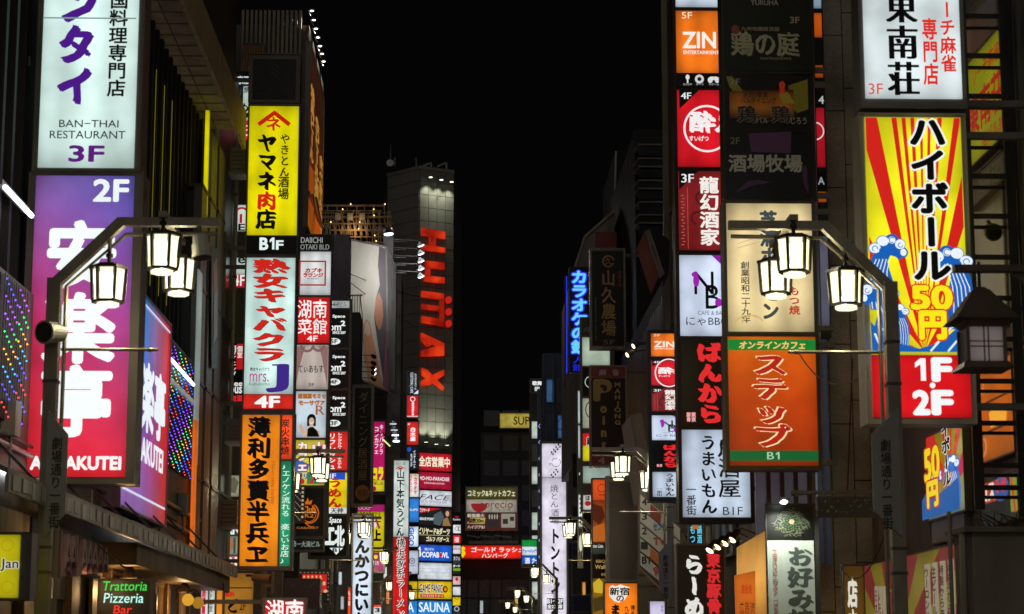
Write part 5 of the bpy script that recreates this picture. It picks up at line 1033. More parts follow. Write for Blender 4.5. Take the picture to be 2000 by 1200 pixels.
sideQ('lit_window', 'orange lit window with faint drawings behind the ladder frame', 'window', 5.13, 1908, 1982, 690, 880, 100, 120, '#c8640e', [Rc(0, 44, 100, 47, '#2c1c10', 'mullion'), Rc(0, 82, 100, 85, '#2c1c10', 'mullion'), G([(36, 60), (62, 54), (84, 62), (80, 80), (40, 80)], '#e8a030', 'lantern_shape'), Mix([Rg(14, 20, 12, 3, 'x', a0=-60, a1=120), Rg(14, 100, 14, 4, 'x', a0=-60, a1=160)], '#c87848', 'curved_drawing')], s=.9)
sideQ('window_poster', 'small round blue and red sticker window beside a green bottle poster at the right edge', 'poster', 5.13, 1916, 1992, 918, 1010, 100, 70, '#2c2c28', [Rc(2, 4, 44, 36, '#a03020'), T('ロス', 4, 8, 40, 32, '#d8d0b8', b=.06), Ci(58, 20, 20, 19, '#30508c'), T('HI', 48, 6, 70, 24, '#c83020', b=.08), Rc(82, 6, 100, 60, '#70882c'), Ln([(86, 8), (94, 60)], 5, '#c03020')], s=.55)
wp = [rays(60, 90, 0, 0, 100, 90, [(-40, -22), (-10, -6), (-2, 0), (4, 7), (14, 22), (36, 60)], '#b82418')] + wave(24, 66, .42, 1, 118) + wave(80, 60, .5, -1, 118) + [G([(0, 92), (20, 76), (50, 90), (100, 76), (100, 120), (0, 120)], '#20589c'), T('50', 12, 22, 52, 66, '#e8d020', b=.07, ol='#b82018', olr=.06), T('円', 18, 70, 46, 104, '#e8d020', b=.06, ol='#b82018', olr=.06), T('イボール', 62, -6, 84, 84, '#141410', v=1, b=.05, ol='#d8dcd4', olr=.05)]
sideQ('window_poster', 'yellow and blue wave poster reading 50円 in the window below the sunburst sign', 'poster', 5.12, 1812, 1886, 822, 995, 100, 120, '#a8a014', wp, s=.75)
mp_ = [rays(66, 118, 0, 0, 200, 118, [(-60, -48), (-36, -24), (-12, 0), (12, 24), (38, 52), (64, 74)], '#662422'), Mix([Rc(24+i*9, 28+i, 31+i*9, 116, 'x') for i in range(3)] + [Rc(130+i*14, 14, 140+i*14, 90, 'x') for i in range(4)], '#8a806c', 'menu_strips'), T('日本酒焼酎', 25, 32, 30, 112, '#3a2c24', v=1, b=.02), T('レモンサワ', 34, 32, 39, 112, '#3a2c24', v=1, b=.02), T('ウーロンハイ', 131, 18, 139, 88, '#3a2c24', v=1, b=.03), T('生ビール中', 145, 18, 153, 88, '#3a2c24', v=1, b=.03), T('特製からあげ', 159, 18, 167, 88, '#3a2c24', v=1, b=.03), T('枝豆ポテト', 173, 18, 181, 88, '#3a2c24', v=1, b=.03), Rg(66, 70, 17, 2, '#7c7460', ry=34), Mix([Rc(92, 40, 98, 110, 'x'), Ci(95, 34, 5, 8, 'x')], '#5a5044', 'bottle_drawing')]
sideQ('menu_board', 'faded yellow and dark red striped menu board along the wall at the lower right', 'menu board', 5.1, 1690, 1888, 1060, 1290, 200, 120, '#8c7e2c', mp_, lit=True, s=.75)  # board glows by itself in place of light falling on it
sideQ('wall_panel', 'stained pale panel under the wave poster', 'panel', 5.14, 1820, 1888, 1000, 1045, 100, 30, '#8a8474', [Ln([(50, 2), (54, 26)], 2, '#3c342c')], lit=False)
# low concrete wall
cw = thing('concrete_wall', 'low grey concrete wall with cables on top at the lower right corner', 'wall', (5.2, 18.6, 0)); p = at(1895, 1040, 18.4)
MB().box(p.x+.02, 18.4, -.02, 5.19, 19.1, p.z).build('wall', streaked('#554f46', '#322e28', 3, .8), cw); MB().box(p.x-.06, 18.36, p.z+.002, 5.19, 19.1, p.z+.05).build('coping', solid('#35312b', .6), cw)
MB().tube([(p.x-.05, 18.5, 0), (p.x-.05, 18.5, p.z-.01)], .035, 8).tube([(p.x-.14, 18.6, 0), (p.x-.14, 18.6, p.z+.2)], .02, 8).build('pipe', solid('#5c574e', .4, .3), cw)
cm = MB()
for i in range(9):
    x = p.x+.05+i*.045; cm.tube([(x, 18.45, p.z+.05), (x+random.uniform(-.05, .05), 18.42, p.z+.11+random.random()*.08), (x+.1, 18.44, p.z+.09+random.random()*.06), (x+.16, 18.45, p.z+.055)], .007, 5)
cm.build('tangled_cables', solid('#15120f', .5), cw)

# wooden pagoda-roofed lantern close by
wl_ = thing('wooden_lantern', 'dark wooden lantern with a pagoda roof hanging in front of the bright wave sign', 'lantern', tuple(at(1916, 720, 13)))
wd = streaked('#3c2c24', '#241812', 10, .5); c = at(1916, 640, 13); s_ = scl(13, 620); zr = lambda yy: at(1916, yy, 13).z
def sq(r, z): return [(c.x-r, 13-r, z), (c.x+r, 13-r, z), (c.x+r, 13+r, z), (c.x-r, 13+r, z)]
def frust(mb, r0, z0, r1, z1):
    b = len(mb.v); mb.v += sq(r0, z0)+sq(r1, z1); mb.f += [(b, b+3, b+2, b+1), (b+4, b+5, b+6, b+7)] + [(b+i, b+(i+1) % 4, b+4+(i+1) % 4, b+4+i) for i in range(4)]
mb = MB(); frust(mb, s_*62, zr(630), s_*58, zr(626)); frust(mb, s_*58, zr(626)+.0005, s_*16, zr(568)); frust(mb, s_*14, zr(568)+.0005, s_*8, zr(562)); mb.build('roof', wd, wl_)
mb = MB(); frust(mb, s_*34, zr(643), s_*44, zr(630)-.001); mb.build('eaves', wd, wl_)
mb = MB(); frust(mb, s_*50, zr(724), s_*46, zr(716)); frust(mb, s_*44, zr(716)+.0005, s_*42, zr(711)); mb.build('base', wd, wl_)
rf_ = s_*36
for dx in (-1, 1):
    for dy in (-1, 1): MB().box(c.x+dx*rf_-.011, 13+dy*rf_-.011, zr(711)+.001, c.x+dx*rf_+.011, 13+dy*rf_+.011, zr(643)-.001).build('corner_post', wd, wl_)
pn_ = lit_panel('#7d726e', .55, 0)
MB().box(c.x-rf_+.012, 13-rf_+.002, zr(710), c.x+rf_-.012, 13-rf_+.006, zr(644)).build('paper_pane', pn_, wl_)
MB().box(c.x-rf_+.002, 13-rf_+.012, zr(710), c.x-rf_+.006, 13+rf_-.012, zr(644)).build('paper_pane', solid('#6a6662', .6), wl_)
MB().box(c.x+rf_-.006, 13-rf_+.012, zr(710), c.x+rf_-.002, 13+rf_-.012, zr(644)).build('paper_pane', solid('#6a6662', .6), wl_)
for q in (-.12, .12): MB().box(c.x+rf_*q-.004, 13-rf_-.006, zr(710), c.x+rf_*q+.004, 13-rf_+.0015, zr(644)).build('lattice_bar', wd, wl_)
for yy in (672, 682): MB().box(c.x-rf_+.012, 13-rf_-.004, zr(yy)-.004, c.x+rf_-.012, 13-rf_+.0005, zr(yy)+.004).build('lattice_bar', wd, wl_)
MB().tube([(c.x, 13, zr(562)), (c.x, 13, zr(512))], .011, 8).build('hanger', stl, wl_)
MB().box(at(1862, 526, 13).x, 12.96, zr(532), at(2060, 526, 13).x, 13.04, zr(519)).build('beam', wd, wl_)
MB().prism([at(1975, 534, 13), at(2050, 534, 13), at(2050, 590, 13)], (0, .04, 0)).build('bracket', wd, wl_)

# right column B
S('thin slice of a lit sign column between the unlit boards and the stone wall', 25.2, (1594, -40, 1614, 660), [P(-30, 18, '#8ca0b8', [], tubes=0, s=.7), P(28, 76, '#b84c10', [], tubes=0, s=.8), P(132, 156, '#a0400c', [], tubes=0, s=.8), P(190, 212, '#1a1a1c', [T('4', 1599, 193, 1609, 208, '!a8b0b0', b=.03)], lit=False), P(216, 332, '#a01020', [Rg(1592, 262, 18, 2.5, '#d8c8c8', a0=-80, a1=80)], tubes=0, s=.85), P(340, 372, '#1c1a1c', [T('A', 1598, 352, 1610, 366, '!8c94a0', b=.03)], lit=False), P(380, 400, '#a8480c', [], tubes=0, s=.8), P(466, 640, '#565668', [], tubes=0, s=.8)], mx=2, depth=.1, name='sign_column', cat='sign column', case='#141414')  # reflection of the near column in glass, built as glowing panels
YBc = 24
S('unlit dark green signboard with beige brush kanji for a chicken garden pub', YBc, (1408, -60, 1590, 143), [
  P(-50, 139, '#262a1c', [T('YURUHA', 1466, 1, 1520, 11, '#c8c4b0', b=.04), T('3F', 1543, 34, 1561, 46, '#d8b878', b=.05), T('九州地鶏居酒屋', 1447, 54, 1522, 62, '#c8b080', b=.02, st='k'), T('鶏の庭', 1428, 64, 1560, 110, '#f0d8a0', b=.03, st='k'), Ci(1436, 60, 8, 9, '#a03020', 'comb'), T('torinoniwa', 1484, 112, 1545, 118, '#c8b488', b=.01, st='m')], lit=False)], mx=5, wall=XR, depth=.3, case='#1d1d16')
S('unlit glossy sign reflecting yellow and purple light with outlined chicken kanji and white kanji below', YBc, (1412, 144, 1592, 392), [
  P(148, 260, '#20120a', [G([(1418, 150), (1430, 150), (1466, 200), (1450, 204), (1424, 170)], '!352f04', 'yellow_print'), G([(1540, 168), (1578, 155), (1578, 214), (1556, 222), (1540, 205)], '!352f04', 'yellow_print'), G([(1424, 180), (1550, 176), (1552, 235), (1424, 235)], lit_panel('#4a2808', .55, 3, stops=[(0, '#140a04'), (.4, '#7a4410'), (.8, '#5c3008'), (1, '#1c0e04')]), 'brown_print'), T('2F', 1425, 155, 1445, 167, '#c8c4b4', b=.03, st='m'), T('水炊鶏宴', 1450, 180, 1500, 192, '#241408'), T('バルダイニング', 1446, 192, 1516, 204, '#241408'), Mix([Ci(1527, 168, 6, 8, 'x'), Rc(1522, 174, 1532, 190, 'x')], '!6a1c08', 'cockerel_head'), G([(1520, 186), (1538, 182), (1552, 204), (1528, 204)], '!4a3c0c', 'cockerel'), T('鶏', 1440, 210, 1476, 242, '#1c140c', b=.03, st='k', ol='#c8c0b0', olr=.025), T('バル', 1476, 232, 1500, 243, '#d0c8b8', b=.02), T('鶏', 1506, 210, 1542, 242, '#1c140c', b=.03, st='k', ol='#c8c0b0', olr=.025), T('じろう', 1544, 232, 1574, 245, '#d0c8b8', b=.02)], lit=False, x0=1418, x1=1580),  # yellow and purple reflections painted as glowing patches; brown print glows too
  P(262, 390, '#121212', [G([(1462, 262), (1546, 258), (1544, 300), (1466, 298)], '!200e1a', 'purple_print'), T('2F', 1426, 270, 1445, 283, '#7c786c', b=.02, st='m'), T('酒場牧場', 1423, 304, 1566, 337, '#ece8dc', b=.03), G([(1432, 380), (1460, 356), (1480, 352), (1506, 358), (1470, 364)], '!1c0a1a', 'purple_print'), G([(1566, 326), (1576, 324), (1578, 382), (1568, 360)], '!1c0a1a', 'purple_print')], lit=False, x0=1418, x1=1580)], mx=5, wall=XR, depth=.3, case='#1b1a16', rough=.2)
S('cream lit sign with grey brush letters behind the right lamp lanterns', YBc, (1414, 393, 1594, 654), [
  P(398, 648, '#e6cf98', [T('芝浦ホルモン', 1485, 412, 1520, 626, '#3c474a', v=1, b=.05), T('創業昭和二十九年', 1447, 512, 1465, 632, '#3c3c34', v=1, b=.02), T('もつ焼', 1540, 560, 1562, 616, '#b4342c', v=1, b=.03, st='k'), Mix([Rg(1470, 640, 24, 3, 'x', a0=200, a1=330), Rg(1462, 650, 34, 2.5, 'x', a0=210, a1=300)], '#cfae6c', 'faint_drawing'), Mix([Ln([(1440, 478), (1476, 466)], 1.5, 'x'), Ln([(1440, 486), (1484, 474)], 1.5, 'x')], '#c0ae88', 'faint_drawing')], x0=1420, x1=1588, tubes=3)], wall=XR, depth=.3, case='#2a2620')
S('orange lit sign with cream-edged red katakana and green bands, lettered B1', YBc, (1416, 655, 1602, 918), [
  P(658, 910, '#d8500e', [Bd(664, 685, '#0e7c2c'), T('オンラインカフェ', 1442, 668, 1572, 682, '#f0c070', b=.04, shear=.2), T('ステップ', 1468, 690, 1542, 876, '#b01c14', v=1, b=.04, st='k', ol='#f2d8a4', olr=.045), Bd(881, 901, '#0b5a2c'), T('B', 1498, 884, 1511, 898, '#a8c8a8', b=.02, st='m'), ONE(1515, 884, 1522, 898, '#a8c8a8')], x0=1423, x1=1596, tubes=0, stops=[(0, '#8e280c'), (.5, '#ac380c'), (.8, '#c8500c'), (1, '#e06c10')])], wall=XR, depth=.3, case='#2a211a')
# right column A
def zin_panels(f, full):
    """the same six firms appear on both columns; f maps the near column's pixels"""
    def X(x): return f(x, 0)[0]
    def Y_(y): return f(0, y)[1]
    def t(s, a, top, c_, d, c2, **k): return T(s, X(a), Y_(top), X(c_), Y_(d), c2, **k)
    sc_ = X(101)-X(100)
    return [
      P(Y_(-60), Y_(18), '#c8d4e4', [t('麻雀倶楽部', 1332, -12, 1404, 2, '#20242c', b=.02)], label='white panel at the top'),
      P(Y_(26), Y_(151), '#ee7418', [t('5F', 1331, 29, 1352, 42, '#f4e0c8', b=.0, st='m'), t('ZIN', 1333, 70, 1398, 101, '#f6ece2', b=.045), t('ENTERTAINMENT', 1334, 107, 1405, 114, '#f6ece2', b=.03)], tubes=3, label='orange panel reading ZIN ENTERTAINMENT 5F'),
      P(Y_(152), Y_(180), '#151517', [Mix([Ci(X(1343), Y_(160), 4*sc_, 5*sc_, 'x'), Rc(X(1341.5), Y_(162), X(1344.5), Y_(172), 'x')], '#d8d8d8', 'microphone'), Rg(X(1366), Y_(164), 9*sc_, 5*sc_, '#c8c8c8'), Mix([Ci(X(1387), Y_(166), 5*sc_, 6*sc_, 'x'), Ci(X(1401), Y_(166), 5*sc_, 6*sc_, 'x'), Rc(X(1387), Y_(159), X(1401), Y_(166), 'x')], '#d0d0d0', 'gamepad'), t('カラオケ', 1334, 173, 1352, 177, '#b8b8b8'), t('ダーツ', 1359, 173, 1374, 177, '#b8b8b8'), t('TVゲーム', 1384, 173, 1404, 177, '#b8b8b8')], m=BK, label='black strip with microphone, dartboard and gamepad symbols'),
      P(Y_(186), Y_(338), '#cc1220', [G([(X(1326.5), Y_(186)), (X(1366), Y_(186)), (X(1326.5), Y_(224))], '#17171a'), t('4F', 1330, 191, 1350, 204, '#e0e8e8', b=.03, st='m'), Rg(X(1381), Y_(263), 47*sc_, 4*sc_, '#f0e8e8'), t('酔月', 1348, 230, 1440, 270, '#f2ecec', b=.05, st='k'), t('すいげつ', 1346, 278, 1384, 288, '#f2ecec', b=.03, st='k')], label='red panel with a white ringed brush kanji'),
      P(Y_(347), Y_(502), '#7c1c20', [G([(X(1326.5), Y_(347)), (X(1364), Y_(347)), (X(1326.5), Y_(384))], '#251614'), t('3F', 1331, 353, 1355, 370, '#e8ecec', b=.03, st='m'), Mix([Rc(X(1330+(i % 2)*3), Y_(395+i*6), X(1336+(i % 2)*2), Y_(396.6+i*6), 'x') for i in range(17)] + [Rc(X(1343), Y_(380), X(1344), Y_(500), 'x')], '#b85848', 'key_pattern'), Mix([Rg(X(1372), Y_(400), 14*sc_, 4*sc_, 'x', a0=0, a1=260), Rg(X(1362), Y_(440), 14*sc_, 4*sc_, 'x', a0=100, a1=340)], '#4c1414', 'dragon'), t('龍幻酒家', 1366, 358, 1405, 494, '#f0ece4', v=1, b=.03)], label='dark red panel with white kanji and a dragon print'),
      P(Y_(512), Y_(668), '#cfdcf2', [G([(X(1390), Y_(512)), (X(1440), Y_(512)), (X(1440), Y_(560))], '#8c1ca0'), t('N', 1356, 544, 1394, 588, '#151210', b=.0), t('B', 1378, 570, 1406, 616, '#151210', b=.0), Mix([Ci(X(1360), Y_(562), 6*sc_, 12*sc_, 'x'), Ci(X(1357), Y_(550), 6*sc_, 5*sc_, 'x'), Ci(X(1403), Y_(604), 7*sc_, 8*sc_, 'x')], '#9820a8', 'cat_shape'), t('CAFE & BAR', 1363, 620, 1416, 628, '#6c7480'), t('にゃBBQ', 1340, 632, 1424, 650, '#1c2024', b=.0)], label='pale lavender panel with letters N and B'),
      P(Y_(678), Y_(838), '#1b1210', [t('ばんから', 1362, 680, 1412, 836, '#e0262a', v=1, b=.07, st='k'), t('豚骨', 1341, 814, 1349, 832, '#e8a0a0', v=1, b=.06), t('東京', 1350, 814, 1359, 832, '#e8a0a0', v=1, b=.06)], m=BK, label='black panel with rough red brush letters'),
      P(Y_(847), Y_(1011), '#c0cfe2', [t('うまいもん', 1368, 856, 1400, 1006, '#0e0f10', v=1, b=.03, st='k'), t('居酒屋', 1402, 862, 1446, 976, '#0e0f10', v=1, b=.015, st='k'), t('一番街', 1340, 950, 1360, 1008, '#16181a', v=1, b=.01, st='k'), t('B1F', 1412, 992, 1450, 1007, '#2c3034', b=.0, st='m')], tubes=3, label='pale blue bottom panel with black brush writing')]
S('tall near black-framed sign column on the right from ZIN down to the pale pub panel', 29, (1319, -70, 1463, 1021), zin_panels(lambda x, y: (x, y), True), mx=7, wall=XR, depth=.34, name='sign_column', cat='sign column', case='#171615')
# right column C: the same tenants, smaller
yc = [(-60, 500), (26, 652), (151, 697), (186, 705), (338, 754), (347, 760), (502, 805), (512, 813), (668, 861), (678, 869), (838, 915), (847, 923), (1011, 971)]
def fc(x, y):
    for (a, A_), (b, B_) in zip(yc, yc[1:]):
        if y <= b: return (1273.5 + (x-1326)*.60, A_ + (B_-A_)*(y-a)/(b-a))
    return (1273.5 + (x-1326)*.60, 971)
cp = zin_panels(fc, False)[1:]
cp = [q for i, q in enumerate(cp) if i != 1]
for q in cp: q['label'] = None
S('second smaller black-framed sign column partly hidden behind the near one', 33.5, (1266, 645, 1359, 980), cp, mx=7, wall=XR, depth=.3, name='sign_column', cat='sign column', case='#171615')
# building signs further off
S('unlit black sign with dull gold brush kanji and 5F, high on the right', 48, (1152, 485, 1222, 682), [P(490, 676, '#100d0c', [Rg(1188, 511, 12, 3, '#e09838', a0=20, a1=350), T('久', 1181, 504, 1195, 518, '#e09838', st='k'), T('山久農場', 1174, 528, 1203, 658, '#f0a848', v=1, b=.02, st='k'), T('宮崎地鶏', 1206, 530, 1213, 562, '#a83020', v=1, b=.02), T('YAMAHISA NOUJO', 1161, 582, 1165, 668, '#a88040', rot=1), T('5F', 1178, 665, 1200, 674, '#8c887c', b=.03)], lit=False)], mx=4, wall=XR, case='#5c5750', rough=.25)
S('unlit dark sign with gold letters Point and MAHJONG under a red band', 46, (1152, 714, 1225, 912), [
  P(717, 738, '#8c1c20', [T('麻', 1170, 722, 1184, 734, '#f0e8e0', b=.04), T('雀', 1196, 722, 1208, 734, '#f0e8e0', b=.04)], lit=False),
  P(739, 888, '#1b1714', [T('P', 1162, 744, 1192, 782, '#f8b850', b=.09), Ci(1181, 759, 5, 6, '#2c1420'), T('oint', 1168, 786, 1190, 880, '#f8b850', v=1, b=.11), T('MAHJONG', 1198, 746, 1214, 832, '#f0b858', v=1, b=.08)], lit=False),
  P(889, 908, '#7c2024', [T('4', 1169, 894, 1181, 906, '#e8d8d0', b=.05)], lit=False)], mx=3, wall=XR, case='#6c665e', rough=.3)
S('blank unlit brown vertical sign behind the right lamp rod', 41, (1184, 930, 1247, 1136), [P(942, 995, '#5d514a', [Mix([Rc(1200+i*4, 978+(i % 3)*4, 1202+i*4, 981+(i % 3)*4, 'x') for i in range(9)], '#463c36', 'peeled_letters')], lit=False, x0=1190), P(996, 1132, '#5a4f49', [], lit=False, x0=1190)], mx=3, wall=XR, case='#7a7268')
S('orange lit sign with black kanji in a white splash below the blank brown sign', 41, (1180, 1136, 1247, 1290), [P(1140, 1286, '#ef7a14', [G([(1190, 1148), (1196, 1143), (1202, 1146), (1212, 1142), (1222, 1145), (1230, 1148), (1228, 1160), (1220, 1172), (1208, 1178), (1198, 1174), (1190, 1164)], '#ece4dc', 'splash'), T('新宿', 1191, 1148, 1229, 1163, '#120e0c', b=.03), T('の', 1204, 1164, 1218, 1175, '#120e0c', b=.03), T('まぐろ', 1192, 1180, 1212, 1250, '#140e0a', v=1, b=.07, st='k'), T('博多', 1231, 1182, 1240, 1206, '#140e0a', v=1, b=.02, st='k'), T('九州', 1219, 1183, 1228, 1206, '#140e0a', v=1, b=.02, st='k')], tubes=0)], mx=2, wall=XR, case='#54402c')
S('narrow orange and brown food poster sign left of the blank brown sign', 44, (1156, 934, 1186, 1062), [P(937, 978, '#c84818', [Rg(1175, 954, 8, 1.2, '#702010'), T('牛角', 1170, 965, 1182, 970, '#501808')], tubes=0), P(979, 1060, '#8a3c14', [G([(1158, 984), (1176, 990), (1182, 1010), (1170, 1026), (1158, 1016)], '#4c1c0c', 'food'), G([(1158, 1030), (1180, 1022), (1184, 1058), (1158, 1058)], '#b05c1c', 'food')], tubes=0)], mx=2, case='#4c4038', s=1) if False else S('narrow orange and brown food poster sign left of the blank brown sign', 44, (1156, 934, 1186, 1062), [P(937, 978, '#c84818', [Rg(1175, 954, 8, 1.2, '#702010'), T('牛角', 1170, 965, 1182, 970, '#501808')], tubes=0), P(979, 1060, '#8a3c14', [G([(1158, 984), (1176, 990), (1182, 1010), (1170, 1026), (1158, 1016)], '#4c1c0c', 'food'), G([(1158, 1030), (1180, 1022), (1184, 1058), (1158, 1058)], '#b05c1c', 'food')], tubes=0)], mx=2, case='#4c4038')
S('dark barbecue restaurant sign with gold lettering above a yellow print', 44, (1156, 1064, 1186, 1290), [P(1067, 1082, '#2c322c', [T('the Oak', 1158, 1063, 1178, 1070, '#c8ccc0', b=.04)], tubes=0), P(1083, 1130, '#241408', [T('BBQ', 1164, 1094, 1182, 1101, '!a88850', st='m'), T('Wall', 1162, 1104, 1182, 1112, '!b89858', st='m'), T('新宿', 1174, 1120, 1183, 1126, '!90703c')], lit=False), P(1131, 1286, '#7c5a14', [G([(1158, 1140), (1170, 1130), (1182, 1144), (1176, 1160), (1160, 1158)], '#c8a828', 'food'), G([(1158, 1170), (1180, 1164), (1184, 1190), (1160, 1196)], '#3c3414', 'food')], tubes=0)], mx=1.5, case='#4c4034')
for k, (xx, yy) in enumerate(((1240, 675), (1228, 692))):
    p = at(xx, yy, 43); r = thing('small_spotlight', ['upper', 'lower'][k] + ' of two small spotlights right of the gold kanji sign', 'spotlight', tuple(p), 'spotlights by the gold kanji sign'); ax = Vector((-.8, -.3, -.5)).normalized()
    MB().lathe(tuple(p), [(.03, -.14), (.06, -.1), (.065, .04)], 10, ax).build('head', solid('#5a564c', .4, .4), r); MB().lathe(tuple(p), [(.058, .041), (.05, .05)], 10, ax).build('lamp_glass', glow('#ffe0b0', 3), r)
    MB().tube([p-ax*.1, p+Vector((.3, .1, .1)), Vector((XR+.1, 43.1, p.z+.1))], .015, 6).build('arm', solid('#3c3830', .4, .5), r)
# blue neon
S('blue neon karaoke sign with large cyan katakana running down its face', 62, (1112, 522, 1152, 728), [P(526, 724, '#0e1226', [T('カラオケの鉄', 1115, 528, 1148, 692, '!6ad0ff', v=1, b=.045, ol='!2838f0', olr=.085), T('人館', 1118, 696, 1140, 726, '!1c2ce0', v=1, b=.0)], lit=False)], mx=1, name='neon_sign', case='#12142a', wall=XR)
nt = thing('neon_tube', 'thin blue neon tube standing along the left edge of the karaoke sign', 'neon tube', tuple(at(1107, 730, 62))); MB().tube([at(1107, 540, 62), at(1107, 730, 62)], .012, 6).build('tube', glow('#1a30e8', 1.6), nt); MB().bar(at(1104, 540, 62.05), at(1104, 762, 62.05), .04).build('rail', solid('#241c1c', .4, .5), nt)
# the outline of the neon letters glows darker blue
# pale panel column right of the neon
S('stack of pale blank and round-emblem light boxes left of the gold Point sign', 50, (1134, 620, 1196, 1000), [P(622, 656, '#3c4438', [T('R', 1139, 640, 1151, 650, '#c8ccb8', b=.0, shear=.3)], lit=False, x0=1137, x1=1160), P(660, 716, '#b0c0ac', [], x0=1138, x1=1192, tubes=0, s=.8), P(719, 776, '#1b201c', [Rg(1154, 748, 12, 1.5, '!a8c8b0'), ], lit=False, x0=1138, x1=1192), P(780, 838, '#a8ae98', [Rg(1153, 802, 10, 2, '#22241e', ry=16)], x0=1138, x1=1192, tubes=0, s=.8), P(848, 872, '#c82418', [T('麻', 1146, 855, 1158, 872, '#181410', b=.05, ol='#f0e8e0', olr=.05)], x0=1138, x1=1192, tubes=0), P(872, 902, '#c8bc18', [], x0=1138, x1=1192, tubes=0), P(912, 945, '#9cb0a4', [], x0=1138, x1=1192, tubes=0, s=.8), P(968, 996, '#c8c0bc', [Ci(1148, 984, 6, 5, '#a02020'), T('ほ', 1144, 970, 1152, 978, '#201c1c', b=.04)], x0=1138, x1=1192, tubes=0)], mx=2, depth=.25, name='sign_column', cat='sign column', case='#5c5a50')
S('tall slim white light strip with dark blue lower panels left of the pale boxes', 54, (1128, 762, 1138, 1110), [P(764, 828, '#b4c2c4', [], tubes=0, s=.85), P(832, 896, '#b4c2c8', [], tubes=0, s=.85), P(900, 965, '#14203c', [T('R', 1131, 925, 1136, 930, '!c8d0e0')], lit=False), P(968, 1030, '#c8d0c8', [Mix([Rc(1132, 974+i*9, 1135, 978+i*9, 'x') for i in range(6)], '#22281e', 'small_print')], tubes=0), P(1034, 1090, '#17201e', [Ci(1134, 1062, 3.5, 16, '!c0c8b8')], lit=False)], mx=1, depth=.2, name='light_strip', case='#4c4238')
S('white vertical sign with a pig drawing, skewers and bold black katakana', 80, (1055, 862, 1110, 1262), [
  P(867, 934, '#dcd6e6', [Mix([Ci(1077+i*4.6+(j*3), 884-i*5+j*4+k*0, 1.5, 2.1, 'x') for i in range(4) for j in range(2) for k in (0,)] + [Ln([(1074, 890), (1092, 874)], .6, 'x')], '#18161a', 'skewers'), Rg(1086, 904, 9, .9, '#18161a', ry=9, a0=-50, a1=170, nm='pig_drawing'), Rg(1074, 908, 2.4, .8, '#18161a', nm='pig_nose'), Ln([(1078, 902), (1081, 896), (1086, 898), (1088, 894)], .9, '#18161a', 'pig_ears'), Mix([Ci(1077+i*4.6+(j*3), 929-i*5+j*4, 1.5, 2.1, 'x') for i in range(3) for j in range(2)], '#18161a', 'skewers')], tubes=0),
  P(935, 1258, '#dcd6e6', [T('焼とん', 1074, 948, 1091, 994, '#3a3844', v=1, b=.0, st='m'), T('酒場', 1076, 996, 1092, 1026, '#3a3844', v=1, b=.0), T('トントン', 1074, 1033, 1094, 1162, '#15141a', v=1, b=.04), Rc(1068, 1170, 1100, 1192, '#17161a'), T('B1〜2F', 1069, 1172, 1099, 1180, '#e8e8ec', b=.04), T('全200席', 1069, 1182, 1098, 1190, '#e8e8ec', b=.04)], tubes=0)], mx=4, wall=XR, case='#6c665e')
S('dim patterned vertical board right of the white pork skewer sign', 70, (1112, 862, 1130, 1060), [P(866, 1056, '#6a6468', [Mix([Rc(1115, 872+i*14, 1121, 880+i*14, 'x') for i in range(12)], '#55505c', 'faded_print')], lit=False)], mx=1.5)
S('dim dark blue column with small lit symbols left of the white pork skewer sign', 86, (1050, 760, 1057, 1230), [P(764, 1226, '#14245c', [Mix([Ln([(1055, 830+i*32), (1052, 834+i*32), (1055, 838+i*32)], .8, 'x') for i in range(9)], '!a0b8f0', 'arrows')], lit=False)], mx=.5)
S('green, white and blue convenience store sign at the end of the street', 108, (1018, 1053, 1050, 1106), [P(1055, 1068, '#0e8a38', [], tubes=0), P(1068, 1085, '#cfe0f0', [T('FamilyMart', 1021, 1073, 1061, 1081, '#1c54a0', b=.02)], tubes=0), P(1086, 1104, '#1a58c0', [T('酒 たばこ', 1025, 1090, 1068, 1102, '#e8f0f8', b=.03)], tubes=0)], mx=1, depth=.3)
S('red lit shop sign with white katakana and a yellow dollar sign at the street end', 172, (899, 1063, 1026, 1093), [P(1066, 1091, '#dd1f12', [T('ゴールド ラッシュ', 921, 1069, 1022, 1079, '#f4ece8', b=.03), T('ハンバーグ', 941, 1081, 992, 1090, '#f4ece8', b=.02), T('$', 900, 1069, 908, 1088, '#f0d018', b=.1)], tubes=0)], mx=1, depth=.5, name='shop_sign')
apb = S('rooftop billboard reading aprecio with a red bowl emblem at the street end', 165, (909, 951, 1011, 1036), [
  P(953, 975, '#55501c', [T('コミック&ネットカフェ', 914, 958, 1006, 970, '#d8d8b4', b=.03)], lit=True, tubes=0, s=.6), P(976, 1001, '#a9a293', [Rg(936, 984, 16, 16, '#8c1c20', a0=0, a1=180, ry=17, nm='bowl_emblem'), T('aprecio', 937, 979, 1001, 997, '#6c2c2c', b=.0, st='m', shear=.1), T('アプレシオ', 956, 993, 998, 998, '#4c4440')], tubes=0, s=.75),
  P(1002, 1034, '#5a2420', [T('新宿最大', 913, 1004, 946, 1011, '#b8b0a0', b=.04), G([(912, 1023), (918, 1012), (948, 1012), (946, 1024)], '#a89a54'), T('個数30m', 914, 1013, 944, 1022, '#241c14', b=.04), T('ハイジアB1', 913, 1027, 946, 1033, '#b8b0a0', b=.04), Rc(950, 1004, 976, 1031, '#2c2420'), Rc(979, 1004, 1006, 1031, '#8c8478'), Mix([Ci(956+i*5, 1010, 1.5, 5, 'x') for i in range(4)], '#a09484', 'glasses'), Mix([Rc(982, 1014, 992, 1024, 'x'), Rc(996, 1010, 1004, 1018, 'x')], '#2c2826', 'armchairs')], tubes=0, s=.75)], mx=2, depth=.6, name='billboard', case='#77746a')
bf = MB()
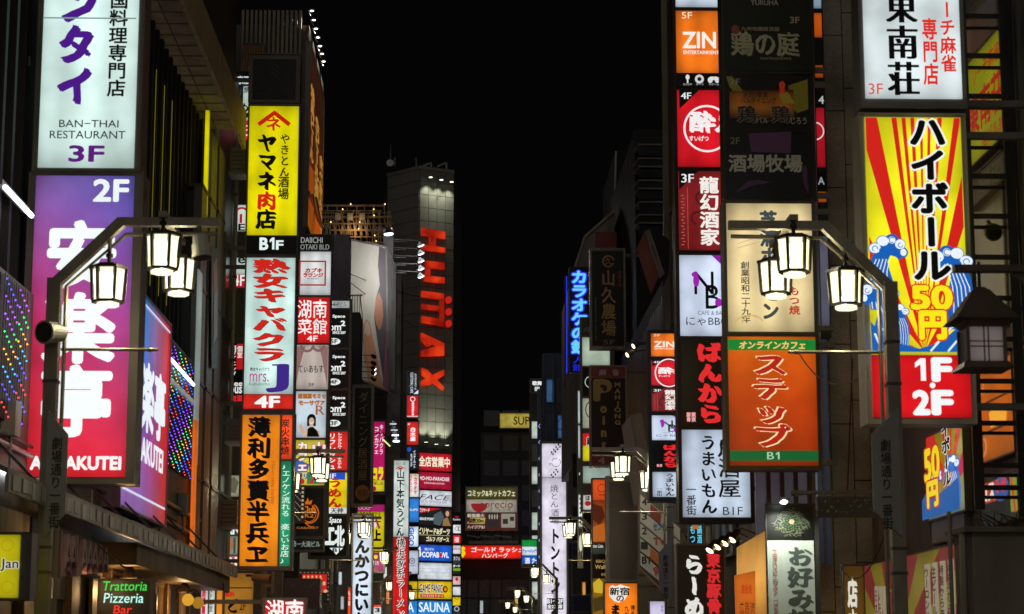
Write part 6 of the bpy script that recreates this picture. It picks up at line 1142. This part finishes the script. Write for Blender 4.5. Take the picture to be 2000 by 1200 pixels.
for x in (924, 950, 978, 1000): bf.bar(at(x, 1036, 165.2), at(x+4, 1064, 165.6), .1)
for (x0_, x1_) in ((912, 938), (938, 965), (965, 1000)): bf.bar(at(x0_, 1046, 165.1), at(x1_, 1050, 165.1), .12)
bf.bar(at(915, 1060, 165), at(1012, 1059, 165), .25)
bf.build('support_frame', solid('#5c584c', .4, .6), apb)

# tilted red and white box sign and slanting rib boards
tb = Q('projecting_sign', 'tilted dull red box sign with a white oval on its edge, high on the right', 'sign', at(1243, 487, 41), at(1259, 452, 41), at(1291, 531, 41), at(1271, 575, 41), 30, 100, '#6c2420', [], .5, lit=False, rimw=0)
a, b_, c_, d_ = at(1259, 452, 40.95), at(1290, 452, 41.9), at(1300, 530, 41.9), at(1292, 532, 40.95)
Q('oval_emblem_board', 'narrow grey board with a tall oval emblem joined to the tilted red box', 'sign', at(1259, 452, 40.9), at(1269, 448, 40.9), at(1298, 535, 40.9), at(1288, 545, 40.9), 10, 100, '#5c5650', [Rg(5, 48, 4.6, 1, '#8a8278', ry=42), T('郎', 3, 30, 7, 60, '#3a342e', b=.03)], .3, lit=False, rimw=0)
Q('rib_board', 'black wedge-shaped screen right of the tilted red box', 'screen', at(1272, 440, 42), at(1308, 470, 42), at(1306, 535, 42), at(1296, 560, 42), 10, 100, '#101216', [], .2, lit=False, rimw=0)
for i, (q, c2, lab) in enumerate((((1214, 833, 1231, 812, 1258, 975, 1238, 990), '#7a6a6a', 'left one of two tilted translucent sheets hanging beside the Point sign'), ((1230, 812, 1253, 806, 1268, 900, 1262, 965), '#6e6860', 'right one of two tilted translucent sheets hanging beside the Point sign'))):
    Q('hanging_sheet', lab, 'sheet', at(q[0], q[1], 39+i*.3), at(q[2], q[3], 39+i*.3), at(q[4], q[5], 39+i*.3), at(q[6], q[7], 39+i*.3), 20, 100, c2, [Ln([(4, 60), (14, 66)], 1.5, '#8a8280'), Rg(9, 20, 4, 1, '#8c7474')], .04, lit=False, rimw=0)
# slanted floor guide 4 3 2 1 B1
fg = thing('floor_guide', 'slanted floor guide with diagonal strips numbered 4 3 2 1 B1', 'sign', tuple(at(1285, 1150, 37)))
a = at(1249, 960, 37.2); MB().prism([at(1249, 958, 37.3), at(1330, 958, 37.3), at(1330, 1180, 37.3), at(1310, 1170, 37.3), at(1249, 1108, 37.3)], (0, .2, 0)).build('case', solid('#47433e', .4, .4), fg)
for i, (n4, c2, tx, tc_) in enumerate((('4', '#d8d8d4', '', '#8c1c18'), ('3', '#d4d8d4', 'センチ', '#2c54a0'), ('2', '#d4d8d4', 'TV', '#a02830'), ('1', '#ccd0c8', '', '#c8501c'), ('B1', '#d4d8d4', '99', '#b02c2c'))):
    y = 966+i*28.5; q = [at(1251, y, 37.22), at(1251, y+24, 37.22), at(1328, y+24+66, 37.22), at(1328, y+66, 37.22)]
    o = MB().prism(q, (0, .06, 0)).build('sign_panel', solid(c2, .4, 0, .2), fg)
    its_ = [T(n4, 1254, y+8, 1263 + (6 if i == 4 else 0), y+21, '#141416', b=.04)] + ([T(tx, 1276, y+28, 1300, y+42, tc_, b=.05)] if tx else [G([(1270, y+18), (1290, y+35), (1290, y+57), (1270, y+40)], tc_)])
    print_items(its_, lambda x, y2, c1, c3: at(x, y2, 37.2), (0, -1, 0), .004, False, o)
sideQ('facade_strip', 'thin red lit strip left of the slanted floor guide', 'sign', XR-.6, 1246, 1250, 960, 1050, 10, 100, '#b01828', [], rimw=0)
# ramen board, lamps, warm wall, banner
S('dark brown sign with white and red ramen brush lettering at the bottom right', 26, (1322, 1062, 1418, 1330), [P(1066, 1325, '#271d14', [T('らーめん', 1336, 1082, 1376, 1250, '!dcdcd4', v=1, b=.06, st='k'), T('東京豚骨', 1380, 1080, 1408, 1200, '!c8242a', v=1, b=.06, st='k')], lit=False)], mx=2, case='#3a3026')
for i in range(4):
    p = at(1390+i*14.5, 1070-i*7, 24.8); r = thing('awning_spotlight', ['leftmost', 'second', 'third', 'rightmost'][i] + ' of the four black spotlights over the ramen sign', 'spotlight', tuple(p), 'spotlights over the ramen sign')
    ax = Vector((-.55, -.35, -.75)).normalized()
    MB().lathe(tuple(p), [(.03, -.12), (.045, -.1), (.05, 0), (.055, .05)], 12, ax).build('head', solid('#14110f', .35, .5), r)
    MB().lathe(tuple(p), [(.05, .051), (.045, .056)], 12, ax).build('lamp_glass', glow('#ffe0a8', 5), r)
    MB().tube([p-ax*.08, p-ax*.1+Vector((.05, .1, .04)), p+Vector((.3, .3, .06))], .01, 6).build('arm', solid('#14110f', .4, .6), r)
    if i in (1, 3):
        ld = bpy.data.lights.new('lamp_light', 'SPOT'); ld.energy = 8; ld.color = (1, .72, .4); ld.spot_size = R(80); ld.spot_blend = .7; ld.shadow_soft_size = .04
        lo = bpy.data.objects.new('lamp_light', ld); col.objects.link(lo); lo.parent = r; lo.location = ax*.07; lo.rotation_euler = ax.to_track_quat('-Z', 'Y').to_euler()
ww = thing('shop_wall', 'wooden wall box glowing warm with an orange board fixed to it', 'shop front', tuple(at(1470, 1200, 25.4)))
q = [at(1442, 1068, 25.6), at(1496, 1036, 24.6), at(1499, 1230, 24.6), at(1442, 1230, 25.6)]; MB().prism(q, (.02, .3, 0)).build('wall', lit_panel('#c08c44', .95, 0, stops=[(0, '#8a5a24'), (.5, '#d8a04c'), (1, '#a87434')]), ww)  # warm lamplight on the wood put in as its own glow
q = [at(1435, 1124, 25), at(1476, 1115, 25), at(1481, 1240, 25), at(1439, 1240, 25)]; ob = MB().prism(q, (0, .06, 0)).build('orange_board', lit_panel('#c0601c', .95), ww); MB().prism([at(1476.5, 1115, 25), at(1490, 1120, 25.3), at(1494, 1240, 25.3), at(1481.5, 1240, 25)], (0, .04, 0)).build('board_side', solid('#a8561c', .5), ww)
print_items([T('鉄板焼', 1448, 1142, 1468, 1160, '#a82c14', b=.01), T('広島流', 1444, 1176, 1474, 1200, '#4c1c10', b=.0, st='k')], lambda x, y, c1, c2: at(x, y, 24.99), (0, -1, 0), .002, True, ob)
S('hanging cloth banner with a green noodle picture and black brush hiragana', 23.6, (1498, 984, 1602, 1330), [P(987, 1056, '#141512', [Mix([Ln([(1546+(14+(i*7 % 20))*math.cos(i*2.4), 1022+(12+(i*7 % 16))*math.sin(i*2.4)), (1546+(20+(i*7 % 20))*math.cos(i*2.4+(i % 5-2)*.2), 1022+(16+(i*7 % 16))*math.sin(i*2.4+(i % 5-2)*.2))], .9, 'x') for i in range(90)], '#3c3a24', 'noodles'), Mix([Ci(1546+3.1*math.sqrt(i)*math.cos(i*2.39996), 1022+2.7*math.sqrt(i)*math.sin(i*2.39996), 1.2+(i*13 % 5)*.25, 1.1, 'x') for i in range(44)], '#1c3014', 'spring_onion'), Ci(1546, 1020, 5, 5, '#7c4428', 'egg_yolk')], lit=False, x0=1500, x1=1592), P(1057, 1325, '#a3ab98', [T('お好み焼', 1538, 1068, 1590, 1232, '#1b1f1c', v=1, b=.05, st='k'), T('HIROSHIMA TEPPAN', 1510, 1075, 1519, 1230, '#8c3a30', rot=1, b=.0)], lit=False, x0=1500, x1=1592)], mx=4, depth=.04, name='banner', cat='banner', case='#1c1b18', double=False)
r = thing('banner_lamp', 'small white lamp glaring on top of the hanging cloth banner', 'lamp', tuple(at(1530, 982, 23.4))); MB().box(at(1523, 980, 23.4).x, 23.35, at(1530, 977, 23.4).z, at(1542, 980, 23.4).x, 23.5, at(1530, 972, 23.4).z).build('housing', solid('#1a1a1a', .4, .5), r)
MB().lathe(tuple(at(1531, 981, 23.33)), [(.02, -.02), (.045, 0), (.02, .02)], 10, (0, -.4, -1)).build('bulb', glow('#f2fff2', 9), r)
ld = bpy.data.lights.new('lamp_light', 'SPOT'); ld.energy = 60; ld.color = (.9, 1, .9); ld.spot_size = R(120); ld.spot_blend = .7; ld.shadow_soft_size = .04
lo = bpy.data.objects.new('lamp_light', ld); col.objects.link(lo); lo.parent = r; lo.location = (0, -.2, 0); lo.rotation_euler = Vector((.05, .35, -1)).to_track_quat('-Z', 'Y').to_euler()
bs = thing('bracket_sign', 'dark horizontal bracket board with worn pale marks beside the banner', 'sign', tuple(at(1640, 990, 22))); a = at(1596, 970, 22); b_ = at(1712, 1010, 22)
MB().box(a.x, 22, b_.z, b_.x, 22.12, a.z).build('board', solid('#161612', .5, 0, .5, 8), bs); MB().bar(at(1545, 962, 22), at(1712, 961, 22), .035).bar(at(1545, 966, 22.1), at(1700, 958, 22.1), .03).build('rail', solid('#2c2a24', .4, .6), bs)
mk = MB()
for i in range(26): q = at(1602+i*4+random.random()*3, 975+random.random()*28, 21.995); mk.box(q.x, 21.992, q.z, q.x+random.uniform(.004, .02), 21.999, q.z+random.uniform(.004, .03))
mk.build('worn_marks', solid('#6a684c', .6), bs)
S('brown lit panel with a white brush character at the foot of the stone wall', 22.3, (1648, 1102, 1690, 1290), [P(1106, 1285, '#6a4a1c', [T('店内', 1656, 1128, 1676, 1250, '#d8d4c0', v=1, b=.05, st='k')], tubes=0, s=.6)], mx=1.5, depth=.1)  # light from above put in as the panel's own glow
S('cyan and orange neon squiggle sign behind the pale pub panel foot', 31, (1344, 1022, 1374, 1066), [P(1024, 1064, '#1c1c1e', [T('もつ', 1347, 1026, 1358, 1062, '!60c8e0', v=1, b=.02), T('鍋酒', 1361, 1026, 1371, 1062, '!60c8e0', v=1, b=.02), Rc(1352, 1026, 1364, 1034, '!b06028')], lit=False)], mx=1, depth=.1, name='neon_sign')
S('white shop sign with a slanted corner at the foot of the right lamp post', 36.5, (1268, 1172, 1300, 1270), [P(1175, 1266, '#c6c0dc', [T('珈琲', 1290, 1182, 1296, 1196, '#7c70a0', v=1)], tubes=0)], mx=1, depth=.15)
# glass bay of the granite building between the columns
for i in range(4):
    a = at(1480+i*27, 925, 25.3); b_ = at(1504+i*27, 1082, 25.3)
    MB().box(a.x, 25.5, b_.z-.6, b_.x, 25.56, a.z+.5).build('glass_pane', lit_panel('#46434c', .55), R1)
    MB().box(b_.x+.002, 25.45, b_.z-.6, b_.x+.05, 25.57, a.z+.5).build('mullion', solid('#1d1b19', .4, .5), R1)
for (x0_, x1_) in ((1588, 1597), (1603, 1612)): a = at(x0_, 0, 25.6); b_ = at(x1_, 1100, 25.6); MB().box(at(x0_, 600, 25.6).x, 25.6, b_.z, at(x1_, 600, 25.6).x, 25.75, 11).build('glass_strip', lit_panel('#343642', .5), R1)

# ================================================================ CABLES
def cable(label, pts, r_=.008, sag=.25):
    P_ = []
    for (a, b) in zip(pts, pts[1:]):
        a, b = Vector(a), Vector(b)
        for i in range(9): t = i/8; P_.append(a.lerp(b, t) - Vector((0, 0, sag*4*t*(1-t))))
    o = MB().tube(P_, r_, 5).build('cable', solid('#15130f', .5), None, P_[0]); tag(o, label, 'cable', 'overhead cables')
cable('thin cable crossing the stone panels below the right lamp rod', [at(1560, 690, 23), at(1700, 718, 18)])
cable('cable running from the club sign to the brown vertical sign', [at(630, 800, 46), at(700, 770, 59)])
cable('pair of loose cables drooping under the awning past the neon sign', [at(180, 1050, 17), at(282, 1128, 19.8)], sag=.05)
cable('cable hanging from the tilted red box sign to the gold kanji sign', [at(1180, 508, 47.5), at(1240, 485, 41.5)])
cable('cable sloping over the menu board at the lower right', [at(1640, 1105, 22.2), at(1730, 1040, 17)], .006)
cable('cable descending the stone wall behind the bracket board', [at(1665, 700, 25.6), at(1655, 960, 25.6)], .01, 0)
for i in range(3):
    a = at(603+i*7, 375+i*6, 50.2); b_ = at(624+i*5, 452, 56); 
    o = MB().tube([a, a.lerp(b_, .5)-Vector((0, 0, .15)), b_], .035, 6).build('roof_pipe', solid('#5c4c3c', .4, .5), None, a); tag(o, ['left', 'middle', 'right'][i] + ' one of three brown pipes bending down below the brown billboard', 'pipe', 'pipes below the brown billboard')

# ================================================================ PIPES, CONDUITS AND WALL CLUTTER
gal = solid('#8a857a', .35, .5, .3, 6); dk = solid('#2a2622', .5, .3)
def conduit(parent, pts, r_=.02, m=None): return MB().tube(pts, r_, 8).build('conduit', m or gal, parent)
for z, y0_, y1_, r_ in ((3.42, 15.4, 31, .025), (3.5, 15.4, 28, .016), (3.66, 19, 31, .03), (4.0, 19.6, 24, .02)):
    conduit(L0, [(WL-.02, y0_, z), (WL-.02, (y0_+y1_)/2, z+.02), (WL-.02, y1_, z)], r_, dk if r_ < .02 else gal)
for y, z in ((17.4, 3.5), (19.9, 3.6), (21.3, 3.45), (23.6, 3.7), (26.2, 3.5), (28.4, 3.6)):
    MB().box(WL-.059, y, z, WL+.06, y+.22, z+.3).build('junction_box', streaked('#8c877c', '#4c4840', 9, .5), L0)
    conduit(L0, [(WL+.0, y+.1, z), (WL+.01, y+.1, z-.3)], .014)
for i in range(44):                              # ribbed metal edge of the awning
    y = 15.3+i*.355; MB().box(WL+.5105, y, 2.86+.015*math.sin(i*2.1), WL+.52, y+.25+.08*math.sin(i*1.7), 2.975).build('edge_rib', streaked('#8c8c88', '#4c4a46', 14, .3), an)
for i in range(7):
    y = 16.5+i*2.1; MB().bar((WL-.03, y, 3.5), (WL+.44, y, 3.03), .025).build('stay_rod', dk, an)
def ac_unit(label, X, y, z, s_=1):
    r = thing('air_conditioner', label, 'air conditioner', (X+s_*.18, y+.4, z)); x0_, x1_ = sorted((X+s_*.003, X+s_*.34))
    MB().box(x0_, y, z, x1_, y+.75, z+.55).build('housing', streaked('#a8a294', '#6c665a', 9, .5), r)
    MB().lathe((x1_ if s_ > 0 else x0_, y+.36, z+.28), [(.22, 0), (.22, .012), (.19, .02)], 16, (s_, 0, 0)).build('fan_grille', dk, r)
    for yy in (y+.08, y+.62): MB().bar((X, yy, z-.03), (X+s_*.4, yy, z-.03), .04).build('bracket', gal, r)
    g_ = [MB().box(x0_+.03, y-.012, z+.08+k*.07, x1_-.03, y-.001, z+.1+k*.07).build('vent_slat', dk, r) for k in range(6)]
ac_unit('grey fan unit on the dark wall between the stone piers and the narrow sign column', -4.4, 33.2, 6.9)
ac_unit('grey fan unit high on the right dark wall left of the black-framed column', XR+.02, 38.2, 11.2, -1)
ac_unit('grey fan unit on the wall below the tilted red box sign', XR+.02, 40.6, 7.4, -1)
ac_unit('lower grey fan unit on the wall behind the slanted floor guide', XR+.02, 38.8, 4.1, -1)
for (Xp, yp, z0_, z1_, rr_, par) in ((-4.34, 35.2, 0, 12.5, .05, L1), (-4.34, 38.4, 0, 12.5, .04, L1), (-3.9, 57.6, 0, 12.5, .05, L3), (-3.9, 64.2, 0, 12.6, .05, L3), (XR-.04, 36.6, 0, 20, .05, R2), (XR-.04, 40.0, 0, 20, .045, R2), (XR-.03, 27.2, 0, 13, .03, R1), (XR-.05, 30.2, 0, 13, .04, R1), (5.14, 24.6, 0, 9, .04, R0), (5.14, 21.4, 0, 9, .03, R0)):
    o = MB().tube([(Xp, yp, z0_), (Xp, yp, z1_)], rr_, 10).build('drain_pipe', streaked('#8a8474', '#5a5448', 5, .45), par)
    for k in range(int((z1_-z0_)/1.6)): MB().box(Xp-rr_-.012, yp-rr_-.012, z0_+.8+k*1.6, Xp+rr_+.012, yp+rr_+.012, z0_+.84+k*1.6).build('pipe_clamp', dk, o, ORG[par.name])

cable('cable spanning from the navy duct to the brown vertical sign', [at(684, 560, 57), at(640, 590, 45.5), at(600, 600, 45)], .01)
cable('two wires crossing in front of the pale fingertip billboard', [at(684, 535, 80), at(820, 580, 120)], .02, .12)
cable('lower wire crossing in front of the pale fingertip billboard', [at(684, 552, 80), at(815, 640, 120)], .02, .12)

# ---- fittings under the awning: framed pictures, timber posts, a lit doorway
for k, (ya_, w_, c_) in enumerate(((21.6, .7, '#7c5c34'), (23.2, .9, '#2c3430'), (25.4, .8, '#8a6a3c'))):
    r = thing('framed_picture', ['small framed picture on the shop wall right of the neon sign', 'dark framed menu on the shop wall under the awning', 'framed print nearest the globe lamps under the awning'][k], 'picture', (WL-.02, ya_+w_/2, 1.9))
    MB().box(WL-.019, ya_+.05, 1.95, WL-.005, ya_+w_-.05, 2.45).build('print', solid('#c8b898' if k != 1 else '#3c4440', .4), r)
    fb = MB(); fb.box(WL-.019, ya_, 1.9, WL+.02, ya_+.049, 2.5); fb.box(WL-.019, ya_+w_-.049, 1.9, WL+.02, ya_+w_, 2.5); fb.box(WL-.019, ya_+.0491, 1.9, WL+.02, ya_+w_-.0491, 1.949); fb.box(WL-.019, ya_+.0491, 2.451, WL+.02, ya_+w_-.0491, 2.5); fb.build('frame', streaked('#5a3c1c', '#2c1c0c', 12, .4), r)
for yp in (16.3, 18.2, 20.4, 22.6, 24.8, 27.0, 29.2):
    MB().box(WL-.058, yp, .0, WL+.03, yp+.14, 2.61).build('timber_post', streaked('#4c3418', '#2a1c0e', 12, .5), an)
for zz in (1.15, 1.6, 2.56): MB().box(WL-.057, 15.3, zz, WL-.012, 30.8, zz+.05).build('timber_rail', streaked('#4c3418', '#2a1c0e', 12, .5), an)

# ---- small lit things far down the street
rng = random.Random(5)
far_spots = [(1112, 905, 100, '#b8c4d8', 'pale blue'), (1118, 960, 96, '#d8d0c0', 'cream'), (1120, 1040, 94, '#c03028', 'red'), (1128, 1120, 70, '#d8d4c8', 'white'), (1140, 1150, 60, '#d09040', 'amber'), (1062, 1196, 140, '#c8d0c8', 'greenish white'), (1008, 1180, 150, '#d8b060', 'yellow'), (940, 1186, 160, '#b0b8c0', 'grey white'), (664, 1130, 60, '#c8d4e0', 'bluish white'), (668, 1178, 58, '#b8c4c8', 'frosted'), (757, 1168, 95, '#e08850', 'orange'), (752, 1120, 92, '#d8dcd8', 'plain white')]
for (x, y, Y_, c, nm_) in far_spots:
    S('small %s lit panel %s, low down' % (nm_, 'right of the white skewer sign' if x > 1100 else ('at the end of the street' if x > 900 else 'left of the noodle sign')), Y_, (x-4, y-14, x+5, y+14), [P(y-13, y+13, c, [], tubes=0, s=.85)], mx=.6, depth=.15, name='shop_sign')
